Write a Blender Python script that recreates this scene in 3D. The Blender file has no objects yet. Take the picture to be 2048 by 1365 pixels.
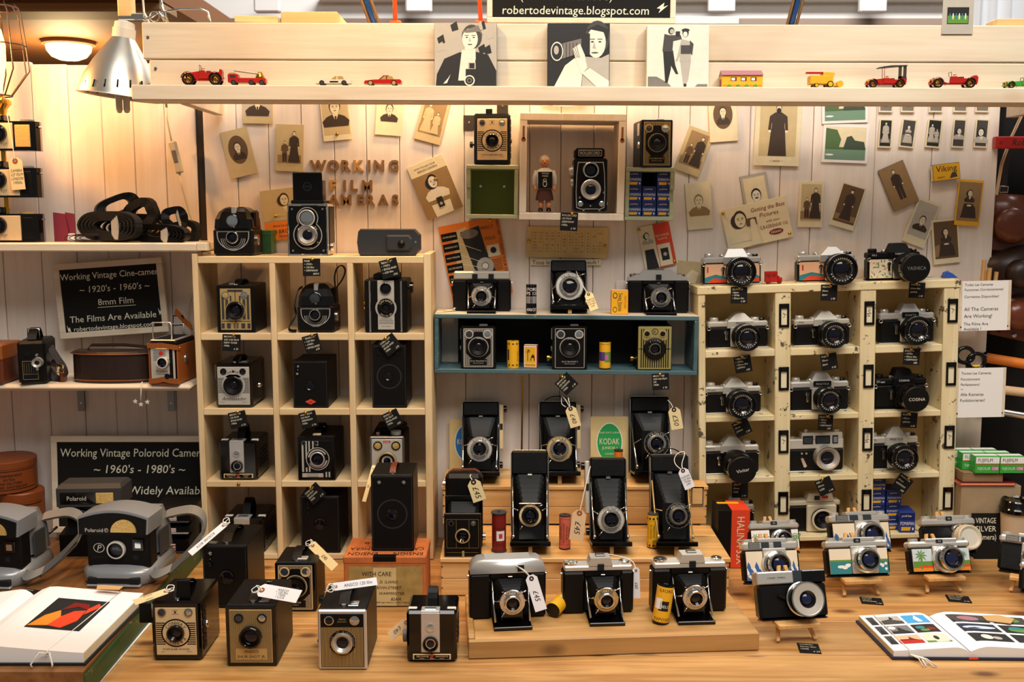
import bpy,math,random
from mathutils import Matrix,Vector
random.seed(7)
SC=bpy.context.scene
COL=SC.collection
R=math.radians
# ------------------------------------------------------------------ camera
FPX,CX,CY=2050.0,1024.0,682.5
CAM=Vector((0.0,-2.40,0.785));PITCH=R(7.30)
cd=bpy.data.cameras.new('camera');cam=bpy.data.objects.new('camera',cd);COL.objects.link(cam)
cam.location=CAM;cam.rotation_euler=(R(90)-PITCH,0,0)
cd.sensor_width=36.0;cd.lens=FPX/2048*36.0;cd.clip_start=0.05;cd.clip_end=60
cd.dof.use_dof=True;cd.dof.focus_distance=1.98;cd.dof.aperture_fstop=9.0
SC.camera=cam
# ------------------------------------------------------------------ world and light
w=bpy.data.worlds.new('hall_daylight');SC.world=w;w.use_nodes=True
w.node_tree.nodes['Background'].inputs[0].default_value=(1.0,0.94,0.86,1)
w.node_tree.nodes['Background'].inputs[1].default_value=0.15
def area(name,loc,target,sx,sy,power,col):
 l=bpy.data.lights.new(name,'AREA');l.shape='RECTANGLE';l.size=sx;l.size_y=sy;l.energy=power;l.color=col
 o=bpy.data.objects.new(name,l);COL.objects.link(o);o.location=loc
 o.rotation_euler=(Vector(target)-Vector(loc)).to_track_quat('-Z','Y').to_euler();return o
def spot(name,loc,target,power,col,ang=110,blend=.7,rad=.04):
 l=bpy.data.lights.new(name,'SPOT');l.energy=power;l.color=col;l.spot_size=R(ang);l.spot_blend=blend;l.shadow_soft_size=rad
 o=bpy.data.objects.new(name,l);COL.objects.link(o);o.location=loc
 o.rotation_euler=(Vector(target)-Vector(loc)).to_track_quat('-Z','Y').to_euler();return o
area('hall_skylight',(0.5,-2.3,3.3),(0.15,-0.35,0.2),2.6,1.6,102,(1.0,0.965,0.915))
area('far_hall_skylight',(1.6,1.6,4.6),(1.6,4.2,1.9),4.0,1.2,420,(1.0,0.99,0.97))
SC.view_settings.view_transform='Standard';SC.view_settings.look='None'
SC.view_settings.exposure=0.18;SC.view_settings.gamma=1.0;SC.view_settings.use_curve_mapping=False
# ------------------------------------------------------------------ measuring from the photograph's frame
FWD=Vector((0,math.cos(PITCH),-math.sin(PITCH)));UPV=Vector((0,math.sin(PITCH),math.cos(PITCH)))
def ray(px,py):return Vector(((px-CX)/FPX,0,0))+UPV*((CY-py)/FPX)+FWD
def at(px,py,Y):
 d=ray(px,py);return CAM+d*((Y-CAM.y)/d.y)
def on(px,py,z):
 d=ray(px,py);return CAM+d*((z-CAM.z)/d.z)
def sc(P):return(Vector(P)-CAM).dot(FWD)/FPX # metres per pixel at P
class Fit:
 def __init__(s,P,W,H):s.P,s.W,s.H=P,W,H
def fit(l,r,base,top,z=None,Y=None):
 cx=(l+r)/2
 if Y is None:P=on(cx,base,z)
 else:
  P=at(cx,base,Y)
  if z is not None:P.z=z
 return Fit(P,(r-l)*sc(P),at(cx,top,P.y).z-P.z)
 # ------------------------------------------------------------------ materials
def lin(h):
 h=h.lstrip('#');c=[int(h[i:i+2],16)/255 for i in(0,2,4)]
 return tuple((x/12.92 if x<=.04045 else((x+.055)/1.055)**2.4)for x in c)+(1,)
MATS={}
def mk(name,col,rough=.5,metal=0.,bump=0.,bscale=300.,var=0.,vscale=20.,emit=0.,spec=.5,coat=0.,alpha=1.,trans=0.):
 m=bpy.data.materials.new(name);m.use_nodes=True;n=m.node_tree.nodes;L=m.node_tree.links
 b=n['Principled BSDF'];c=lin(col)
 b.inputs['Base Color'].default_value=c;b.inputs['Roughness'].default_value=rough;b.inputs['Metallic'].default_value=metal
 b.inputs['Specular IOR Level'].default_value=spec;b.inputs['Coat Weight'].default_value=coat
 if trans:b.inputs['Transmission Weight'].default_value=trans
 if alpha<1:b.inputs['Alpha'].default_value=alpha
 if emit:b.inputs['Emission Color'].default_value=c;b.inputs['Emission Strength'].default_value=emit
 if bump or var:
  tc=n.new('ShaderNodeTexCoord')
  if var:
   nz=n.new('ShaderNodeTexNoise');nz.inputs['Scale'].default_value=vscale;nz.inputs['Detail'].default_value=5
   L.new(tc.outputs['Object'],nz.inputs['Vector'])
   mx=n.new('ShaderNodeMix');mx.data_type='RGBA';mx.inputs[6].default_value=tuple(x*(1-var)for x in c[:3])+(1,)
   mx.inputs[7].default_value=tuple(min(1,x*(1+var))for x in c[:3])+(1,)
   L.new(nz.outputs[0],mx.inputs[0]);L.new(mx.outputs[2],b.inputs['Base Color'])
  if bump:
   nb=n.new('ShaderNodeTexNoise');nb.inputs['Scale'].default_value=bscale;nb.inputs['Detail'].default_value=2
   L.new(tc.outputs['Object'],nb.inputs['Vector'])
   bp=n.new('ShaderNodeBump');bp.inputs['Strength'].default_value=bump;bp.inputs['Distance'].default_value=.0008
   L.new(nb.outputs[0],bp.inputs['Height']);L.new(bp.outputs[0],b.inputs['Normal'])
 MATS[name]=m;return m
def wood(name,c1,c2,dark,axis='x',rough=.55,scale=1.,knots=.5,chips=0.,chipcol='#3b2615',mott=.35):
 """sawn board: stretched grain along axis, sparse knots, optional chipped paint; varied per object"""
 m=bpy.data.materials.new(name);m.use_nodes=True;n=m.node_tree.nodes;L=m.node_tree.links;b=n['Principled BSDF']
 tc=n.new('ShaderNodeTexCoord');oi=n.new('ShaderNodeObjectInfo');mp=n.new('ShaderNodeMapping')
 ad=n.new('ShaderNodeVectorMath');ad.operation='ADD'
 mul=n.new('ShaderNodeMath');mul.operation='MULTIPLY';mul.inputs[1].default_value=37.
 L.new(oi.outputs['Random'],mul.inputs[0]);L.new(tc.outputs['Object'],ad.inputs[0]);L.new(mul.outputs[0],ad.inputs[1])
 s={'x':(1.6,30,30),'z':(30,30,1.6),'y':(30,1.6,30)}[axis]
 mp.inputs['Scale'].default_value=tuple(q*scale for q in s);L.new(ad.outputs[0],mp.inputs[0])
 nz=n.new('ShaderNodeTexNoise');nz.inputs['Scale'].default_value=2.;nz.inputs['Detail'].default_value=7;nz.inputs['Distortion'].default_value=.6
 L.new(mp.outputs[0],nz.inputs['Vector'])
 cr=n.new('ShaderNodeValToRGB');e=cr.color_ramp.elements;e[0].position=.28;e[0].color=lin(c1);e[1].position=.68;e[1].color=lin(c2)
 L.new(nz.outputs[0],cr.inputs[0]);out=cr.outputs[0]
 mp2=n.new('ShaderNodeMapping');mp2.inputs['Scale'].default_value=tuple(q*scale*(2.5 if q<5 else 7)for q in s);L.new(ad.outputs[0],mp2.inputs[0])
 nf=n.new('ShaderNodeTexNoise');nf.inputs['Scale'].default_value=2.;nf.inputs['Detail'].default_value=3;L.new(mp2.outputs[0],nf.inputs['Vector'])
 bw=n.new('ShaderNodeTexNoise');bw.inputs['Scale'].default_value=3.2;bw.inputs['Detail'].default_value=4;L.new(ad.outputs[0],bw.inputs['Vector'])
 def mixin(fac,col,cur):
  mx=n.new('ShaderNodeMix');mx.data_type='RGBA';L.new(fac,mx.inputs[0]);L.new(cur,mx.inputs[6]);mx.inputs[7].default_value=lin(col);return mx.outputs[2]
 def ramp(src,p0,p1,a,c):
  q=n.new('ShaderNodeValToRGB');E=q.color_ramp.elements;E[0].position=p0;E[0].color=(a,a,a,1);E[1].position=p1;E[1].color=(c,c,c,1)
  L.new(src,q.inputs[0]);return q.outputs[0]
 out=mixin(ramp(bw.outputs[0],.5,.78,0.,mott),dark,out);out=mixin(ramp(nf.outputs[0],.55,.75,0.,mott*.55),dark,out)
 if knots:
  sp=n.new('ShaderNodeSeparateXYZ');L.new(ad.outputs[0],sp.inputs[0]);cb=n.new('ShaderNodeCombineXYZ');o_={'x':(0,1,2),'y':(1,0,2),'z':(2,0,1)}[axis]
  def mth(op,a,b):
   q=n.new('ShaderNodeMath');q.operation=op
   for k_,v_ in enumerate((a,b)):
    if isinstance(v_,float):q.inputs[k_].default_value=v_
    else:L.new(v_,q.inputs[k_])
   return q.outputs[0]
  L.new(mth('MULTIPLY',sp.outputs[o_[0]],4.0),cb.inputs[0]);L.new(mth('MULTIPLY',mth('ADD',sp.outputs[o_[1]],sp.outputs[o_[2]]),8.0),cb.inputs[1])
  vo=n.new('ShaderNodeTexVoronoi');vo.voronoi_dimensions='2D';vo.inputs['Scale'].default_value=1.;vo.inputs['Randomness'].default_value=1.;L.new(cb.outputs[0],vo.inputs['Vector'])
  out=mixin(ramp(vo.outputs['Distance'],.04,.12,knots,0.),dark,out)
 if chips:
  nc=n.new('ShaderNodeTexNoise');nc.inputs['Scale'].default_value=38;nc.inputs['Detail'].default_value=6;nc.inputs['Roughness'].default_value=.7;L.new(ad.outputs[0],nc.inputs['Vector'])
  out=mixin(ramp(nc.outputs[0],.66-chips*.1,.68-chips*.1,0.,.9),chipcol,out)
 L.new(out,b.inputs['Base Color']);b.inputs['Roughness'].default_value=rough
 bp=n.new('ShaderNodeBump');bp.inputs['Strength'].default_value=.25;bp.inputs['Distance'].default_value=.001;L.new(nz.outputs[0],bp.inputs['Height']);L.new(bp.outputs[0],b.inputs['Normal'])
 MATS[name]=m
wood('white_plank','#e7d8ca','#f0e4d9','#d6b99f','z',.6,1.,.2)
wood('white_board','#d8c5aa','#e6d6bd','#c49c6c','x',.55,1.,.3)
wood('cream_board','#dcbd8c','#ecd2a4','#b98d58','x',.55,1.,.2)
wood('cream_post','#dcbd8c','#ecd2a4','#b98d58','z',.55,1.,.2)
wood('old_cream','#dcc795','#efdfb5','#b79a63','x',.6,1.,.15,chips=.5,chipcol='#2f2113')
wood('old_cream_post','#dcc795','#efdfb5','#b79a63','z',.6,1.,.15,chips=.6,chipcol='#2f2113')
wood('pine_table','#a87239','#d2a263','#5c3719','x',.42,1.1,.9,mott=.55)
wood('pine_step','#cf9a55','#e6bb7e','#93602f','x',.42,.8,.75)
wood('pine_tray','#a97a42','#c99a5c','#4d3016','x',.5,.8,.6)
wood('dark_board','#6b4522','#94663a','#2f1c0d','y',.45,.8,.7)
wood('raw_pine','#e2b873','#f0cd90','#b98545','x',.6,1.,.4)
wood('easel_wood','#cf9a58','#e2b474','#a8743a','z',.5,1.5,0)
wood('teal_paint','#3d585e','#4d6c72','#2a3e44','x',.5,1.,0,chips=.1,chipcol='#c8c0a8')
wood('green_paint_box','#a0a67e','#b4b893','#7f8762','x',.5,1.,0)
wood('white_box_paint','#e6d3b8','#f1e3cd','#c9ac84','z',.5,1.,.1)
wood('green_edge','#1f4421','#2c5a2d','#17301a','y',.45,1.,0,chips=.3,chipcol='#a97c3e')
wood('brown_box','#7d6243','#9a7b56','#4b3622','x',.6,1.,.2)
for a in[('black_leather','#0b0a0a',.36,0,.6,900),('black_gloss','#070606',.13,0,0,1),('black_matte','#0b0a0a',.5,0,0,1),('black_deep','#060606',.8,0,0,1),('chrome','#dedbd5',.16,1,0,1),('silver','#d2cfc8',.34,.6,0,1),('silver_plate','#d0cabd',.4,.4,0,1),('alu','#b9b6ac',.34,.8,.12,60),('steel','#8d8a84',.35,.9,0,1),('brass','#d0a03c',.22,1,0,1),('gold_plate','#c4a76c',.4,.45,0,1),('cream_plate','#dcc090',.45,.1,0,1),('olive_plate','#a99c5e',.4,.35,0,1),('white_plastic','#d9d3c3',.4,0,0,1),('cream_plastic','#cfc3a6',.4,0,0,1),('grey_plastic','#96999c',.3,.3,0,1),('dark_grey','#3a3a3a',.45,0,0,1),('mid_grey','#6f6e6a',.45,0,0,1),('white_paper','#eeeae6',.8,0,0,1),('cream_paper','#e6d8b4',.8,0,0,1),('tag_paper','#e2cc98',.8,0,0,1),('tag_white','#ece8ea',.8,0,0,1),('tag_pink','#d9b48a',.8,0,0,1),('kraft','#c49a62',.8,0,0,1),('chalk_black','#171513',.75,0,0,1),('chalk','#e9e4c9',.9,0,0,1),('card_black','#141313',.6,0,0,1),('ink','#1b1716',.7,0,0,1),('string','#e8e2d6',.85,0,.5,700),('red','#c22418',.4,0,0,1),('red_paint','#b01f17',.25,0,0,1),('dark_red','#7d1c16',.4,0,0,1),('pink_roll','#d4684f',.6,0,0,1),('yellow','#ecb01e',.45,0,0,1),('orange','#e0791c',.6,0,0,1),('orange_red','#dd4220',.5,0,0,1),('green_paint','#3f9a35',.3,0,0,1),('film_blue','#1c3987',.45,0,0,1),('film_navy','#14235a',.45,0,0,1),('film_green','#34a43c',.4,0,0,1),('blue','#2455b8',.4,0,0,1),('blue_arm','#1f4a86',.35,0,0,1),('lamp_orange','#e2561c',.4,0,0,1),('sky_blue','#3f9fd6',.6,0,0,1),('kodak_green','#1d9a4b',.6,0,0,1),('kodak_blue','#2270b8',.6,0,0,1),('maroon','#7c2133',.8,0,0,1),('magenta','#d55aa6',.7,0,0,1),('pale_blue','#c9d6dc',.6,0,0,1),('cloth_white','#dfe2ea',.9,0,0,1),('brown_leather','#66321d',.28,0,.35,200),('tan_leather','#94501f',.35,0,.3,300),('dark_brown','#2a1912',.4,0,.4,400),('tin_orange','#87431a',.45,.1,0,1),('strap_web','#1c1a18',.75,0,.6,1500),('tape_clear','#b8b1a2',.2,0,0,1),('lens_glass','#0b0c18',.03,0,0,1),('lens_blue','#1b2140',.03,0,0,1),('window_glass','#3a4046',.05,.2,0,1),('mirror_glass','#c9d2d6',.06,.9,0,1),('amber_glass','#d8b469',.15,.35,.8,250),('rose_roof','#a9717b',.5,0,0,1),('skin','#d9925e',.55,0,0,1),('hair_grey','#cfc7b8',.7,0,0,1),('land_green','#4d6b3f',.6,0,0,1),('land_water','#6f9078',.6,0,0,1),('land_dark','#3c4a3a',.6,0,0,1),('skirt_brown','#4a221a',.8,0,0,1),('letter_wood','#8a6338',.6,0,.3,400),('letter_light','#c08f4c',.6,0,.3,400),('brown_ceiling','#7a4a20',.7,0,0,1),('brown_beam','#8d6a42',.7,0,0,1),('hall_white','#d9d6d2',.8,0,0,1),('hall_brown','#7d6a5c',.8,0,0,1),('black_cloth','#0a090a',.95,0,0,1),('dark_strip','#2c2013',.6,0,.4,80),('cup_paper','#c9b193',.7,0,0,1),('olive_in','#8a963c',.6,0,0,1),('purple','#5b3a7a',.5,0,0,1),('navy','#1a1f3c',.5,0,0,1),('tape_roll','#c2b676',.4,0,0,1),('teal_art','#2c7f86',.5,0,0,1),('wave_blue','#31609c',.5,0,0,1),('art_cream','#e9d9bd',.5,0,0,1),('art_green','#5f8f33',.5,0,0,1),('art_orange','#e08a22',.5,0,0,1),('art_peach','#e8b48c',.5,0,0,1)]:
 mk(a[0],a[1],a[2],a[3],a[4],a[5])
for q_,v_ in(('black_leather',.22),('black_matte',.2),('card_black',.2),('chalk_black',.2),('dark_grey',.3),('strap_web',.2)):MATS[q_].node_tree.nodes['Principled BSDF'].inputs['Specular IOR Level'].default_value=v_
mk('orange_card','#bf6a33',.75,0,.3,200,var=.4,vscale=45);mk('aged_label','#a88a4c',.8,0,.3,200,var=.5,vscale=45)
mk('sack_box','#a98f6c',.8,0,.4,200,var=.3,vscale=18);mk('aged_card','#d8bd82',.8,0,0,1,var=.2,vscale=20)
for i,c in enumerate(['#e4d6b2','#c6b184','#97794f','#654a2e','#3a291d','#1f1713']):mk('sep%d'%i,c,.55,var=.12,vscale=60)
for i,c in enumerate(['#e6dfcd','#b5ada0','#77716a','#3f3b38','#161515']):mk('mono%d'%i,c,.55,var=.1,vscale=60)
mk('bulb_glow','#ffb24a',.3,emit=9);mk('ceiling_glow','#ffe2a0',.3,emit=3.2)
mk('plastic_sleeve','#cfc6ae',.25,alpha=.75)
# ------------------------------------------------------------------ mesh building
TXT={}
def text_geo(s):
 if s in TXT:return TXT[s]
 cu=bpy.data.curves.new('t','FONT');cu.body=s;cu.resolution_u=2;cu.size=1.0
 ob=bpy.data.objects.new('t',cu);me=bpy.data.meshes.new_from_object(ob)
 V=[(v.co.x,v.co.y)for v in me.vertices];F=[tuple(p.vertices)for p in me.polygons]
 bpy.data.objects.remove(ob);bpy.data.curves.remove(cu);bpy.data.meshes.remove(me)
 if V:
  x0=min(v[0]for v in V);x1=max(v[0]for v in V)
 else:x0=x1=0
 TXT[s]=([(x-x0,y)for x,y in V],F,x1-x0);return TXT[s]
QUEUE=[]
def cr(pts,k=5):
 """smooth curve through points"""
 P=[Vector(p)for p in pts];out=[]
 for i in range(len(P)-1):
  a,b,c,d=P[max(i-1,0)],P[i],P[i+1],P[min(i+2,len(P)-1)]
  for j in range(k):t=j/k;out.append(.5*(2*b+(c-a)*t+(2*a-5*b+4*c-d)*t*t+(3*b-a-3*c+d)*t**3))
 return out+[P[-1]]
class MB:
 def __init__(s,name,parent,label=None,kind=None):
  s.name,s.parent,s.label,s.kind=name,parent,label,kind
  s.V,s.F,s.S,s.MI,s.ms=[],[],[],[],[];s.M=Matrix.Identity(4);s.obj=None;s.loc=None;QUEUE.append(s)
 def mi(s,m):
  if m not in s.ms:s.ms.append(m)
  return s.ms.index(m)
 def add(s,vs,fs,m,smooth=False):
  o=len(s.V);s.V+=[tuple(s.M@Vector(v))for v in vs];k=s.mi(m)
  for f in fs:s.F.append(tuple(i+o for i in f));s.S.append(smooth);s.MI.append(k)
  return s
 def box(s,x0,x1,y0,y1,z0,z1,m,bev=0.):
  if x0>x1:x0,x1=x1,x0
  if y0>y1:y0,y1=y1,y0
  if z0>z1:z0,z1=z1,z0
  if bev<=0:
   return s.add([(x0,y0,z0),(x1,y0,z0),(x1,y1,z0),(x0,y1,z0),(x0,y0,z1),(x1,y0,z1),(x1,y1,z1),(x0,y1,z1)],[(0,3,2,1),(4,5,6,7),(0,1,5,4),(1,2,6,5),(2,3,7,6),(3,0,4,7)],m)
  b=min(bev,(x1-x0)*.49,(y1-y0)*.49,(z1-z0)*.49);V=[];ix={}
  for i,X in enumerate((x0,x1)):
   for j,Y in enumerate((y0,y1)):
    for k,Z in enumerate((z0,z1)):
     sx,sy,sz=(1-2*i)*b,(1-2*j)*b,(1-2*k)*b
     for a,q in enumerate(((X,Y+sy,Z+sz),(X+sx,Y,Z+sz),(X+sx,Y+sy,Z))):ix[i,j,k,a]=len(V);V.append(q)
  F=[]
  def quad(l):F.append(tuple(l))
  for i in(0,1):
   q=[ix[i,0,0,0],ix[i,1,0,0],ix[i,1,1,0],ix[i,0,1,0]];quad(q if i else q[::-1])
   q=[ix[0,i,0,1],ix[0,i,1,1],ix[1,i,1,1],ix[1,i,0,1]];quad(q if i else q[::-1])
   q=[ix[0,0,i,2],ix[1,0,i,2],ix[1,1,i,2],ix[0,1,i,2]];quad(q if i else q[::-1])
  for i in(0,1):
   for j in(0,1):
    q=[ix[i,j,0,0],ix[i,j,1,0],ix[i,j,1,1],ix[i,j,0,1]];quad(q if(i^j)else q[::-1])
    q=[ix[i,0,j,0],ix[i,1,j,0],ix[i,1,j,2],ix[i,0,j,2]];quad(q[::-1]if(i^j)else q)
    q=[ix[0,i,j,1],ix[1,i,j,1],ix[1,i,j,2],ix[0,i,j,2]];quad(q if(i^j)else q[::-1])
    for k in(0,1):
     q=[ix[i,j,k,0],ix[i,j,k,1],ix[i,j,k,2]];quad(q if(i^j^k)else q[::-1])
  return s.add(V,F,m)
 def lathe(s,c,ax,prof,m,n=24,smooth=True,soft=False,arc=None):
  """prof: (r, h[, material]) along direction ax from point c"""
  c=Vector(c);a=Vector(ax).normalized();u=a.orthogonal().normalized();v=a.cross(u)
  cs=[(math.cos(2*math.pi*i/n),math.sin(2*math.pi*i/n))for i in range(n)]
  def ringp(r,h):return[tuple(c+a*h+(u*x+v*y)*r)for x,y in cs]
  if soft:
   V=[];F=[]
   for q in prof:V+=ringp(max(q[0],1e-6),q[1])
   for k in range(len(prof)-1):
    for i in range(n):
     j=(i+1)%n;F.append((k*n+i,k*n+j,(k+1)*n+j,(k+1)*n+i))
   return s.add(V,F,m,True)
  for p,q in zip(prof,prof[1:]):
   mm=q[2]if len(q)>2 else m
   A=ringp(p[0],p[1])if p[0]>0 else[tuple(c+a*p[1])];B=ringp(q[0],q[1])if q[0]>0 else[tuple(c+a*q[1])]
   fl=abs(p[1]-q[1])<1e-9
   if len(A)==1 and len(B)==1:continue
   if len(A)==1:s.add(A+B,[(0,1+(i+1)%n,1+i)if 0 else(0,1+i,1+(i+1)%n)[::-1]for i in range(n)],mm,smooth and not fl)
   elif len(B)==1:s.add(A+B,[(i,(i+1)%n,n)for i in range(n)],mm,smooth and not fl)
   else:s.add(A+B,[(i,(i+1)%n,n+(i+1)%n,n+i)for i in range(n)],mm,smooth and not fl)
  return s
 def cyl(s,p0,p1,r,m,n=16,r2=None,cap=None):
  p0=Vector(p0);p1=Vector(p1);h=(p1-p0).length;r2=r if r2 is None else r2
  return s.lathe(p0,p1-p0,[(0,0),(r,0,cap or m),(r2,h,m),(0,h,cap or m)],m,n)
 def tube(s,pts,r,m,n=6,closed=False):
  pts=[Vector(p)for p in pts];V=[];F=[];N=len(pts);up=None
  for i,p in enumerate(pts):
   a=pts[(i+1)%N]if(i<N-1 or closed)else p;b=pts[i-1]if(i>0 or closed)else p
   t=(a-b).normalized()if(a-b).length>1e-9 else Vector((0,0,1))
   if up is None:up=t.orthogonal().normalized()
   up=(up-t*up.dot(t));up=up.normalized()if up.length>1e-6 else t.orthogonal().normalized();q=t.cross(up)
   rr=r[i]if isinstance(r,(list,tuple))else r
   V+=[tuple(p+(up*math.cos(2*math.pi*k/n)+q*math.sin(2*math.pi*k/n))*rr)for k in range(n)]
  for i in range(N if closed else N-1):
   j=(i+1)%N
   for k in range(n):F.append((i*n+k,i*n+(k+1)%n,j*n+(k+1)%n,j*n+k))
  if not closed:F+=[tuple(range(n))[::-1],tuple(range((N-1)*n,N*n))]
  return s.add(V,F,m,True)
 def ribbon(s,pts,w,th,m):
  """flat band through pts; w = half-width vector (or list), th = thickness"""
  pts=[Vector(p)for p in pts];N=len(pts);V=[];F=[]
  for i,p in enumerate(pts):
   W=Vector(w[i]if isinstance(w,list)else w);t=(pts[min(i+1,N-1)]-pts[max(i-1,0)]);nn=t.cross(W)
   nn=nn.normalized()*th*.5 if nn.length>1e-9 else Vector((0,0,th/2))
   V+=[tuple(p-W-nn),tuple(p+W-nn),tuple(p+W+nn),tuple(p-W+nn)]
  for i in range(N-1):
   for k in range(4):F.append((i*4+k,i*4+(k+1)%4,i*4+4+(k+1)%4,i*4+4+k))
  F+=[(3,2,1,0),tuple(range(N*4-4,N*4))]
  return s.add(V,F,m,False)
 def prism(s,poly,y0,y1,m,sm=None):
  """polygon in x,z extruded from y0 (front) to y1 (back)"""
  n=len(poly);V=[(x,y0,z)for x,z in poly]+[(x,y1,z)for x,z in poly]
  a=sum(poly[i][0]*poly[(i+1)%n][1]-poly[(i+1)%n][0]*poly[i][1]for i in range(n))
  f0=tuple(range(n));f1=tuple(range(n,2*n));
  if a>0:F=[f0,f1[::-1]];S=[((i+1)%n,i,n+i,n+(i+1)%n)for i in range(n)]
  else:F=[f0[::-1],f1];S=[(i,(i+1)%n,n+(i+1)%n,n+i)for i in range(n)]
  s.add(V,F,m);s.add(V,S,sm or m);return s
 def loft(s,rings,m,cap=True,smooth=False):
  n=len(rings[0]);V=[p for r in rings for p in r];F=[]
  for k in range(len(rings)-1):
   for i in range(n):j=(i+1)%n;F.append((k*n+i,k*n+j,(k+1)*n+j,(k+1)*n+i))
  s.add(V,F,m,smooth)
  if cap:s.add(list(rings[0]),[tuple(range(n))[::-1]],m);s.add(list(rings[-1]),[tuple(range(n))],m)
  return s
  # flat print on the x,z plane, layer counts up towards the viewer
 def poly(s,pts,m,y=0.):return s.add([(x,y,z)for x,z in pts],[tuple(range(len(pts)))],m)
 def rect(s,x0,x1,z0,z1,m,y=0.):return s.poly([(x0,z0),(x1,z0),(x1,z1),(x0,z1)],m,y)
 def ell(s,cx,cz,rx,rz,m,y=0.,n=16,a0=0.,a1=360.):
  full=abs(a1-a0)>=360;k=n if full else n+1
  return s.poly([(cx+rx*math.cos(R(a0+(a1-a0)*i/n)),cz+rz*math.sin(R(a0+(a1-a0)*i/n)))for i in range(k)],m,y)
 def ring(s,cx,cz,r0,r1,m,y=0.,n=32,a0=0.,a1=360.,sx=1.,sz=1.):
  V=[];F=[];full=abs(a1-a0)>=360;k=n if full else n+1
  for i in range(k):
   t=R(a0+(a1-a0)*i/n);c,q=math.cos(t),math.sin(t)
   V+=[(cx+r0*c*sx,y,cz+r0*q*sz),(cx+r1*c*sx,y,cz+r1*q*sz)]
  for i in range(n):j=(i+1)%k;F.append((2*i,2*i+1,2*j+1,2*j))
  return s.add(V,F,m)
 def text(s,t,x,z,h,m,y=0.,al='C',rot=0.,wmax=None,slant=0.,xs=1.):
  V,F,wd=text_geo(t);k=h/.70
  if wd<=0:return s
  kx=k*xs
  if wmax and wd*kx>wmax:kx=wmax/wd
  off={'C':-wd/2,'L':0,'R':-wd}[al];c,q=math.cos(R(rot)),math.sin(R(rot));out=[]
  for a,b in V:
   X=(a+off+slant*b)*kx;Z=b*k-h*.5;out.append((x+X*c-Z*q,y,z+X*q+Z*c))
  return s.add(out,F,m)
 def arctext(s,t,cx,cz,r,h,m,y=0.,a0=150.,a1=30.,inner=False):
  n=len(t)
  for i,ch in enumerate(t):
   if ch==' ':continue
   a=a0+(a1-a0)*(i+.5)/n;s.text(ch,cx+r*math.cos(R(a)),cz+r*math.sin(R(a)),h,m,y,'C',a+90 if inner else a-90)
  return s
 def build(s):
  me=bpy.data.meshes.new(s.name);me.from_pydata(s.V,[],s.F)
  for m in s.ms:me.materials.append(MATS[m])
  me.polygons.foreach_set('material_index',s.MI);me.polygons.foreach_set('use_smooth',s.S);me.update()
  o=bpy.data.objects.new(s.name,me);COL.objects.link(o);s.obj=o
  if s.loc is not None:o.location=s.loc
  par=s.parent.obj if isinstance(s.parent,MB)else(s.parent.root if isinstance(s.parent,T)else s.parent)
  if par is not None:o.parent=par
  if s.label:o['label']=s.label
  if s.kind:o['kind']=s.kind
  return o
class T:
 """a thing: an Empty at its base; its parts are the meshes made by p()"""
 def __init__(s,name,label,cat,F,rx=0.,ry=0.,rz=0.,group=None,kind=None):
  P=F.P if isinstance(F,Fit)else Vector(F);s.W=getattr(F,'W',1.);s.H=getattr(F,'H',1.)
  o=bpy.data.objects.new(name,None);COL.objects.link(o);o.empty_display_size=.02;s.root=o
  o.location=P;o.rotation_mode='XYZ';o.rotation_euler=(R(rx),R(ry),R(rz))
  if kind:o['kind']=kind
  else:o['label']=label;o['category']=cat
  if group:o['group']=group
 def p(s,name,under=None,label=None,kind=None):return MB(name,under or s,label,kind)
 def X(s,u):return(u-.5)*s.W
 def Z(s,v):return v*s.H
 def lens(s,x,z,y,r,L,barrel='black_gloss',front='chrome',face='black_matte',g=.55,name='lens',under=None,glass='lens_glass',dep=.35,n=28):
  m=s.p(name,under)
  m.lathe((x,y,z),(0,-1,0),[(r,0),(r,L*.9,barrel),(r*.95,L,front),(r*.82,L,front),(r*g,L-dep*r,face),(r*g*.98,L-dep*r-.0005,face)],barrel,n)
  if not under:
   q=s.p('glass',m)
  else:q=m
  q.lathe((x,y,z),(0,-1,0),[(r*g,L-dep*r),(r*g*.7,L-dep*r+r*.07),(r*g*.35,L-dep*r+r*.1),(0,L-dep*r+r*.11)],glass,n,soft=True)
  return m
  # ------------------------------------------------------------------ the setting
def struct(name):return T(name,'','',(0,0,0),kind='structure')
ZT=0.0
# back wall: painted planks, one object each
wb=struct('wall_back')
ztop=1.118;zbot=-.03
xs=[408,474,538,604,669,733,799,865,929,1059,1122,1188,1253,1316,1379,1499,1562,1625,1750,1864,1996]
xs=[at(x,320,0).x for x in xs]
for i,(a,b)in enumerate(zip(xs,xs[1:])):
 g=.0008 if i%2 else.0004;m=wb.p('plank');yo=random.uniform(0,.003)
 m.box(a+g,b-g,yo,yo+.018,-.03,ztop+random.uniform(-.004,.004),'white_plank',.0015)
wbk=wb.p('backing');wbk.box(xs[0],xs[-1],.0215,.026,-.03,ztop-.01,'dark_strip')
wl=struct('wall_left')
xl=[-80,-10,68,140,205,268,330,392];xl=[at(x,280,0).x for x in xl];xl=[xl[0]-.35,xl[0]-.17]+xl
for i,(a,b)in enumerate(zip(xl,xl[1:])):
 m=wl.p('plank');yo=random.uniform(0,.003);m.box(a+.0007,b-.0007,yo,yo+.018,-.03,ztop+random.uniform(-.006,.004),'white_plank',.0015)
wl.p('backing').box(xl[0],xl[-1],.0215,.026,-.03,ztop-.01,'dark_strip')
tr=struct('trim_1');m=tr.p('post');m.box(xl[-1]+.0005,xs[0]-.0005,.004,.03,-.03,ztop,'dark_strip')
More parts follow.
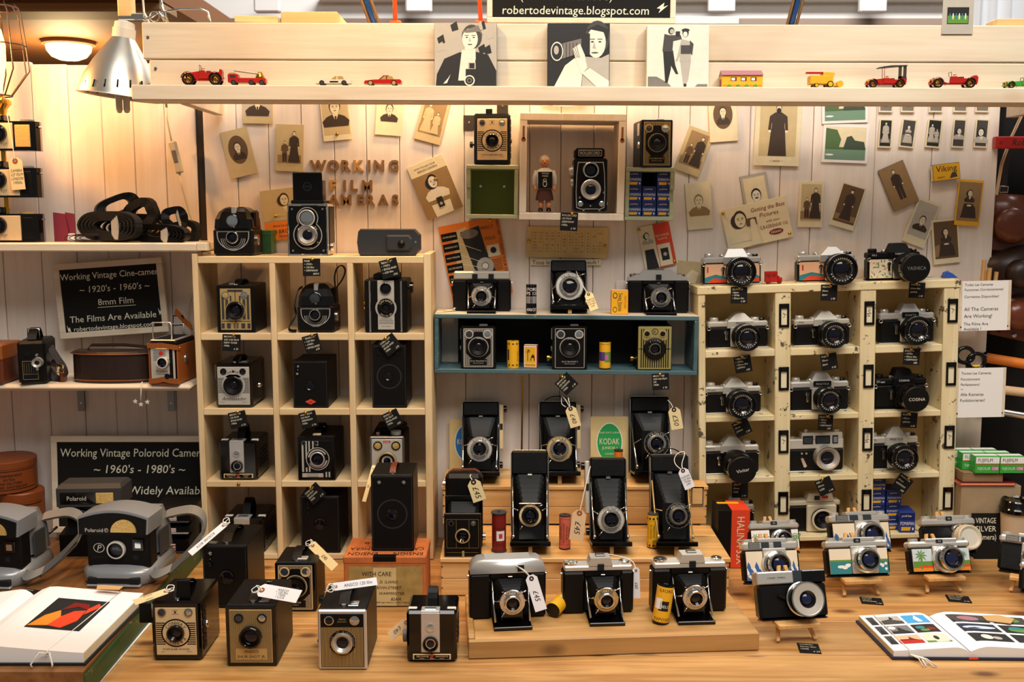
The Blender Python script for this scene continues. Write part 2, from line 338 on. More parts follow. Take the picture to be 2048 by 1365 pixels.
tr2=struct('trim_2');m=tr2.p('gap_strip');xb=at(1242,500,0).x;m.box(xb-.011,xb+.011,-.0035,-.0003,.175,.62,'white_plank',.0008)  # added white strip imitating bright background showing through a gap between planks
# black drape behind the right-hand side of the stall
dr=T('black_drape','black cloth drape behind the hanging leather cases','drape',(1.45,.10,-.03))
m=dr.p('cloth');n=26;Vv=[];
for k in range(n+1):
 x=-.40+1.5*k/n;y=.03*math.sin(k*1.7)+.012*math.sin(k*4.1);Vv+=[(x,y,0),(x,y,1.11)]
m.add(Vv,[(2*k,2*k+2,2*k+3,2*k+1)for k in range(n)],'black_cloth',True);m.add([(v[0],v[1]+.004,v[2])for v in Vv],[(2*k,2*k+2,2*k+3,2*k+1)for k in range(n)],'black_cloth',True)
# hall behind
hall=struct('wall_hall');h=hall.p('upper_wall');YF=4.2
def zf(py,Y):return at(1024,py,Y).z
h.box(-4.5,8,YF,YF+.1,zf(37,YF),6,'hall_white');hall.p('lower_wall').box(-4.5,8,YF-.02,YF+.1,-1,zf(37,YF)-.002,'hall_brown')
hall.p('moulding').box(-1.2,8,YF-.10,YF-.001,zf(6,YF),zf(-8,YF),'hall_white',.02)
for k in range(14):
 xk=at(545,10,YF).x+k*(at(925,10,YF).x-at(545,10,YF).x)*.78;q=hall.p('dentil');q.box(xk-.08,xk+.08,YF-.16,YF-.101,zf(24,YF-.16),zf(-12,YF-.16),'hall_white',.01)
cs=struct('ceiling');zc=at(140,82,2.1).z
cs.p('soffit').box(-5,at(385,20,1.6).x,.9,7,zc,zc+.1,'brown_ceiling')
cs.p('beam').box(-5,at(385,20,1.6).x,1.25,1.42,zc-.035,zc-.0005,'brown_beam',.008);cs.p('far_wall').box(-5,at(385,20,1.6).x-.3,7.01,7.06,-1,zc+.1,'brown_ceiling')
fl=struct('floor');fl.p('slab').box(-6,9,-4,8,-.80,-.75,'hall_brown')
# ceiling lamp
cl=T('ceiling_lamp','round glowing opal ceiling lamp above the plank wall','lamp',(at(137,84,2.1).x,2.1,zc))
cl.p('rim').lathe((0,0,0),(0,0,-1),[(0,0),(.108,0),(.108,.016),(.095,.018),(.095,.0181)],'brown_beam',40)
lp=bpy.data.lights.new('ceiling_lamp_light','POINT');lp.energy=22;lp.color=(1.,.72,.36);lp.shadow_soft_size=.1;lo=bpy.data.objects.new('ceiling_lamp_light',lp);COL.objects.link(lo);lo.location=(at(137,84,2.1).x,2.1,zc-.16)
d=cl.p('diffuser');d.lathe((0,0,-.0195),(0,0,-1),[(.093,0),(.089,.022),(.070,.046),(.04,.058),(0,.063)],'ceiling_glow',40,soft=True)
# ------------------------------------------------------------------ counter
tb=T('market_counter','long pine plank counter carrying the cameras','table',(0,-.4,0))
yj=[.40,.235,.07,-.115,-.265,-.42,-.60]
for i,(a,b)in enumerate(zip(yj,yj[1:])):
 m=tb.p('plank');m.box(-1.9,1.9,b+.001,a-.001,-.035,-.0002-random.random()*.0006,'pine_table',.001)
m=tb.p('apron');m.box(-1.9,1.9,-.58,-.56,-.75,-.036,'pine_table')
# ------------------------------------------------------------------ header above the stall
YH=-.33
zlt=at(1000,172,YH).z;zlb=at(1000,203,YH).z;zh2=at(1000,121,YH+.05).z;zh1=at(1000,46,YH+.05).z;xh0=at(265,100,YH).x
hd=T('header_shelf','white painted header boards with a narrow ledge of toy cars','shelf',(0,YH,zlb),ry=.22)
m=hd.p('ledge');m.box(xh0-.006,1.35,0,.055,0,zlt-zlb,'white_board',.002)
m=hd.p('board');m.box(xh0,1.35,.055,.075,zh2-zlb+.001,zh1-zlb,'white_board',.002)
m=hd.p('board');m.box(xh0+.012,1.35,.056,.075,.0,zh2-zlb-.001,'white_board',.002)
for xx,nm in((xh0+.066,0),(1.12,1)):
 m=hd.p('tie_board');m.box(xx,xx+.02,.0765,.30+(0 if nm else.02),-.001,.085,'white_board',.001)
for zz,xx in((zh1-zlb-.03,xh0+.012),(zh2-zlb-.018,xh0+.025)):
 m=hd.p('screw');m.lathe((xx,.0545,zz),(0,-1,0),[(.003,0),(.003,.0006),(.0012,.0006),(0,.0003)],'steel',12)
ZL=zlt
def hz(px):return ZL-(at(px,172,YH).x)*math.tan(R(.22)) # ledge height along its slight slope
# offcuts on the header
def block(name,label,l,r,b,t,Y,mat,dep=.05,skew=0):
 P0=at(l,b,Y);k=sc(P0);th=T(name,label,'wood block',((at(l,b,Y).x+at(r,b,Y).x)/2,Y,P0.z),rz=skew)
 th.p('board').box(-(r-l)*k/2,(r-l)*k/2,0,dep,0,(b-t)*k,mat,.001);return th
block('wood_offcut','short sawn pine offcut lying on top of the header boards',562,675,46,24,YH+.058,'raw_pine',.13,0)
block('wood_offcut','long tapering pine offcut lying behind the clamp lamp bracket',470,556,45,32,YH+.065,'raw_pine',.03,6)
block('wood_offcut','pine offcut on the header near the white curtain',1993,2075,58,38,YH+.058,'raw_pine',.05)
block('painted_slat','pale blue painted slat behind the header beside the chalkboard sign',1340,1478,48,33,YH+.085,'pale_blue',.02)
# ------------------------------------------------------------------ left pigeonhole unit
YL=-.165;UD=.152
def xa(px,py,Y=YL):return at(px,py,Y).x
lu=T('pigeonhole_shelf','cream wooden pigeonhole shelf with three columns of box cameras','shelf',(0,YL,0))
lv=[((383+405)/2,(395+416)/2-.5)]
xP=[(xa(383,515),xa(394.5,515)),(xa(540,600),xa(551.5,600)),(xa(695,600),xa(707,600)),(xa(848,600),xa(862,600))]
zS=[(at(620,513,YL).z,at(620,527,YL).z),(at(620,667,YL).z,at(620,681,YL).z),(at(620,818,YL).z,at(620,831,YL).z),(at(620,963,YL).z,at(620,975,YL).z),(at(620,1109,YL).z,.001)]
for i,(a,b)in enumerate(xP):
 m=lu.p('side_panel' if i in(0,3)else 'divider');m.box(a,b,0,UD,.001,zS[0][0]+(.006 if i in(0,3)else-(zS[0][0]-zS[0][1])),'cream_post',.0012)
for r,(a,b)in enumerate(zS):
 if r==0:lu.p('top_board').box(xP[0][1]+.0004,xP[3][0]-.0004,0,UD,b,a,'cream_board',.0012);continue
 for c in range(3):lu.p('shelf').box(xP[c][1]+.0004,xP[c+1][0]-.0004,.001,UD,b,a,'cream_board',.001)
ZLU=[a for a,b in zS]
# ------------------------------------------------------------------ left wall shelves
YS=-.17
def wshelf(label,pt,pb,xr,mat='white_board',rnd=.003,xl=-1.6):
 zt=at(200,pt,YS).z;zb=at(200,pb,YS).z;s=T('wall_shelf',label,'shelf',(0,YS,zb))
 s.p('board').box(xl,at(xr,pt,YS).x,0,.168,0,zt-zb,mat,rnd);return s,zt
s1,ZS1=wshelf('white shelf board carrying the heap of camera straps',486,504,392)
s1.p('end_block').box(at(393,486,YS).x,at(413,486,YS).x,-.001,.03,.002,ZS1-at(200,504,YS).z,'white_board',.001)
s2,ZS2=wshelf('lower white shelf carrying the cine cameras and leather case',770,783,380,rnd=.006)
for px in(163,343):
 b=s2.p('bracket');x=at(px,800,-.003).x;zz=at(px,822,-.003).z-at(200,783,YS).z
 b.box(x-.008,x+.008,.163,.166,zz,-.0005,'steel');b.box(x-.008,x+.008,.03,.166,-.003,-.0005,'steel')
 for q in(.3,.75):b.lathe((x,.163,zz*q),(0,-1,0),[(.003,0),(.002,.001),(0,.0012)],'chrome',10)
 # ------------------------------------------------------------------ raised board with green edge at the left
ZB=.045
A=on(398,1082,ZB);B=on(166,1345,ZB)
pf=T('raised_board','worn brown wooden board with a chipped green edge under the instant cameras','board',(B.x,B.y,0))
dx=(A-B);L0=dx.length;
m=pf.p('plank');e=dx.normalized();nrm=Vector((-e.y,e.x,0));
bl=[Vector((0,0,0)),Vector((dx.x,dx.y,0)),Vector((-1.2,dx.y,0)),Vector((-1.2,.0,0))]
m.loft([[(v.x,v.y,.0005)for v in bl],[(v.x,v.y,ZB)for v in bl]],'dark_board')
m=pf.p('edge_strip');q=.004;ed=[Vector((.0005,-.0005,0)),Vector((dx.x+.0005,dx.y-.0005,0)),Vector((dx.x+q,dx.y-.0005,0)),Vector((q,-.0005,0))]
m.loft([[(v.x,v.y,.0005)for v in ed],[(v.x,v.y,ZB-.006)for v in ed]],'green_edge')
# ------------------------------------------------------------------ stepped pine display and tray
st=T('stepped_display','stepped pine display box under the folding cameras','display stand',(0,0,0))
Z1,Z2,YA,YB=.081,.171,-.388,-.166
xl1,xr1=on(881,1190,0).x,at(1462,1111,YA).x;xl2,xr2=at(883,973,YB).x,at(1417,973,YB).x
for(a,b,y0,zt,nm)in((xl1,xr1,YA,Z1,0),(xl2,xr2,YB,Z2,1)):
 y1=YB if nm==0 else-.004;n=3
 for k in range(n):
  st.p('plank').box(a,b-(.035 if nm and k else 0),y0+(y1-y0)*k/n+.0005,y0+(y1-y0)*(k+1)/n-.0005,zt-.009,zt,'pine_step',.0012)
 lo=.001 if nm==0 else Z1+.001
 for k in range(2):st.p('riser').box(a+.002,b-.002,y0+.004,y0+.016,lo+(zt-.0095-lo)*k/2+.0004,lo+(zt-.0095-lo)*(k+1)/2-.0004,'pine_step',.001)
 for xx in(a,b-.012):st.p('side_panel').box(xx+.001,xx+.011,y0+.017,y1-.001 if not nm or xx==a else-.113,.001 if nm==0 else.0825,zt-.0095,'pine_step',.001)
 for xx in(a+.004,b-.004):
  for k in range(3):st.p('nail').lathe((xx,y0+.004,lo+(zt-lo)*(.2+.28*k)),(0,-1,0),[(.0022,0),(.0018,.0006),(0,.0008)],'steel',8)
lf=st.p('label_frame');P=at(1395,985,YB);
lf.box(P.x-.014,P.x+.014,YB+.0005,YB+.0035,P.z-.03,P.z+.012,'steel');lf.box(P.x-.011,P.x+.011,YB-.0003,YB+.002,P.z-.027,P.z+.009,'pine_step')
ta,tb2=on(937,1320,0),on(1518,1302,0);ang=math.degrees(math.atan2(tb2.y-ta.y,tb2.x-ta.x));ZTR=.032
ty=T('display_tray','low rough pine tray board at the counter front under three folding cameras','tray',((ta.x+tb2.x)/2,(ta.y+tb2.y)/2,0),rz=ang)
tw=(tb2-ta).length;TD=.215
ty.p('top_board').box(-tw/2+.012,tw/2,.011,TD,ZTR-.012,ZTR,'pine_tray',.001);ty.p('front_rail').box(-tw/2,tw/2,0,.0105,.0005,ZTR+.001,'pine_tray',.0015);ty.p('side_rail').box(-tw/2,-tw/2+.0115,.011,TD,.0005,ZTR+.004,'pine_tray',.0015);ty.p('side_rail').box(tw/2-.012,tw/2,.012,TD,.0005,ZTR-.0125,'pine_tray',.001);ty.p('back_rail').box(-tw/2+.012,tw/2-.013,TD-.011,TD,.0005,ZTR-.0125,'pine_tray',.001)
# ------------------------------------------------------------------ teal box shelf on the wall
YT=-.115
zt1=at(1132,631,YT).z;zt0=at(1132,749,YT).z;xt0=at(868,690,YT).x;xt1=at(1396,690,YT).x;tk=.0095
ts=T('teal_box_shelf','long teal painted box shelf hung on the plank wall','shelf',((xt0+xt1)/2,YT,zt0),ry=.55)
hw=(xt1-xt0)/2;hh=zt1-zt0;dT=.111
ts.p('top_board').box(-hw,hw,0,dT,hh-tk,hh,'teal_paint',.001);ts.p('bottom_board').box(-hw,hw,0,dT,0,tk,'teal_paint',.001)
for s_ in(-1,1):ts.p('side_panel').box(s_*hw,s_*(hw-tk),.0005,dT,tk+.0003,hh-tk-.0003,'teal_paint',.001)
ts.p('top_lining').box(-hw+.001,hw-.001,.001,dT,hh,hh+.0012,'white_board')
m=ts.p('back_panel');m.box(-hw+.048,hw-.055,dT-.004,dT-.001,tk,hh-tk,'black_deep')
def zts(px,top=True): # height of the teal shelf's top or floor under a photo column
 x=at(px,690,YT).x-(xt0+xt1)/2;return(zt1+.0013 if top else zt0+tk)-x*math.tan(R(.55))+.0003
 # ------------------------------------------------------------------ three small boxes above
def openbox(name,label,l,r,t,b,Y,th,mat,cat='box shelf',back=None,ry=.6,notch=None):
 P=at((l+r)/2,(t+b)/2,Y);k=sc(P);W=(r-l)*k;H=(b-t)*k;D=-Y-.003;o=T(name,label,cat,(P.x,Y,P.z-H/2),ry=ry)
 o.p('top_board').box(-W/2,W/2,0,D,H-th,H,mat,.001);o.p('bottom_board').box(-W/2,W/2,0,D,0,th,mat,.001)
 for s_ in(-1,1):
  q=o.p('side_panel')
  if notch==s_:
   for z0,z1,yy in((th,H*.36,0),(H*.36,H*.58,.012),(H*.58,H-th,0)):q.box(s_*W/2,s_*(W/2-th),yy+.0005,D,z0+.0002,z1,mat)
  else:q.box(s_*W/2,s_*(W/2-th),.0005,D,th+.0003,H-th-.0003,mat,.001)
 if back:o.p('back_panel').box(-W/2+th,W/2-th,D-.005,D-.001,th,H-th,back)
 o.W,o.H=W,H;return o
YW=-.125;YG=-.105
wbx=openbox('white_box_shelf','large white box shelf holding the figurine and twin lens camera',1038,1249,229,440,YW,.0155,'white_box_paint',ry=.7)
for s_ in(-1,1):
 kx=s_*(wbx.W/2-.0078);q=wbx.p('keyhole_slot');q.ell(kx,wbx.H-.057,.0048,.0048,'tan_leather',-.0006);q.rect(kx-.0022,kx+.0022,wbx.H-.056,wbx.H-.028,'tan_leather',-.0006)
gl=openbox('green_box_shelf','small empty pale green box left of the white box',932,1036,331,437,YG,.009,'green_paint_box',back='olive_in',notch=-1)
for q in(.25,.72):gl.p('screw').lathe((gl.W*(q-.5),.094,gl.H*.62),(0,-1,0),[(.0035,0),(.003,.001),(.0012,.001),(0,.0004)],'chrome',12)
gr=openbox('green_box_shelf','small pale green box packed with blue film boxes',1250,1348,336,441,YG,.009,'green_paint_box',back='black_matte',notch=1)
ZG=at(984,331,YG).z;ZG2=at(1299,336,YG).z;ZW=at(1143,424.5,YW).z
# ------------------------------------------------------------------ right distressed unit
YR=-.105;RROLL=-1.65
P0=at(1650,1082,YR)
ru=T('distressed_pigeonhole_shelf','chipped cream pigeonhole shelf holding single lens reflex cameras','shelf',P0,ry=RROLL)
RM=Matrix.Translation(P0)@Matrix.Rotation(R(RROLL),4,'Y');RI=RM.inverted()
def rl(px,py):return RI@at(px,py,YR)
RD=.10
ztr=rl(1650,567).z;pw=[(rl(1397,700).x,rl(1411,700).x),(rl(1550,760).x,rl(1581,760).x),(rl(1719,760).x,rl(1750,760).x),(rl(1884,760).x,rl(1915,760).x)]
sh=[(rl(1650,567).z,rl(1650,583).z),(rl(1650,696).z,rl(1650,710).z),(rl(1650,828).z,rl(1650,839).z),(rl(1650,951).z,rl(1650,962).z),(rl(1650,1073).z,0.0)]
ru.p('top_board').box(pw[0][0]-.002,pw[3][1]+.002,-.002,RD,sh[0][1],sh[0][0],'old_cream',.0015)
for i,(a,b)in enumerate(pw):ru.p('side_panel' if i in(0,3)else 'divider').box(a,b,0,RD,.0,sh[0][1]-.0003,'old_cream_post',.0015)
for r in range(1,5):
 for c in range(3):ru.p('shelf').box(pw[c][1]+.0003,pw[c+1][0]-.0003,.001,RD,sh[r][1],sh[r][0],'old_cream',.0012)
ru.p('back_panel').box(pw[0][1],pw[3][0],RD-.0005,RD+.003,.0,sh[0][1],'aged_card')
for i in(1,2,3):
 a,b=pw[i];c=(a+b)/2+.002
 for r in range(4):
  zt=(sh[r][1]+sh[r+1][0])/2+(.012 if r==0 else.016);q=ru.p('label_holder');w_,h_=.0115,.027
  q.box(c-w_,c-w_+.005,-.0035,-.0003,zt-h_,zt+h_,'black_gloss',.0008);q.box(c+w_-.005,c+w_,-.0035,-.0003,zt-h_,zt+h_,'black_gloss',.0008);q.box(c-w_+.005,c+w_-.005,-.0035,-.0003,zt-h_,zt-h_+.006,'black_gloss',.0008);q.box(c-w_+.005,c+w_-.005,-.005,-.0003,zt+h_-.011,zt+h_,'black_gloss',.0008)
  u=ru.p('label_card',q);u.box(c-w_+.005,c+w_-.005,-.0012,-.0003,zt-h_+.006,zt+h_-.011,'cream_paper');
  if r in(0,2):u.text('~f' if i!=2 else 'W*',c,zt,.009,'ink',-.0014,rot=70)
def rz(px,row): # standing height on row (0 = top board) at a photo column
 lx=rl(px,700).x;v=RM@Vector((lx,0,sh[row][0]));return v.z+.0003
 # ------------------------------------------------------------------ small shared pieces
def cardz(label,cx,cy,w,h,cw,Y,lines,pin=True,size=None):
 P=at(cx,cy,Y);k=sc(P);t=T('price_card',label,'price card',P,ry=cw,rx=-2,group=None);W,H=w*k,h*k
 m=t.p('card');m.box(-W/2,W/2,0,.0006,-H/2,H/2,'card_black')
 n=len(lines)
 for i,l in enumerate(lines):
  last=i==n-1
  m.text(l,-W*.42 if not last else W*.25,H*(.36-.72*i/max(1,n-1)),H*.105,'chalk',-.0003,'L' if not last else 'C',wmax=W*(.84 if not last else.42),slant=.15)
 if pin:
  q=t.p('pin');q.lathe((random.uniform(-.08,.15)*W,-.0002,H*.46),(0,-1,0),[(.0040,0),(.0038,.0016),(.0024,.0032),(0,.0037)],'brass',14,soft=True)
 return t
def strap_arch(m,p0,p1,hgt,hw,th,mat,n=9):
 p0,p1=Vector(p0),Vector(p1);pts=[]
 for i in range(n+1):
  f=i/n;pts.append(p0.lerp(p1,f)+Vector((0,0,hgt*(1-abs(2*f-1)**2.6))))
 m.ribbon(pts,hw,th,mat)
def ptag(label,P,W,H,lines,mat='tag_paper',rx=0,ry=0,rz=0,eye='dark_brown',strings=None,ink='ink',lay=False):
 """paper price tag hanging from its eyelet at P; strings are polylines in local space"""
 t=T('price_tag',label,'price tag',P,rx=rx,ry=ry,rz=rz);m=t.p('tag');c=W*.28
 m.prism([(-W/2+c,H*.1),(W/2-c,H*.1),(W/2,H*.1-c),(W/2,-H*.9),(-W/2,-H*.9),(-W/2,H*.1-c)],0,.0006,mat)
 e=t.p('eyelet');e.lathe((0,0,0),(0,-1,0),[(W*.2,0),(W*.19,.0006),(W*.08,.0006),(W*.08,.0001)],eye,16)
 if lay:
  for i,l in enumerate(lines):m.text(l,W*(.26-.56*i/max(1,len(lines)-1))if len(lines)>1 else 0,-H*.48,W*(.17 if len(lines)>1 else.4),ink,-.0003,'C',rot=-90,wmax=H*.62,slant=.1)
  lines=[]
 for i,l in enumerate(lines):
  big=len(lines)==1
  m.text(l,0,-H*(.48 if big else.3+.5*i/len(lines)),W*(.42 if big else.2),ink,-.0003,'C',rot=-90 if big else-90*(len(lines)<0),wmax=H*.6 if big else W*.85,slant=.2)
 if strings:
  q=t.p('string')
  for s_ in strings:q.tube(cr(s_,4)if len(s_)>2 else s_,.0009,'string',5)
 return t
def vf(t,u,v,r,rim='black_gloss',glass='window_glass',y=0.,name='viewfinder',under=None):
 m=t.p(name,under);x,z=t.X(u),t.Z(v)
 m.lathe((x,y,z),(0,-1,0),[(r,0),(r,.0016),(r*.78,.0018),(r*.76,.0008)],rim,20)
 m.lathe((x,y,z),(0,-1,0),[(r*.76,.0008),(r*.5,.0014),(0,.0017)],glass,20,soft=True);return m
def plate(t,u0,u1,v0,v1,mat,th=.0014,y=0.,name='face_plate',bev=.0006):
 m=t.p(name);m.box(t.X(u0),t.X(u1),y-th,y+.0002,t.Z(v0),t.Z(v1),mat,bev);m.y=y-th-.00025;return m
def boxcam(label,F,D,body='black_leather',rz=0,bev=.003,handle=None,knob=None,rim=None,rx=0,name='box_camera'):
 t=T(name,label,'camera',F,rz=rz,rx=rx);W,H=t.W,t.H;t.D=D
 b=t.p('body');b.box(-W/2,W/2,0,D,0,H,body,bev);t.body=b
 if rim:
  q=t.p('front_rim');e=W*.045
  for x0,x1,z0,z1 in((-W/2,W/2,0,e),(-W/2,W/2,H-e,H),(-W/2,-W/2+e,e,H-e),(W/2-e,W/2,e,H-e)):q.box(x0,x1,-.003,.004,z0,z1,rim,.0012)
 if handle:
  hg,hw,mt,yw=handle;q=t.p('handle')
  if yw=='y':strap_arch(q,(0,D*.12,H),(0,D*.85,H),hg,(hw,0,0),.0022,mt)
  else:strap_arch(q,(-W*.34,D*.5,H),(W*.34,D*.5,H),hg,(0,hw,0),.0022,mt)
  for f in((.12,.85)if yw=='y' else()):t.p('rivet').lathe((0,D*f,H+.0005),(0,0,1),[(.0045,0),(.004,.0018),(0,.0024)],'chrome',14)
 if knob:
  s_,v,r,mt=knob;q=t.p('winding_knob');x=s_*W/2
  q.lathe((x,D*.55,H*v),(s_,0,0),[(r*.4,0),(r*.4,.004),(r,.004),(r,.010),(r*.8,.011),(0,.011)],mt,20)
 return t
def stripes_h(m,x0,x1,z0,z1,n,mat,y):
 for i in range(n):
  z=z0+(z1-z0)*(i+.5)/n;h=(z1-z0)/n*.24;m.rect(x0,x1,z-h,z+h,mat,y)
def stripes_v(m,x0,x1,z0,z1,n,mat,y,f=.25):
 for i in range(n):
  x=x0+(x1-x0)*(i+.5)/n;h=(x1-x0)/n*f;m.rect(x-h,x+h,z0,z1,mat,y)
def finder_top(t,u=.72,v0=.08,mat='chrome'):
 q=t.p('top_finder');x=t.X(u);q.box(x-.009,x+.009,t.D*v0,t.D*v0+.022,t.H-.0004,t.H+.0016,mat,.0006);q.box(x-.006,x+.006,t.D*v0+.004,t.D*v0+.018,t.H+.0012,t.H+.0022,'mirror_glass')
def conway(label,F,D,rz=0,up=True):
 t=boxcam(label,F,D,'black_gloss',rz,.004,(.016,.008,'black_leather','y')if up else None,(-1,.42,.007,'black_gloss'));W,H=t.W,t.H
 m=plate(t,.09,.91,.10,.90,'cream_plate');y=m.y;cx,cz,r=0,H*.475,W*.30
 for s_ in(-1,1):stripes_h(m,s_*W*.40,s_*W*.22,H*.27,H*.66,11,'black_matte',y)
 m.ell(cx,cz,r,r,'black_matte',y-.0001,36);m.ell(cx,cz,r*.9,r*.9,'cream_plate',y-.0002,36)
 m.arctext('CONWAY',cx,cz,r*.72,W*.068,'ink',y-.0004,155,25);m.arctext('CAMERA',cx,cz,r*.72,W*.068,'ink',y-.0004,205,335,True)
 m.text('POPULAR MODEL',0,H*.20,H*.03,'ink',y,wmax=W*.66,xs=1.3);m.text('MADE IN',0,H*.855,H*.016,'ink',y);m.text('ENGLAND',0,H*.795,H*.016,'ink',y);m.text('SELFO',-W*.27,H*.155,H*.014,'ink',y);m.text('SYNCHRO',W*.25,H*.155,H*.014,'ink',y)
 m.ell(0,H*.826,W*.022,W*.022,'dark_brown',y-.0002)
 vf(t,.23,.825,W*.085,'steel','window_glass',y);vf(t,.77,.825,W*.085,'steel','mirror_glass',y)
 t.lens(cx,cz,y,W*.175,.006,'black_gloss','black_gloss','black_gloss',.55)
 if up:
  q=t.p('flip_finder');q.box(-W*.02,W*.27,.012,.015,H,H+.034,'black_matte',.002)
  q=t.p('side_flap');q.box(-W/2-.032,-W/2-.001,.03,.033,H*.52,H*.86,'black_matte',.001)
 else:
  q=t.p('flash_shoe');q.box(-W*.18,0,.02,.034,H,H+.012,'black_matte',.001)
 q=t.p('side_ribs')
 for k in range(6):q.box(W/2-.0003,W/2+.0012,.012,.03,H*(.14+.13*k),H*(.14+.13*k)+H*.105,'black_matte')
 q=t.p('latch');q.lathe((W/2,.034,H*.5),(1,0,0),[(.007,0),(.006,.003),(.002,.004),(0,.004)],'chrome',16)
 return t
def ansco_jr(label,F,D):
 t=boxcam(label,F,D,'black_leather',0,.002,(.012,.008,'black_leather','y'));W,H=t.W,t.H
 q=t.p('front_frame');q.box(-W/2,W/2,-.006,0,0,H,'black_gloss',.002)
 m=plate(t,.08,.92,.06,.94,'gold_plate',y=-.006);y=m.y
 stripes_v(m,-W*.41,W*.41,H*.07,H*.93,42,'ink',y,.2);m.rect(-W*.31,W*.31,H*.115,H*.30,'gold_plate',y-.0001)
 m.text('ANSCO',0,H*.25,H*.047,'ink',y-.0003);m.text('SHUR-SHOT JR.',0,H*.165,H*.047,'ink',y-.0003,wmax=W*.62)
 vf(t,.27,.80,W*.095,'black_gloss','window_glass',y);vf(t,.73,.80,W*.095,'black_gloss','mirror_glass',y)
 t.lens(0,H*.50,y,W*.22,.009,'black_gloss','black_gloss','black_gloss',.6);finder_top(t)
 t.p('shoe').box(-.012,.012,D*.82,D*.9,H,H+.003,'chrome',.0006);return t
def ansco_gold(label,F,D):
 t=boxcam(label,F,D,'black_leather',0,.002,(.013,.009,'black_leather','y'),(-1,.9,.008,'black_gloss'));W,H=t.W,t.H
 q=t.p('front_frame');q.box(-W/2,W/2,-.007,0,0,H,'silver',.0025)
 m=plate(t,.06,.94,.05,.94,'black_matte',y=-.007);y=m.y
 stripes_v(m,-W*.43,W*.43,H*.06,H*.72,30,'gold_plate',y,.26);cz=H*.46;r=W*.27
 m.ell(0,cz,r,r,'black_matte',y-.0001,36);m.arctext('ANSCO  OF BINGHAMTON',0,cz,r*.87,W*.035,'gold_plate',y-.0003,200,-20);m.arctext('NEW YORK',0,cz,r*.87,W*.045,'gold_plate',y-.0003,235,305,True)
 m.text('Ansco',0,H*.855,H*.032,'gold_plate',y,slant=.2);m.text('SHUR SHOT',0,H*.81,H*.02,'gold_plate',y)
 vf(t,.24,.835,W*.10,'chrome','lens_glass',y);vf(t,.76,.835,W*.10,'chrome','mirror_glass',y)
 t.lens(0,cz,y,W*.215,.006,'silver','chrome','silver',.55);finder_top(t,.7);t.p('shoe').box(-.012,.012,D*.84,D*.92,H,H+.003,'chrome',.0006)
 q=t.p('shutter_button');q.lathe((-W/2,.01,H*.42),(-1,0,0),[(.003,0),(.003,.004),(0,.005)],'dark_red',12);return t
def hawkeye(label,F,D,knob=True,hd=.028,name2=('BROWNIE','HAWKEYE'),panel='silver',rx=0):
 t=boxcam(label,F,D,'black_gloss',0,.0045,None,(-1,.33,.012,'mid_grey')if knob else None);W,H=t.W,t.H
 q=t.p('handle');strap_arch(q,(0,D*.28,H),(0,D*.75,H),hd,(.0085,0,0),.003,'black_leather')
 m=plate(t,.29,.66,.20,.985,panel,.002);y=m.y;m.box(t.X(.29),t.X(.66),-.002,D*.24,H-.0006,H+.0018,panel,.0008)
 q=t.p('top_finder',m);q.box(t.X(.36),t.X(.59),D*.04,D*.17,H+.0016,H+.003,'mirror_glass',.0008)
 vf(t,.475,.70,W*.09,'silver','mirror_glass',y);t.lens(t.X(.475),H*.37,y,W*.155,.004,'black_gloss','black_gloss','black_gloss',.62)
 n_=t.p('name_plate');n_.box(t.X(.12),t.X(.88),-.0022,0,H*.055,H*.165,'cream_plate',.0006);n_.rect(t.X(.15),t.X(.85),H*.068,H*.152,'black_matte',-.0025)
 n_.text(name2[0],t.X(.32),H*.125,H*.036,'cream_plate',-.0027,wmax=W*.26);n_.text(name2[1],t.X(.70),H*.125,H*.036,'cream_plate',-.0027,wmax=W*.26);n_.text('CAMERA',t.X(.3),H*.083,H*.018,'cream_plate',-.0027);n_.text('MODEL',t.X(.7),H*.083,H*.018,'cream_plate',-.0027);n_.text('Flash',t.X(.5),H*.085,H*.03,'cream_plate',-.0027,slant=.3)
 n_.ell(t.X(.5),H*.138,W*.035,W*.035,'red',-.0026)
 for u in(.02,.80):t.p('side_grip').box(t.X(u),t.X(u+.18),D*.16,D*.26,H*.93,H+.001,'white_plastic',.001)
 for k in range(5):t.p('side_rib').box(W/2-.0005,W/2+.001,.02,D-.02,H*(.3+.1*k),H*(.3+.1*k)+.002,'black_matte')
 return t
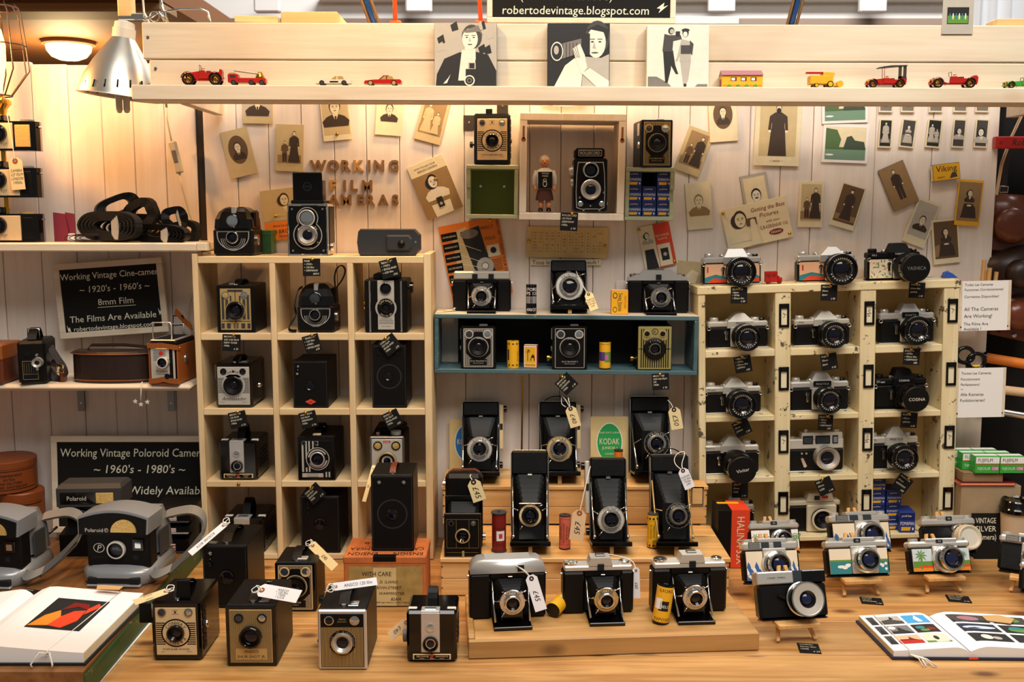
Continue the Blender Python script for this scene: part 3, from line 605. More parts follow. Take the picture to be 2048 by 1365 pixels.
def brownie_de(label,F,D,plate_m='black_matte',line='silver_plate',striped=True,handle=None,big=True,txt=('SIX-20 "BROWNIE" D','MADE IN LONDON'),knob=None,rz=0,band=True):
 t=boxcam(label,F,D,'black_leather',rz,.003,handle,knob);W,H=t.W,t.H
 t.p('front_frame').box(-W/2,W/2,-.004,0,0,H,'black_gloss',.003)
 m=plate(t,.07,.93,.04,.96,plate_m,y=-.004);y=m.y
 if striped:
  stripes_v(m,-W*.41,W*.41,H*.05,H*.95,26,line,y,.2)
  m.poly([(-W*.2,H*.05+.12*H),(W*.2,H*.17),(W*.2,H*.25),(W*.36,H*.38),(W*.36,H*.68),(W*.1,H*.88),(-W*.1,H*.88),(-W*.36,H*.68),(-W*.36,H*.38),(-W*.2,H*.25)],plate_m,y-.0001)
 for x0,x1,z0,z1 in((-.42,.42,.045,.055),(-.42,.42,.945,.955),(-.42,-.405,.045,.955),(.405,.42,.045,.955)):m.rect(W*x0,W*x1,H*z0,H*z1,line,y-.00015)
 m.rect(-W*.24,W*.24,H*.09,H*.235,plate_m,y-.0002);m.text(txt[0],0,H*.19,H*.032,line,y-.0004,wmax=W*.46);m.text(txt[1],0,H*.14,H*.02,line,y-.0004,wmax=W*.34)
 for u in(.24,.76):vf(t,u,.82,W*.125,line,'mirror_glass' if u>.5 else 'window_glass',y-.0001)
 cz=H*.52;m.ring(0,cz,W*.27,W*.29,line,y-.0003,36);t.lens(0,cz,y-.0002,W*.265,.006,'black_gloss','black_gloss','black_matte',.42,dep=.2)
 q=t.p('top_fitting');q.box(W*.02,W*.26,D*.1,D*.28,H-.0005,H+.004,'silver',.001)
 if big:
  q=t.p('side_lever');q.lathe((-W/2,.02,H*.48),(-1,0,0),[(.008,0),(.007,.002),(.002,.003),(0,.003)],'chrome',16);q=t.p('side_finder');q.box(-W/2-.0015,-W/2+.0005,.012,.03,H*.68,H*.94,'silver',.0005)
 return t
def target(label,F,D):
 t=boxcam(label,F,D,'black_leather',0,.002,(.010,.007,'black_leather','y'));W,H=t.W,t.H
 m=plate(t,.10,.90,.06,.93,'gold_plate');y=m.y;d='dark_grey'
 for a,b,c,e in((.14,.20,.28,.80),(.80,.86,.28,.80),(.24,.31,.28,.70),(.69,.76,.28,.70),(.49,.51,.08,.88),(.3,.7,.86,.91),(.12,.88,.235,.25),(.12,.2,.09,.2),(.26,.36,.09,.2),(.44,.47,.09,.2),(.53,.56,.09,.2),(.64,.74,.09,.2),(.8,.88,.09,.2),(.36,.4,.3,.78),(.6,.64,.3,.78)):m.rect(t.X(a),t.X(b),H*c,H*e,d,y)
 vf(t,.25,.80,W*.095,'chrome','amber_glass',y);vf(t,.74,.80,W*.095,'chrome','mirror_glass',y)
 m.ring(0,H*.48,W*.24,W*.26,'gold_plate',y-.0004);t.lens(0,H*.47,y,W*.235,.008,'black_gloss','black_gloss','black_matte',.5)
 t.p('shoe').box(t.X(.32),t.X(.46),D*.06,D*.16,H-.0004,H+.005,'chrome',.001);t.p('latch').lathe((-W/2,.02,H*.25),(-1,0,0),[(.006,0),(.005,.003),(0,.003)],'chrome',12);return t
def fulvue(label,F,D,strap=False,glass='mirror_glass'):
 t=T('reflex_box_camera',label,'camera',F);W,H=t.W,t.H
 b=t.p('body');b.box(-W/2,W/2,0,D,0,H*.56,'black_leather',.005)
 hd=t.p('hood');rings=[]
 for f,w_,y0 in((.555,.48,.001),(.75,.46,.004),(.90,.38,.012),(.97,.28,.022),(1.,.2,.03)):
  z=H*f;x=W*w_;y1=D*(.92 if f<.8 else.8);c=x*.25
  rings.append([(-x,y0+c*.6,z),(-x+c,y0,z),(x-c,y0,z),(x,y0+c*.6,z),(x,y1,z),(-x,y1,z)])
 hd.loft(rings,'black_gloss',smooth=False)
 t.p('hood_trim').box(-W*.055,W*.055,.010,.034,H*.86,H*1.005,'silver',.001)
 q=t.p('viewing_lens');r=W*.17;q.lathe((-W*.02,.007,H*.715),(0,-1,0),[(r,0),(r,.007),(r*.86,.008),(r*.84,.006)],'black_gloss',28);q.lathe((-W*.02,.007,H*.715),(0,-1,0),[(r*.84,.006),(r*.5,.0075),(0,.008)],glass,28,soft=True)
 m=t.p('shutter_plate');r=W*.40;m.poly([(-r,H*.50),(r,H*.50)]+[(r*math.cos(R(a)),H*.42+r*.92*math.sin(R(a)))for a in range(0,-181,-12)],'silver',-.0006);r*=.94;m.poly([(-r,H*.49),(r,H*.49)]+[(r*math.cos(R(a)),H*.42+r*.92*math.sin(R(a)))for a in range(0,-181,-12)],'black_matte',-.0009)
 cz=H*.355
 for k,rr in enumerate((.30,.255,.21)):m.ring(0,cz,W*rr*.95,W*rr,'silver',-.0012,32,180,360)
 m.text('FUL-VUE',0,H*.135,H*.026,'silver',-.0012,wmax=W*.3)
 t.lens(0,cz+W*.03,-.0009,W*.155,.010,'chrome','chrome','black_matte',.6)
 for s_ in(-1,1):q=t.p('winding_knob' if s_>0 else 'rivet');q.lathe((s_*W/2,D*.35,H*.32),(s_,0,0),[(.012 if s_>0 else.005,0),(.012 if s_>0 else.005,.004),(0,.004)],'chrome',18)
 q=t.p('strap_lug');q.box(W*.4,W*.5,D*.3,D*.7,H*.56,H*.93,'black_leather',.004)
 if strap:
  q=t.p('strap');q.ribbon(cr([(W*a,D*.5,H*b)for a,b in((.46,.93),(.45,1.12),(.5,1.28),(.60,1.36),(.70,1.34),(.74,1.24),(.66,1.08),(.49,.90))]),(0,.006,0),.0022,'black_leather')
  pts=[(-W*.42,D*.4,H*.92),(-W*.52,D*.3,H*.85),(-W*.6,D*.2,H*.55),(-W*.55,D*.1,H*.35),(-W*.72,D*.05,H*.14),(-W*.7,0,H*.05),(-W*.52,-.003,H*.04)]
  q=t.p('strap_end');q.ribbon(cr(pts),(0,.004,.002),.002,'black_leather')
 return t
def coronet12(label,F,D):
 t=boxcam(label,F,D,'black_leather',0,.003,None,None);W,H=t.W,t.H
 for u in(.13,.86):t.p('chrome_strip').box(t.X(u)-W*.02,t.X(u)+W*.02,-.002,.001,0.002,H-.002,'chrome',.0008)
 m=plate(t,.31,.70,.06,.99,'silver_plate',.0016);y=m.y;r=W*.25;cz=H*.47;cx=t.X(.505)
 m.ell(cx,cz,r,r,'silver',y-.0001,36);m.ell(cx,cz,r*.82,r*.9,'black_matte',y-.0003,36)
 m.arctext('Coronet',cx,cz,r*.73,W*.062,'cream_plate',y-.0005,150,30);m.arctext('TWELVE-20',cx,cz,r*.73,W*.045,'cream_plate',y-.0005,225,315,True)
 m.text('COLOR FILTER MODEL',cx,H*.26,H*.016,'ink',y,wmax=W*.32)
 for k in range(3):m.rect(cx-W*.17,cx+W*.17,H*(.17+.03*k),H*(.17+.03*k)+.0008,'dark_grey',y)
 m.text('MADE IN ENGLAND',cx,H*.12,H*.014,'ink',y,wmax=W*.25)
 t.lens(cx,cz,y,W*.12,.006,'black_gloss','black_gloss','black_matte',.6);t.lens(cx,H*.84,y,W*.13,.004,'black_gloss','black_gloss','black_matte',.72,name='viewing_lens')
 q=t.p('winding_knob');q.lathe((W/2,D*.3,H*.84),(1,0,0),[(.004,0),(.004,.004),(.012,.004),(.012,.011),(0,.011)],'black_gloss',20)
 q=t.p('hood');q.box(-W*.3,W*.28,D*.1,D*.9,H,H+.012,'black_matte',.002)
 for v in(.45,.55):t.p('button').lathe((-W/2,.015,H*v),(-1,0,0),[(.003,0),(.003,.003),(0,.003)],'brass',10)
 return t
def ambassador(label,F,D):
 t=boxcam(label,F,D,'black_gloss',0,.005,(.010,.006,'black_leather','y'));W,H=t.W,t.H
 m=plate(t,.07,.93,.07,.92,'silver_plate',bev=.001);y=m.y;cz=H*.51
 stripes_h(m,-W*.42,W*.42,H*.33,H*.68,13,'dark_grey',y);m.ell(0,cz,W*.31,W*.31,'silver_plate',y-.0001,36);m.rect(-W*.2,W*.2,H*.685,H*.75,'silver_plate',y-.0001)
 m.arctext('CORONET',0,cz,W*.37,W*.055,'ink',y-.0004,125,55);m.text('Ambassador',0,H*.21,H*.075,'ink',y,wmax=W*.7,slant=.35);m.text('MADE IN',-W*.3,H*.13,H*.016,'ink',y);m.text('ENGLAND',W*.28,H*.13,H*.016,'ink',y)
 for u in(.24,.76):vf(t,u,.82,W*.085,'black_gloss','lens_glass',y)
 m.ell(0,H*.82,W*.035,W*.035,'ink',y-.0001);t.lens(0,cz,y,W*.26,.007,'black_gloss','black_gloss','black_matte',.4,dep=.2);finder_top(t,.75)
 t.p('side_finder').box(-W/2-.003,-W/2+.0005,.012,.035,H*.62,H*.95,'chrome',.0008);t.p('winder').lathe((W/2,D*.5,H*.42),(1,0,0),[(.007,0),(.006,.004),(.002,.008),(0,.008)],'chrome',14);return t
def plainbox(label,F,D,holes=(),lens=(.5,.45,.14),logo=None,handle=None,frame=True,knob=None,rz=0,emboss=False):
 t=boxcam(label,F,D,'black_leather',rz,.0015,handle,knob);W,H=t.W,t.H
 m=plate(t,.02,.98,.015,.985,'black_matte',.0016);y=m.y
 if frame:
  for x0,x1,z0,z1 in((-.47,.47,.97,.975),(-.47,-.462,.03,.97),(.462,.47,.03,.97),(-.47,.47,.03,.035)):m.rect(W*x0,W*x1,H*z0,H*z1,'dark_grey',y)
 if emboss:
  for rr in(.34,.36):m.ring(0,H*lens[1],W*rr*.97,W*rr,'dark_grey',y-.0001)
 for(u,v,r,mt)in holes:
  vf(t,u,v,r,'black_gloss',mt,y)
 r=W*lens[2];q=t.p('lens');q.lathe((t.X(lens[0]),y,H*lens[1]),(0,-1,0),[(r*1.12,0),(r*1.12,.0012),(r,.0014),(r*.8,.0002),(r*.78,.0001)],'black_gloss',24);q.lathe((t.X(lens[0]),y,H*lens[1]),(0,-1,0),[(r*.78,.0001),(r*.4,.0007),(0,.0009)],'lens_glass',24,soft=True)
 if logo:
  z=H*.135;m.poly([(-W*.16,z),(0,z-H*.06),(W*.16,z),(0,z+H*.06)],'orange_red',y-.0003);m.text('Agfa',0,z,H*.03,'ink',y-.0006,wmax=W*.2)
 return t
def decobox(label,F,D):
 t=boxcam(label,F,D,'black_leather',0,.003,(.016,.007,'black_leather','y'));W,H=t.W,t.H
 t.p('front_frame').box(-W/2,W/2,-.004,0,0,H,'black_gloss',.004);m=plate(t,.10,.90,.06,.91,'black_matte',y=-.004);y=m.y;s='silver_plate'
 for a,b,c,e in((.12,.17,.2,.88),(.22,.26,.5,.9),(.30,.34,.2,.9),(.40,.44,.7,.9),(.48,.56,.8,.9),(.12,.68,.08,.17),(.74,.78,.08,.2),(.82,.86,.08,.2),(.22,.26,.2,.3)):m.rect(t.X(a),t.X(b),H*c,H*e,s,y)
 m.text('Coronet',t.X(.4),H*.105,H*.05,'ink',y-.0002,wmax=W*.45);m.text('MADE IN ENGLAND',t.X(.4),H*.15,H*.018,'ink',y-.0002,wmax=W*.45)
 cz=H*.50;cx=t.X(.54);m.ell(cx,cz,W*.31,W*.31,s,y-.0002,36);m.ell(cx,cz,W*.29,W*.29,'black_matte',y-.0003,36);m.ring(cx,cz,W*.22,W*.26,s,y-.0005,30,30,170);m.ring(cx,cz,W*.22,W*.26,s,y-.0005,30,210,350)
 t.lens(cx,cz,y-.0003,W*.2,.005,'black_gloss','silver','black_matte',.6)
 for u in(.18,.5):vf(t,u,.86,W*.055,'steel','lens_glass',y)
 t.p('shoe').box(-.009,.009,D*.04,D*.12,H,H+.004,'cream_plate',.001);t.p('latch').lathe((-W/2,.02,H*.3),(-1,0,0),[(.006,0),(.005,.003),(0,.003)],'chrome',12);return t
def flash3(label,F,D):
 t=boxcam(label,F,D,'black_leather',0,.004,None);W,H=t.W,t.H
 t.p('front_frame').box(-W/2,W/2,-.005,0,0,H,'steel',.003);m=plate(t,.06,.94,.05,.94,'silver_plate',y=-.005);y=m.y
 for u in(.24,.76):vf(t,u,.80,W*.13,'black_gloss','amber_glass',y)
 m.rect(-W*.1,W*.1,H*.86,H*.91,'red',y);m.text('Kodak',0,H*.885,H*.03,'white_paper',y-.0003,wmax=W*.16)
 t.lens(0,H*.45,y,W*.28,.006,'black_gloss','gold_plate','black_matte',.5);t.p('top_button').lathe((-W*.28,D*.15,H),(0,0,1),[(.005,0),(.005,.006),(0,.007)],'chrome',14);t.p('film_knob').lathe((W*.22,D*.2,H),(0,0,1),[(.012,0),(.012,.008),(0,.008)],'silver',20);t.p('top_cover').box(-W*.42,W*.45,D*.3,D*.98,H,H+.012,'black_leather',.004);return t
 # ------------------------------------------------------------------ folding cameras
def ringrect(w_,h_,x,y,z,c=.18):
 a,b=w_/2,h_/2;q=min(a,b)*c
 return[(x-a,y,z-b+q),(x-a+q,y,z-b),(x+a-q,y,z-b),(x+a,y,z-b+q),(x+a,y,z+b-q),(x+a-q,y,z+b),(x-a+q,y,z+b),(x-a,y,z+b-q)]
def bellows(m,w0,h0,y0,z0,w1,h1,y1,z1,n,mat='black_bellows'):
 rings=[]
 for i in range(2*n+1):
  f=i/(2*n);k=1 if i%2==0 else.80
  rings.append(ringrect((w0+(w1-w0)*f)*k,(h0+(h1-h0)*f)*k,0,y0+(y1-y0)*f,z0+(z1-z0)*f))
 m.loft(rings,mat)
def shutter(t,x,z,y,r,face='silver',ring_='chrome',txt=None,glass='lens_glass',depth=.016,tcol='ink',lensf=.5):
 s_=t.p('shutter');s_.lathe((x,y,z),(0,-1,0),[(r,0),(r,.006,'black_matte'),(r*.97,.0075,ring_),(r*.93,.0075,ring_),(r*.92,.007,face),(r*.74,.007,face),(r*.72,.010,ring_),(r*.64,.010,ring_)],'black_matte',36)
 if txt:s_.arctext(txt,x,z,r*.79,r*.17,tcol,y-.0074,135,45)
 for a in range(0,360,24):s_.M=Matrix.Identity(4);c,q=math.cos(R(a)),math.sin(R(a));s_.rect(x+c*r*.87-.0004,x+c*r*.87+.0004,z+q*r*.87-.0004,z+q*r*.87+.0004,tcol,y-.0074)
 s_.tube([(x+r*.7,y-.006,z+r*.75),(x+r*1.05,y-.007,z+r*.9)],.0012,'chrome');s_.tube([(x-r*.6,y-.006,z-r*.8),(x-r*.85,y-.007,z-r*1.15)],.0012,'chrome')
 L=t.p('lens');k=r*.66;L.lathe((x,y,z),(0,-1,0),[(k,.006),(k,depth,ring_),(k*.93,depth+.001,ring_),(k*.78,depth+.001,ring_),(k*.55,depth-.003,'black_gloss'),(k*.53,depth-.0035,'black_gloss')],ring_,32)
 g=t.p('glass',L);g.lathe((x,y,z),(0,-1,0),[(k*.54,depth-.0035),(k*.3,depth-.0022),(0,depth-.0018)],glass,24,soft=True);return s_
mk('black_bellows','#0a0909',.42,spec=.2)
LEAN=13.
def foldv(label,F,bed=.094,body='black_leather',trim='chrome',face='silver',txt=None,side=None,lensz=.36,r=.30,foot=True,Db=.034,rz=0,ribs=8,strut='chrome',ring_='chrome',topfold=False,tcol='ink',cap=.2,toff=0.):
 t=T('folding_camera',label,'camera',F,rx=-LEAN,rz=rz);W,H=t.W,t.H;b=t.p('body');th=.006;r*=1.08;zb=H*.075
 b.box(-W/2,W/2,.006,Db,0,H,body,.005);b.box(-W/2,W/2,-.004,.006,H*(1-cap),H,body,.004);b.box(-W/2,-W/2+th,-.002,.006,H*.03,H*(1-cap),body,.001);b.box(W/2-th,W/2,-.002,.006,H*.03,H*(1-cap),body,.001);b.box(-W/2,W/2,-.002,.006,0,H*.06,body,.001)
 b.rect(-W/2+th,W/2-th,H*.06,H*(1-cap),'black_deep',.0055)
 q=t.p('trim')
 for s_ in(-1,1):q.box(s_*(W/2-.0005),s_*(W/2+.0012),-.001,.003,H*.02,H*.97,trim)
 q.box(-W/2+.004,W/2-.004,.002,.014,H-.0005,H+.0015,trim,.0005)
 zb=H*.075;B=t.p('bed');B.M=Matrix.Translation((0,-.001,zb))@Matrix.Rotation(R(3),4,'X')
 B.box(-W*.53,W*.53,-bed,0,-.006,-.001,'black_gloss',.001);B.box(-W*.53,W*.53,-bed,-bed+.006,-.006,.0035,'black_gloss',.001)
 for s_ in(-1,1):B.box(s_*W*.13,s_*W*.17,-bed*.9,-.004,-.001,.0005,'chrome')
 ys=-bed*.66;zl=H*lensz
 bw=t.p('bellows');bellows(bw,W*.82,H*(1-cap)*.80,.005,H*.50,W*.48,W*.48,ys+.003,zl+.004,ribs)
 s_=t.p('lens_standard');s_.box(-W*.30,W*.30,ys-.001,ys+.003,zb+.001,zl+W*.32,'black_gloss',.001)
 for k in(-1,1):
  u=t.p('strut');u.tube([(k*W*.47,0,H*.72),(k*W*.455,ys*.45,H*.40),(k*W*.44,-bed*.82,zb+.006)],.0017,strut,6);u.tube([(k*W*.44,-bed*.82,zb+.004),(k*W*.44,-bed*.82,zb+.012)],.003,strut,8);u.tube([(k*W*.455,ys*.45,H*.40),(k*W*.32,ys,zl+.01)],.0013,strut,6)
 shutter(t,toff*W,zl,ys-.001,W*r,face,ring_,txt,tcol=tcol)
 t.p('catch').box(-.005,.005,-.006,-.003,H*(1-cap)-.003,H*(1-cap)+.002,'chrome',.0006)
 if foot:
  q=t.p('stand_foot');a=R(LEAN);p0=Vector((0,-bed*.88,zb-.0075-bed*.88*math.tan(R(3))));h_=-p0.y*math.sin(a)+p0.z*math.cos(a)-.0008;p1=p0-Vector((0,-math.sin(a),math.cos(a)))*h_;q.ribbon([p0,p1],(W*.05,0,0),.003,'gold_plate')
 if side:
  s2,mt=side;q=t.p('rangefinder_housing');x=s2*W/2
  q.box(x,x+s2*.010,.002,Db-.004,H*.35,H*.96,mt,.002);q.box(x+s2*.002,x+s2*.008,.0005,.003,H*.62,H*.70,'black_deep')
  for v in(.9,.14):w_=t.p('winding_knob');w_.lathe((x+s2*(.010 if v>.5 else.0005),Db*.5,H*v),(s2,0,0),[(.008,0),(.008,.007),(.006,.008),(0,.008)],'black_gloss',16)
 if topfold:
  q=t.p('handle');strap_arch(q,(-W*.36,Db*.5,H+.001),(W*.36,Db*.5,H+.001),.012,(0,.005,0),.002,'black_leather')
 return t
def foldh(label,F,top='silver',style=0,bed=.062,face='silver',r=.17,rz=0,Db=.034,txt=None,doorw=.5,off=.0):
 t=T('folding_camera',label,'camera',F,rz=rz);W,H=t.W,t.H;hb=H*.76 if style!=3 else H*.86
 b=t.p('body');dw=W*doorw/2;xo=off*W
 for s_ in(-1,1):
  x0=xo+s_*dw;x1=s_*W/2;b.box(x0,x1,-.003,Db,0,hb,'black_leather',.004)
 b.box(xo-dw,xo+dw,.006,Db,0,hb,'black_leather',.001);b.box(xo-dw,xo+dw,-.002,.006,hb*.90,hb,'black_leather');b.rect(xo-dw,xo+dw,0,hb,'black_deep',.0055)
 tp=t.p('top_plate')
 if style==0:tp.box(-W/2+.002,W/2-.002,-.002,Db-.002,hb+.0003,H*.96,top,.003)
 elif style==1:tp.prism([(-W*.49,hb+.0003),(W*.49,hb+.0003),(W*.485,hb+H*.07),(W*.30,H*.90),(W*.22,H),(-W*.22,H),(-W*.30,H*.90),(-W*.485,hb+H*.07)],-.001,Db-.003,top)
 elif style==2:
  tp.box(-W*.48,W*.48,-.001,Db-.003,hb+.0003,hb+H*.10,top,.002);tp.prism([(-W*.14,hb+H*.1),(W*.20,hb+H*.1),(W*.17,H),(-W*.11,H)],-.002,Db-.006,top)
 elif style==4:tp.loft([[(math.copysign(1,x)*W*.49*a if x else 0,y,z)for x,y in((-1,-.002),(-.6,-.003),(.6,-.003),(1,-.002),(1,Db-.002),(-1,Db-.002))]for a,z in((1.,hb+.0003),(1.,hb+H*.08),(.93,H*.93),(.80,H*.985),(.6,H))],top,smooth=True)
 q=t.p('finder_window');z0=H*.84;x0={0:-.12,1:0,2:.03,4:.17}.get(style,0)*W;q.box(x0-.006,x0+.006,-.0045,0,z0-.006,z0+.006,'black_deep',.0006)
 if style==0:q.box(W*.16-.006,W*.16+.006,-.0045,0,z0-.006,z0+.006,'black_deep',.0006)
 zt=H*.95 if style==0 else hb+H*(.09 if style!=4 else.16)
 if style in(1,2):
  for u,rr in((-.38,.013),(.38,.010)):k=t.p('dial');k.lathe((u*W,Db*.45,zt-.006),(0,0,1),[(rr,0),(rr,.011),(rr*.9,.012),(rr*.3,.012),(rr*.2,.013),(0,.013)],'chrome',24)
  t.p('accessory_shoe').box(-W*.03,W*.10,.008,.022,H,H+.003,'steel',.0006)
 B=t.p('bed');zb=.008;B.M=Matrix.Translation((xo,-.001,zb))@Matrix.Rotation(R(5),4,'X');B.box(-dw*.98,dw*.98,-bed,0,-.005,-.001,'black_gloss',.001);B.box(-dw*.98,dw*.98,-bed,-bed+.005,-.005,.003,'black_gloss',.001)
 ys=-bed*.60;zl=hb*.53
 bw=t.p('bellows');bellows(bw,dw*1.75,hb*.80,.005,hb*.52,dw*1.0,dw*1.0,ys+.003,zl,5)
 for q_ in bw.V[:]:pass
 bw.V=[(x+xo,y,z)for x,y,z in bw.V]
 s_=t.p('lens_standard');s_.box(xo-dw*.55,xo+dw*.55,ys-.001,ys+.002,zb+.001,zl+dw*.5,'black_gloss',.001)
 for k in(-1,1):
  u=t.p('strut');u.tube([(xo+k*dw*.94,0,hb*.86),(xo+k*dw*.92,ys*.5,hb*.45),(xo+k*dw*.88,-bed*.85,zb+.004)],.0019,'chrome',6);u.tube([(xo+k*dw*.92,ys*.5,hb*.45),(xo+k*dw*.6,ys,zl)],.0014,'chrome',6)
 shutter(t,xo,zl,ys-.001,W*r,face,'chrome',txt,depth=.015)
 t.p('catch').box(xo-.004,xo+.004,-.005,-.002,hb*.91,hb*.94,'chrome',.0004)
 for s_ in(-1,1):t.p('strap_lug').lathe((s_*W/2,Db*.4,hb*.9),(s_,0,0),[(.003,0),(.003,.003),(0,.004)],'chrome',10)
 return t
 # ------------------------------------------------------------------ single lens reflex and compact cameras
def skin_art(m,x0,x1,z0,z1,kind,y):
 """generic printed covering"""
 rnd=random.Random(int((x0+3)*9e3)+len(kind));w_,h_=x1-x0,z1-z0
 if kind=='scenic':
  m.rect(x0,x1,z0,z1,'art_peach',y);m.poly([(x0,z0),(x1,z0),(x1,z0+h_*.3),(x0+w_*.5,z0+h_*.45),(x0,z0+h_*.28)],'teal_art',y-.0001);m.poly([(x0+w_*.1,z0),(x1,z0),(x1,z0+h_*.18),(x0+w_*.4,z0+h_*.25)],'orange_red',y-.0002);m.rect(x0+w_*.1,x0+w_*.16,z0+h_*.55,z0+h_*.85,'red',y-.0002)
 elif kind=='floral':
  m.rect(x0,x1,z0,z1,'art_cream',y)
  for i in range(26):
   cx,cz=rnd.uniform(x0+.003,x1-.003),rnd.uniform(z0+.003,z1-.003);a=rnd.uniform(0,180);c,s=math.cos(R(a)),math.sin(R(a));L,q=w_*.09,w_*.03
   m.poly([(cx-c*L,cz-s*L),(cx+s*q,cz-c*q),(cx+c*L,cz+s*L),(cx-s*q,cz+c*q)],('art_green','teal_art','art_orange')[i%3],y-.0001-i*2e-6)
 elif kind=='sea':
  m.rect(x0,x1,z0,z1,'art_cream',y);n=10
  for j,(lv,mt)in enumerate(((.62,'wave_blue'),(.45,'white_paper'),(.38,'wave_blue'),(.2,'art_cream'),(.14,'wave_blue'))):
   top=[(x0+w_*i/n,z0+h_*lv*(.75+.3*math.sin(i*1.3+j*2)))for i in range(n+1)];m.poly([(x0,z0)]+[(x1,z0)]+top[::-1],mt,y-.0001*(j+1))
 elif kind=='shore':
  m.rect(x0,x1,z0,z1,'art_cream',y);m.rect(x0,x1,z0,z0+h_*.5,'teal_art',y-.0001);m.rect(x0,x1,z0+h_*.48,z0+h_*.56,'art_green',y-.0002)
  for i in range(6):m.ell(rnd.uniform(x0+w_*.15,x1-w_*.15),z0+h_*rnd.uniform(.15,.42),w_*.13,h_*.06,'white_paper',y-.0003-i*1e-5,10)
 elif kind=='palm':
  m.rect(x0,x1,z0,z1,'pale_blue',y);m.rect(x0,x1,z0,z0+h_*.45,'art_green',y-.0001);m.rect(x0,x1,z0,z0+h_*.16,'art_orange',y-.0002);m.rect(x0+w_*.3,x1,z0+h_*.16,z0+h_*.26,'orange_red',y-.0002)
  cx,cz=x0+w_*.42,z0+h_*.72;m.rect(cx-w_*.04,cx+w_*.04,z0+h_*.1,cz,'art_green',y-.0003)
  for a in range(0,360,40):c,s=math.cos(R(a)),math.sin(R(a));L=min(w_*.4,h_*.3);m.poly([(cx,cz),(cx+c*L*.5-s*L*.12,cz+s*L*.5+c*L*.12),(cx+c*L,cz+s*L-L*.15),(cx+c*L*.5+s*L*.12,cz+s*L*.5-c*L*.12)],'art_green',y-.0004)
 elif kind=='palms':
  m.rect(x0,x1,z0,z1,'white_paper',y)
  for i in range(3):
   cx,cz=x0+w_*(.2+.3*i),z0+h_*(.7-.15*(i%2));m.rect(cx-w_*.02,cx+w_*.02,z0,cz,'art_green',y-.0001)
   for a in range(0,360,60):c,s=math.cos(R(a)),math.sin(R(a));L=h_*.2;m.poly([(cx,cz),(cx+c*L*.5-s*L*.14,cz+s*L*.5+c*L*.14),(cx+c*L,cz+s*L-L*.2),(cx+c*L*.5+s*L*.14,cz+s*L*.5-c*L*.14)],'art_green',y-.0002)
  m.rect(x0,x1,z0,z0+h_*.12,'art_orange',y-.0003)
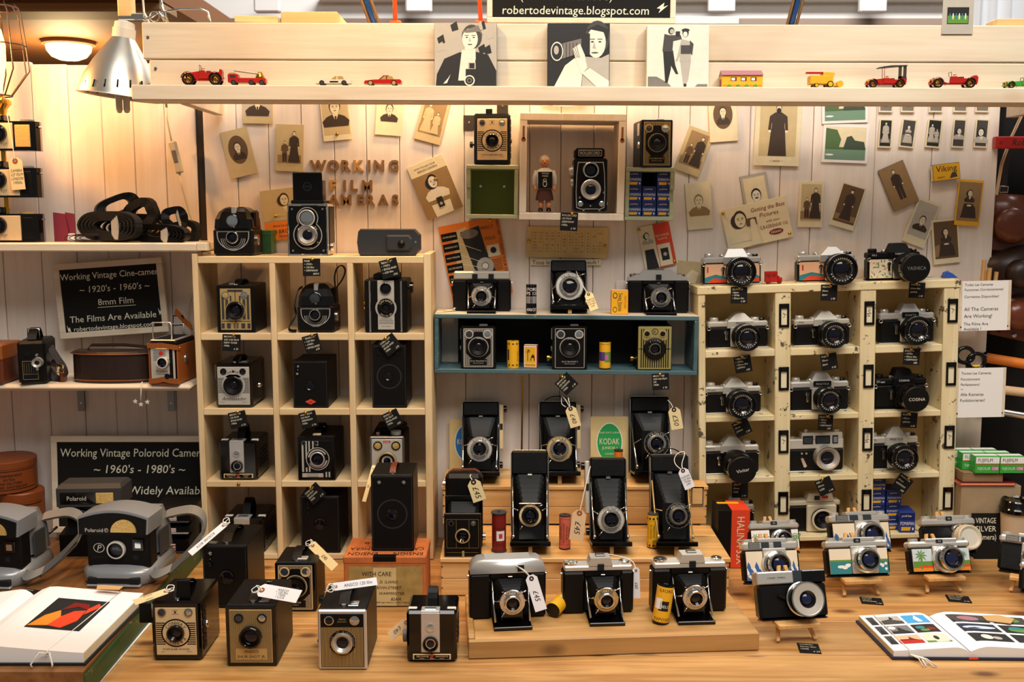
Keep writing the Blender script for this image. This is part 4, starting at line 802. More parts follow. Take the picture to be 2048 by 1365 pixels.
def slr(label,F,top='silver',prism='tall',name=None,lens_u=.56,lr=.235,L=.045,cap=None,skin=None,ry=0,lever=True,D=.03,front='black_gloss',barrel='black_matte',small=None,grip=False,ribs=True,rz=0,mount='silver',name_col=None):
 t=T('reflex_camera',label,'camera',F,ry=ry,rz=rz);W,H=t.W,t.H;zp=H*.03;z1=H*.60;z2=H*.76
 b=t.p('body');b.box(-W/2,W/2,0,D,zp,z1,'black_leather',.004);t.p('base_plate').box(-W/2,W/2,.0005,D,0,zp,top if top!='black_matte' else 'black_matte',.001)
 tp=t.p('top_plate');tp.box(-W/2,W/2,-.0005,D+.0005,z1,z2,top,.003)
 pr=t.p('prism_housing');cu=t.X(.5)+(lens_u-.5)*W*.6;w0,w1=(.22,.07)if prism=='tall' else((.21,.13)if prism=='flat' else(.2,.1))
 pr.loft([[(cu-W*a,y0,z),(cu+W*a,y0,z),(cu+W*a,D-.002,z),(cu-W*a,D-.002,z)]for a,y0,z in((w0,-.006,z1-H*.02),(w0*.97,-.007,z2),(w1,-.001,H*.985),(w1*.8,.004,H))],top)
 if prism=='block':pr.box(cu-W*.15,cu+W*.15,-.010,.0,z2-H*.1,z2+H*.03,'black_matte',.001)
 mc=name_col or('ink' if top!='black_matte' else 'white_paper')
 if name:pr.text(name,cu,z2-H*.04,H*.05,mc if prism!='block' else 'silver',-.0078 if prism!='block' else-.0105,wmax=W*.26)
 if small:tp.text(small,-W*.38,z2-H*.07,H*.045,mc,-.0012,wmax=W*.16)
 cx=t.X(lens_u);zl=H*.38;fr=t.p('mirror_box');fr.box(cx-W*.19,cx+W*.19,-.007,.0,H*.05,z1+H*.02,mount,.002)
 if skin:
  s_=t.p('printed_skin');yy=-.0006;s_.box(-W/2+.004,cx-W*.2,yy,.001,zp+.003,z1-.002,'art_cream');skin_art(s_,-W/2+.004,cx-W*.2,zp+.003,z1-.002,skin,yy-.0002);s_=t.p('printed_skin');s_.box(cx+W*.2,W/2-.004,yy,.001,zp+.003,z1-.002,'art_cream');skin_art(s_,cx+W*.2,W/2-.004,zp+.003,z1-.002,skin,yy-.0002)
 ln=t.p('lens');r=W*lr;y0=-.007
 prof=[(r*.82,0),(r*.82,L*.2,'black_gloss' if barrel!='silver' else 'silver'),(r*.88,L*.2),(r*.88,L*.3,barrel),(r,L*.34)]
 nseg=6
 for i in range(nseg):a=L*(.36+.36*i/nseg);prof+=[(r,a,barrel),(r,a+L*.035,barrel),(r*.965,a+L*.036,barrel),(r*.965,a+L*.058,barrel)]if ribs else[(r,a,barrel)]
 prof+=[(r,L*.76,barrel),(r,L*.94,'black_gloss'),(r*.97,L,front),(r*.88,L,front)]
 if cap is None:prof+=[(r*.86,L-.001,'black_gloss'),(r*.80,L-r*.11,'black_gloss'),(r*.66,L-r*.13,'black_matte'),(r*.62,L-r*.13,'steel'),(r*.48,L-r*.24,'black_gloss')]
 ln.lathe((cx,y0,zl),(0,-1,0),prof,barrel,36)
 if barrel!='silver':ln.lathe((cx,y0,zl),(0,-1,0),[(r*.885,L*.21),(r*.89,L*.25)],'silver',36)
 if cap is None:
  g=t.p('glass',ln);g.lathe((cx,y0,zl),(0,-1,0),[(r*.48,L-r*.24),(r*.34,L-r*.17),(r*.17,L-r*.13),(0,L-r*.12)],'lens_glass',28,soft=True);yy=y0-L+.0002
  for a in range(200,340,14):ln.ring(cx,zl,r*.69,r*.75,'white_plastic',y0-L+r*.115,2,a,a+6)
  for a in range(30,140,11):ln.ring(cx,zl,r*.69,r*.75,'white_plastic',y0-L+r*.115,2,a,a+5)
 else:
  c=t.p('lens_cap',ln);c.lathe((cx,y0,zl),(0,-1,0),[(r*.97,L-.001),(r*.97,L+.004),(r*.9,L+.006),(r*.3,L+.0065),(0,L+.0065)],'black_matte',36);c.text(cap,cx,zl,r*.24,'white_plastic' if cap not in('YASHICA',)else 'mid_grey',y0-L-.0069,wmax=r*1.3,rot=12 if cap=='Vivitar' else 0)
 for u,rr,hh,mt in((-.38,.010,.009,top),(-.16,.006,.006,'chrome'),(.30,.010,.008,'black_gloss' if top=='black_matte' else top),(.41,.008,.006,'black_gloss')):
  d=t.p('dial');d.lathe((u*W,D*.5,z2-.0005),(0,0,1),[(rr,0),(rr,hh*.7),(rr*.9,hh),(rr*.4,hh),(0,hh*.9)],mt,20)
 if lever:
  q=t.p('self_timer');x=cx-W*.26;q.lathe((x,0,H*.45),(0,-1,0),[(.0045,0),(.0045,.004),(0,.0045)],'chrome',14);q.box(x-.0025,x+.0025,-.005,-.003,H*.25,H*.45,'chrome',.001)
 for s_ in(-1,1):
  q=t.p('strap_ring');q.tube([(s_*(W/2-.002)+.004*math.cos(a*.7),-.003-.001*math.sin(a),z1+.004*math.sin(a*.7)-.002)for a in range(9)],.0008,'chrome',5,True)
 return t
def compact(label,F,rx=0,rz=0,ry=0,skin=None,top='silver',lens_u=.55,lr=.2,L=.02,lstyle=0,style=0,leather='black_leather',name=None,D=.028,body2='silver'):
 """viewfinder camera; local frame tilts back with rx"""
 t=T('compact_camera',label,'camera',F,rx=rx,rz=rz,ry=ry);W,H=t.W,t.H;z1=H*.74
 b=t.p('body');b.box(-W/2,W/2,0,D,H*.04,z1,leather,.006);t.p('base_plate').box(-W*.48,W*.48,.001,D-.001,0,H*.045,'black_leather' if style!=3 else 'black_gloss',.002)
 tp=t.p('top_plate')
 if style==3:tp.box(-W/2,W*.03,-.001,D,z1,H,'silver',.002);tp.box(W*.15,W/2,-.001,D,z1,H,'black_gloss',.002);tp.box(W*.03,W*.15,-.0005,D,z1,H,'window_glass');tp.text('COSMIC  SYMBOL',-W*.22,H*.87,H*.035,'ink',-.0013,wmax=W*.42)
 else:
  tp.box(-W/2,W/2,-.0005,D,z1,H*.92,top,.004);tp.box(-W*.22,W*.3,.0,D-.003,H*.9,H,top,.002)
  for u,rr in((-.38,.010),(.40,.009)):d=t.p('dial');d.lathe((u*W,D*.5,H*.915),(0,0,1),[(rr,0),(rr,.006),(rr*.85,.007),(0,.007)],'silver',20)
 if style==1:
  m=t.p('meter_window');m.box(-W*.40,-W*.2,-.0018,0,H*.78,H*.92,'dark_grey',.0006);
  for i in range(5):m.rect(-W*.39,-W*.21,H*(.79+.025*i),H*(.8+.025*i),'silver',-.0021)
  for u in(-.10,.12):q=t.p('finder_window');q.box(W*u-W*.07,W*u+W*.07,-.0018,0,H*.79,H*.91,'window_glass',.0006)
 elif style!=3:
  q=t.p('finder_window');q.box(W*.0-.007,W*.0+.007,-.0015,0,H*.86,H*.97,'black_deep',.0006);q.box(W*.0-.003,W*.0+.003,-.0018,0,H*.89,H*.94,'mirror_glass')
 cx=t.X(lens_u);zl=H*.42
 if style==2 or style==1:fp=t.p('face_plate');fp.box(cx-W*.20,cx+W*.22,-.004,0,H*.08,z1+H*.04,body2,.002)
 y0=-.004 if style in(1,2)else-.0005
 if skin:
  xl_,xr_=cx-W*.205,cx+W*.225
  for a,c in((-W/2+.005,xl_),(xr_,W/2-.005)):s_=t.p('printed_skin');s_.box(a,c,-.0006,.001,H*.08,z1-.002,'art_cream');skin_art(s_,a,c,H*.08,z1-.002,skin,-.0009)
 ln=t.p('lens');r=W*lr
 if lstyle==0:prof=[(r,0),(r,L*.4,'silver'),(r*.97,L*.42,'chrome'),(r*.86,L*.45,'chrome'),(r*.86,L*.8,'black_gloss'),(r*.80,L,'chrome'),(r*.68,L,'chrome'),(r*.66,L-.001,'black_gloss'),(r*.46,L-r*.2,'black_gloss'),(r*.44,L-r*.21,'black_gloss')]
 elif lstyle==1:prof=[(r,0),(r,L*.3,'black_gloss'),(r*.95,L*.32,'chrome'),(r*.92,L*.8,'chrome'),(r,L*.82,'black_gloss'),(r,L,'black_gloss'),(r*.92,L+.0005,'chrome'),(r*.88,L,'silver_plate'),(r*.50,L-.002,'silver_plate'),(r*.48,L-.001,'black_gloss'),(r*.34,L-r*.15,'black_gloss')]
 else:prof=[(r,0),(r,L*.5,'chrome'),(r*.94,L*.6,'chrome'),(r*.94,L*.6,'chrome'),(r*.9,L,'cream_plastic'),(r*.8,L+.001,'cream_plastic'),(r*.66,L-.001,'cream_plastic'),(r*.64,L-.002,'white_plastic'),(0,L-.002,'white_plastic')]
 ln.lathe((cx,y0,zl),(0,-1,0),prof,'silver',36)
 if lstyle<2:g=t.p('glass',ln);g.lathe((cx,y0,zl),(0,-1,0),[(r*(.44 if lstyle==0 else.34),L-r*.205),(r*.26,L-r*.14),(0,L-r*.11)],'lens_blue',28,soft=True)
 if style==3:
  q=t.p('shutter_lever');q.prism([(cx-W*.34,zl+H*.08),(cx-W*.33,zl+H*.12),(cx-r*.9,zl+H*.08),(cx-r*.9,zl-H*.02)],-.006,-.003,'black_matte')
  n_=t.p('front_panel');n_.box(-W*.47,W*.47,-.0004,.0005,H*.07,z1-.002,'black_matte')
 return t
 # ------------------------------------------------------------------ cameras in the left pigeonholes
E=.0004
def cell(l,r,base,top,row,Y=-.157):return fit(l,r,base,top,ZLU[row]+E,Y)
fulvue('black reflex box camera with bright round finder on top of the cream shelf',cell(427,508,511,414,0,-.15),.085)
gb=T('green_carton','small dark green carton behind the black reflex box camera','box',fit(505,543,510,462,ZLU[0]+E,-.055));gb.p('carton').box(-gb.W/2,gb.W/2,0,.05,0,gb.H,'green_edge',.0008);gb.p('lid').box(-gb.W/2-.0006,gb.W/2+.0006,-.0006,.0506,gb.H*.8,gb.H+.0008,'green_edge',.0006)
# twin lens camera with raised hood
def tlr_gnome(label,F,hood_top):
 t=T('twin_lens_camera',label,'camera',F);W,H=t.W,t.H;D=.085
 t.p('body').box(-W/2,W/2,0,D,0,H,'silver',.004);fr=t.p('chrome_frame');e=W*.06
 for a in((-W/2,W/2,0,e*.8),(-W/2,W/2,H-e*.8,H),(-W/2,-W/2+e*.6,0,H),(W/2-e*.6,W/2,0,H)):fr.box(a[0],a[1],-.003,.002,a[2],a[3],'chrome',.001)
 m=t.p('face_plate');m.box(-W/2+e*.6,W/2-e*.6,-.0016,.0005,e*.8,H-e*.8,'black_leather');y=-.0019;cx=-W*.0;z1,z2=H*.73,H*.40;r1,r2=W*.27,W*.36
 for rr,zz,q in((r2,z2,0),(r1,z1,0)):m.ell(cx,zz,rr,rr,'silver_plate',y,40)
 for rr,zz in((r2*.94,z2),(r1*.92,z1)):m.ell(cx,zz,rr,rr,'black_matte',y-.0002,40)
 m.arctext('PIXIE  FLEX',cx,z2,r2*.72,W*.065,'silver_plate',y-.0005,150,30);m.text('GNOME',cx,z2-r2*.9,H*.035,'silver_plate',y-.0006,wmax=W*.26);m.text('B-I',cx+r2*.72,z2-r2*.5,H*.03,'silver_plate',y-.0006)
 t.lens(cx,z1,y,W*.21,.010,'black_gloss','silver_plate','black_matte',.75,name='viewing_lens',glass='mirror_glass',dep=.1);t.lens(cx,z2,y,W*.25,.012,'silver','chrome','silver',.5)
 for u in(-.38,.38):
  for v in(.1,.9):t.p('screw').lathe((u*W,-.0016,v*H),(0,-1,0),[(.0028,0),(.002,.0012),(0,.0014)],'chrome',10)
 k=t.p('winding_knob');k.lathe((W/2,D*.35,H*.16),(1,0,0),[(.011,0),(.011,.007),(.009,.008),(0,.008)],'chrome',20);t.p('side_cover').box(W/2,W/2+.002,.01,D-.01,H*.1,H*.95,'black_leather',.001)
 hh=at(617,hood_top,F.P.y+.03).z-F.P.z;h=t.p('hood');h.box(-W*.40,W*.34,.02,.024,H+.006,hh,'black_leather',.003);h.box(-W*.42,W*.42,.004,D-.01,H,H+.008,'black_gloss',.002);h.box(-W*.40,-W*.385,.024,D-.02,H+.008,H+(hh-H)*.75,'black_gloss');h.box(W*.325,W*.34,.024,D-.02,H+.008,H+(hh-H)*.75,'black_gloss');h.ring(-W*.03,H+(hh-H)*.55,.008,.0095,'dark_grey',.0195);h.text('PIXIE',-W*.03,H+(hh-H)*.55,.005,'dark_grey',.0195)
tlr_gnome('chrome edged twin lens camera with black hood raised on the cream shelf',cell(577,657,512,408,0,-.152),345)
pc=T('leather_pouch','flat rounded dark leather camera pouch on the cream shelf','camera case',fit(718,842,513,458,ZLU[0]+E,-.14));W,H=pc.W,pc.H
m=pc.p('body');c=H*.22;prof=[(-W/2,H*.1),(-W/2+c*.3,0),(W/2-c,0),(W/2,c),(W/2,H-c),(W/2-c,H),(-W/2+c*.4,H),(-W/2,H*.9),(-W/2-.003,H*.5)]
m.loft([[(x*.97,-.012,H/2+(z-H/2)*.93)for x,z in prof],[(x,-.006,z)for x,z in prof],[(x,.012,z)for x,z in prof],[(x*.98,.018,H/2+(z-H/2)*.95)for x,z in prof]],'dark_grey')
f=pc.p('flap');f.loft([[(x*.42+W*.16,-.0125,H*.48+(z-H/2)*.60)for x,z in prof],[(x*.36+W*.16,-.019,H*.48+(z-H/2)*.48)for x,z in prof]],'dark_grey');f.lathe((W*.20,-.019,H*.45),(0,-1,0),[(.008,0),(.0075,.003),(0,.0045)],'black_leather',18,soft=True);pc.p('snap').lathe((W*.42,-.012,H*.5),(0,-1,0),[(.003,0),(.002,.0015),(0,.002)],'chrome',12)
target('box camera with gold geometric face plate in the top left pigeonhole',cell(435,511,665,571,1),.11)
fulvue('black reflex box camera with looping black strap in the top middle pigeonhole',cell(595,669,667,569,1),.085,True,'window_glass')
coronet12('box camera with silver centre strip and round dial in the top right pigeonhole',cell(730,815,667,560,1),.10)
ambassador('box camera with silver face and script lettering in the second row left pigeonhole',cell(432,506,816,727,2),.12)
plainbox('plain black box camera with small red diamond badge',cell(587,657,816,723,2),.12,[(.17,.895,.0038,'mirror_glass'),(.14,.735,.0036,'amber_glass'),(.16,.815,.0016,'chrome')],(.5,.48,.13),True,knob=(-1,.9,.006,'brass'))
plainbox('tall worn black box camera in the second row right pigeonhole',cell(745,814,816,690,2),.12,[(.2,.86,.0034,'lens_glass'),(.75,.86,.0034,'lens_glass')],(.48,.50,.11),emboss=True,handle=(.006,.006,'black_leather','x'))
hawkeye('glossy black box camera with silver strip and name plate in the third row left pigeonhole',cell(439,516,961,884,3),.11,False,.030,('BROWNIE','FLASH'))
decobox('black box camera with silver stepped deco lines in the third row middle pigeonhole',cell(597,672,962,873,3),.12)
flash3('grey faced box camera with red badge half hidden by the tall black box camera',cell(741,810,961,873,3),.11)
hawkeye('glossy black box camera half hidden in the bottom left pigeonhole',cell(446,530,1108,1038,4),.12,False,.030)
plainbox('black box camera with three small round holes in the bottom middle pigeonhole',cell(603,681,1107,993,4),.12,[(.19,.88,.0042,'lens_glass'),(.19,.72,.0038,'lens_glass'),(.19,.80,.0018,'window_glass')],(.5,.52,.14))
YC=YL-.0012
for(cx,cy,w_,h_,cw,lines,lb)in[(623,535,35,35,0,['PIXIE','• 1930\'s','• 120 film','• GERMANY','£60.0'],'black price card pinned under the chrome edged twin lens camera'),(779,537,36,37,-14,['"BEAUTY"','• 1950\'s','• ENGLAND','• 620 film','£36'],'tilted black price card pinned under the dark leather pouch'),(463,686,36,34,2,['BROWNIE','620 /120 FILM','NEW YORK','1940s','£ 35'],'black price card pinned under the gold faced box camera'),(624,688,33,36,-15,['" ENSIGN "','• 120 film','• 1950\'s','• ENGLAND','£35'],'tilted black price card pinned above the red diamond box camera'),(780,690,36,34,-38,['CORONET','120 FILM','ENGLAND','1950s','£35'],'steeply tilted black price card above the tall worn black camera'),(476,840,35,33,-11,['BROWNIE','120 FILM','ENGLAND','1960s','£ 35'],'black price card pinned above the silver strip box camera'),(617,840,34,33,-13,['AGFA BOX','120 FILM','GERMANY','1930s','£ 36'],'black price card pinned above the stepped deco box camera'),(785,839,33,34,-26,['ENSIGN','120 FILM','ENGLAND','1930s','£35'],'black price card pinned above the grey faced box camera'),(629,988,36,32,-42,['CORONET','120 FILM','ENGLAND','1920s','£ 35'],'diamond tilted black price card above the three hole box camera')]:
 cardz(lb,cx,cy,w_,h_,cw,YC,lines)
pp=T('brass_pin','lone brass pin in the shelf edge under the silver strip box camera','pin',at(477,969,YC));pp.p('head').lathe((0,.0008,0),(0,-1,0),[(.0040,0),(.0038,.0016),(.0024,.0032),(0,.0037)],'brass',14,soft=True);pp.p('shank').cyl((0,.0009,0),(0,.0011,0),.0008,'brass',8)
# ------------------------------------------------------------------ cameras on the small boxes
conway('cream faced box camera standing on the empty green box',fit(948,1021,330,227,ZG+.0008,-.10),.085,up=False)
brownie_de('striped black box camera standing on the box of blue film',fit(1280,1344,335,240,ZG2+.0008,-.102),.082,'black_matte','gold_plate',rz=5)
# twin lens in the white box
def rollei(label,F):
 t=T('twin_lens_camera',label,'camera',F);W,H=t.W,t.H;D=.07;b=t.p('body');b.box(-W/2,W/2,0,D,0,H*.84,'black_leather',.004)
 h=t.p('hood');h.box(-W*.46,W*.42,.004,D-.004,H*.84,H,'black_matte',.004);n=t.p('name_plate',h);n.box(-W*.36,W*.33,.002,.005,H*.87,H*.97,'silver_plate',.001);n.box(-W*.345,W*.315,.0015,.004,H*.88,H*.96,'black_matte');n.text('ROLLEICORD',-W*.015,H*.92,H*.05,'silver_plate',.0012,wmax=W*.58)
 m=t.p('face_plate');P2=[(-.42,.06),(-.3,.035),(.3,.035),(.42,.06),(.44,.3),(.42,.6),(.38,.78),(-.38,.78),(-.42,.6),(-.44,.3)];m.prism([(x*W,z*H)for x,z in P2],-.002,.001,'silver');m.prism([(x*W*.95,H*.41+(z-.41)*H*.965)for x,z in P2],-.0026,-.001,'black_leather')
 t.lens(W*.0,H*.65,-.0026,W*.235,.010,'silver','chrome','black_matte',.7,name='viewing_lens');t.lens(0,H*.345,-.0026,W*.30,.012,'black_matte','silver','silver',.52)
 for u,v in((-.30,.12),(.33,.12)):d=t.p('speed_dial');d.lathe((u*W,-.0026,v*H),(0,-1,0),[(.006,0),(.006,.003),(.0045,.0035),(.002,.003),(0,.003)],'chrome',18)
 for u,v in((-.32,.22),(.40,.30),(0,.09),(-.2,.03),(.27,.03)):t.p('screw').lathe((u*W,-.0026,v*H),(0,-1,0),[(.003,0),(.002,.002),(0,.0024)],'chrome',10)
 k=t.p('focus_knob');k.lathe((-W/2,D*.35,H*.64),(-1,0,0),[(.014,0),(.014,.006),(.012,.010),(0,.010)],'silver',24);k=t.p('film_knob');k.lathe((-W/2,D*.3,H*.46),(-1,0,0),[(.010,0),(.010,.006),(0,.007)],'silver',20);t.p('strap_lug').box(W/2,W/2+.004,D*.3,D*.5,H*.1,H*.16,'chrome',.001)
rollei('black twin lens reflex camera inside the white box shelf',fit(1147,1214,423,296,ZW+.0012,-.118))
# figurine
fg=T('figurine','small painted figurine of a woman in white blouse and brown skirt holding a black sign','figurine',fit(1071,1107,424,310,ZW+.0010,-.112));H=fg.H;W=fg.W
m=fg.p('figure')
def er(rx_,ry_,z,x=0.,y=0.,n=12):return[(x+rx_*math.cos(2*math.pi*i/n),y+ry_*math.sin(2*math.pi*i/n),z)for i in range(n)]
m.loft([er(.021*H/.13,.014,H*.20),er(.019*H/.13,.013,H*.30),er(.016*H/.13,.011,H*.40)],'skirt_brown',smooth=True)
m.loft([er(.016*H/.13,.011,H*.395),er(.017,.012,H*.50),er(.0195,.012,H*.66),er(.017,.011,H*.73),er(.008,.008,H*.77)],'white_paper',smooth=True)
for s_ in(-1,1):
 m.tube([(s_*.017,0,H*.72),(s_*.0225,.001,H*.60),(s_*.0225,-.001,H*.47)],[.0055,.0052,.0045],'white_paper',8);m.tube([(s_*.0225,-.001,H*.47),(s_*.021,-.004,H*.40),(s_*.020,-.005,H*.37)],[.0038,.0036,.0025],'skin',8);m.tube([(s_*.008,0,H*.21),(s_*.008,.001,H*.12),(s_*.008,.002,H*.03)],[.0055,.006,.0042],'skin',8);m.loft([er(.0055,.009,.0005,s_*.009,-.003),er(.0055,.009,.004,s_*.009,-.003),er(.004,.005,.008,s_*.009,0)],'black_gloss',smooth=True)
m.tube([(0,0,H*.76),(0,0,H*.80)],.006,'skin',8);m.lathe((0,-.001,H*.79),(0,0,1),[(.004,0),(.0085,H*.02),(.0105,H*.06),(.0105,H*.11),(.008,H*.16),(.002,H*.18)],'skin',14,soft=True)
hr=fg.p('hair');hr.lathe((0,.0015,H*.86),(0,0,1),[(.0115,-H*.02),(.0122,H*.03),(.0112,H*.08),(.007,H*.125),(.001,H*.14)],'hair_grey',14,soft=True)
m.lathe((0,-.0112,H*.875),(0,-1,0),[(.0018,0),(.0012,.002),(0,.0026)],'skin',8,soft=True)
for s_ in(-1,1):m.ell(s_*.0042,H*.89,.0014,.0009,'ink',-.0118,8)
m.ell(0,H*.845,.003,.0008,'dark_red',-.0112,8)
sg=fg.p('sign');sg.box(-.015,.0165,-.0165,-.015,H*.40,H*.70,'card_black',.0004);sg.text('VIVIAN',.0008,H*.67,H*.028,'chalk',-.0168,wmax=.026);sg.text('MAIER',.0008,H*.625,H*.028,'chalk',-.0168,wmax=.024);sg.ring(0,H*.55,.003,.004,'chalk',-.0168,14);sg.ring(0,H*.49,.0035,.0046,'chalk',-.0168,14,sz=1.5)
# film boxes in the right green box
def filmbox(label,P,w_,h_,d_,group,name='film_box',ry=0,rz=0,cols=('film_blue','yellow'),txt=('profi line','FOMAPAN')):
 t=T(name,label,'film box',P,ry=ry,rz=rz,group=group);m=t.p('carton');m.box(-w_/2,w_/2,0,d_,0,h_,cols[0],.0006)
 q=t.p('print');q.rect(-w_/2+.001,w_/2-.001,h_*.62,h_*.97,'film_navy',-.0002);q.text(txt[0],-w_*.05,h_*.82,h_*.1,'white_paper',-.0005,wmax=w_*.6,slant=.3);q.text(txt[1],0,h_*.45,h_*.17,'white_paper',-.0005,wmax=w_*.88);q.poly([(-w_*.38,h_*.10),(w_*.16,h_*.10),(w_*.24,h_*.28),(-w_*.38,h_*.28)],cols[1],-.0004);q.ell(w_*.36,h_*.19,w_*.05,h_*.07,'white_paper',-.0004,10);return t
kx=sc(at(1299,390,-.09));bw_,bh_=27.6*kx,29.6*kx
for r_ in range(3):
 for c_ in range(3):
  if(r_,c_)==(2,1):continue
  P=at(1268.5+c_*29.2,431,-.092);P.z=gr.root.location.z+.0092+r_*(bh_+.0002)-(P.x-gr.root.location.x)*math.tan(R(.6))
  rn,cn=('bottom','middle','top')[r_],('left','middle','right')[c_]
  filmbox('blue and yellow film box at the %s %s of the green box'%(rn,cn),P,bw_-.0004,bh_,.06,'film boxes in the green box',ry=.6)
cardz('black price card pinned below the white box shelf',1138,444,35,36,3,YW-.0025,['ROLLEICORD','120 FILM','GERMANY','1950s','£ 90'])
# ------------------------------------------------------------------ teal shelf: inside and on top
brownie_de('black striped box camera at the left inside the teal shelf',fit(922,992,741,653,zts(957,0),-.108),.085,'black_matte','silver_plate')
brownie_de('black box camera with two round finders at the middle of the teal shelf',fit(1104,1174,741,653,zts(1139,0),-.108),.085,'black_matte','silver_plate',striped=False,txt=('SIX-20 "BROWNIE" E','MADE IN LONDON'),knob=(-1,.2,.009,'brass'))
def goldk(label,F):
 t=boxcam(label,F,.085,'black_leather',0,.002,None,(-1,.2,.007,'brass'));W,H=t.W,t.H;m=plate(t,.02,.98,.02,.98,'olive_plate');y=m.y
 stripes_v(m,-W*.42,W*.42,H*.06,H*.93,13,'black_matte',y,.24);m.poly([(-W*.32,H*.68),(W*.32,H*.68),(W*.36,H*.78),(W*.3,H*.93),(-W*.3,H*.93),(-W*.36,H*.78)],'olive_plate',y-.0002);m.ring(0,H*.87,W*.075,W*.095,'ink',y-.0004,20);m.text('K',0,H*.87,W*.1,'ink',y-.0004)
 for u in(.27,.72):vf(t,u,.82,W*.10,'gold_plate','lens_glass',y-.0002)
 m.rect(-W*.46,W*.46,H*.475,H*.49,'black_matte',y-.0003);s_=t.p('shutter_ring');s_.lathe((0,y,H*.49),(0,-1,0),[(W*.32,0),(W*.32,.004),(W*.28,.006),(W*.2,.006)],'black_matte',36);s_.arctext('FILMA',0,H*.49,W*.25,W*.05,'silver_plate',y-.0063,130,50);t.lens(0,H*.49,y,W*.17,.009,'steel','steel','black_gloss',.6)
goldk('olive gold striped box camera at the right inside the teal shelf',fit(1274,1343,743,652,zts(1308,0),-.107))
def roll(label,F,mat='yellow',end='black_gloss',marks=None,rx=0,ry=0,rz=0,name='film_roll',flange=0.,cat='film roll'):
 t=T(name,label,cat,F,rx=rx,ry=ry,rz=rz);r=t.W/2;H=t.H;m=t.p('wrapper');m.lathe((0,0,0),(0,0,1),[(r*.97,H*.035),(r,H*.05),(r,H*.95),(r*.97,H*.965)],mat,24)
 for z,d in((0,1),(H,-1)):
  e=t.p('spool_end');rr=r*(1+flange);e.lathe((0,0,z),(0,0,d),[(0,0),(rr,0),(rr,H*.03),(r*.95,H*.036),(0,H*.036)],end,24);
  if d<0:e.lathe((0,0,z+.0004),(0,0,1),[(0,0),(r*.3,0)],'black_deep',12)
 if marks:marks(m,r,H)
 return t
def wrap(m,r,a0,a1,z0,z1,mat,n=8):
 k=r*1.006;V=[]
 for i in range(n+1):
  a=R(a0+(a1-a0)*i/n);V+=[(k*math.sin(a),-k*math.cos(a),z0),(k*math.sin(a),-k*math.cos(a),z1)]
 m.add(V,[(2*i,2*i+2,2*i+3,2*i+1)for i in range(n)],mat,True)
def wtext(m,r,H,t,a,z,h,mat,vert=True):
 """lettering bent round a roll, reading up the side or round it"""
 V,F,wd=text_geo(t);k=h/.7;out=[]
 for x,y in V:
  X=(x-wd/2)*k;Y=y*k-h/2
  if vert:A=R(a)-Y/r;Z=z+X
  else:A=R(a)+X/r;Z=z+Y
  out.append((1.012*r*math.sin(A),-1.012*r*math.cos(A),Z))
 m.add(out,F,mat)
def mk_squares(m,r,H):
 for z in(.88,.09):
  for a in range(-80,90,40):wrap(m,r,a-9,a+9,H*z,H*(z+.05),'ink',2)
 wrap(m,r,-60,-40,H*.3,H*.7,'ink',3);wtext(m,r,H,'EXPOSED',50,H*.45,r*.28,'ink')
roll('yellow exposed film roll with black squares inside the teal shelf',fit(1014,1038,740,682,zts(1026,0),-.085),marks=mk_squares,end='yellow')
def mk_pink(m,r,H):wrap(m,r,-80,-5,H*.3,H*.62,'purple',6);wrap(m,r,-5,70,H*.25,H*.62,'art_green',6);wrap(m,r,0,30,H*.35,H*.52,'magenta',4);wtext(m,r,H,'KODAK SAFETY',0,H*.9,r*.22,'ink',False)
roll('yellow film roll with pink and purple label inside the teal shelf',fit(1198,1221,739,682,zts(1210,0),-.09),marks=mk_pink)
mb_=T('matchbox','yellow matchbox with a palm tree and camel rider inside the teal shelf','matchbox',fit(1047,1074,738,691,zts(1060,0),-.09),rz=-14);W,H=mb_.W,mb_.H
m=mb_.p('sleeve');m.box(-W/2,W/2,0,.014,0,H,'red',.0005);m=mb_.p('print');m.rect(-W*.47,W*.47,H*.03,H*.97,'white_paper',-.0002);m.rect(-W*.42,W*.42,H*.22,H*.93,'yellow',-.0003);m.rect(-W*.42,W*.42,H*.06,H*.2,'yellow',-.0003);m.text('GOLD PALM',0,H*.13,H*.07,'red',-.0005,wmax=W*.7);m.rect(-W*.22,-W*.17,H*.3,H*.72,'ink',-.0004)
for a in range(0,360,45):c,s_=math.cos(R(a)),math.sin(R(a));m.poly([(-W*.2,H*.75),(-W*.2+c*W*.12-s_*W*.04,H*.75+s_*W*.12+c*W*.04),(-W*.2+c*W*.24,H*.75+s_*W*.2-W*.05)],'ink',-.0005)
m.poly([(0,H*.32),(W*.06,H*.32),(W*.1,H*.45),(W*.25,H*.45),(W*.28,H*.32),(W*.34,H*.32),(W*.32,H*.52),(W*.2,H*.62),(W*.08,H*.52)],'ink',-.0005)
mb_.p('tray').box(-W/2+.0008,W/2-.0008,.0008,.0132,H-.0004,H+.0006,'cream_paper')
mb2=T('matchbox','upright yellow matchbox with ornate red lettering on top of the teal shelf','matchbox',fit(1222,1256,628,581,zts(1239),-.10));W,H=mb2.W,mb2.H
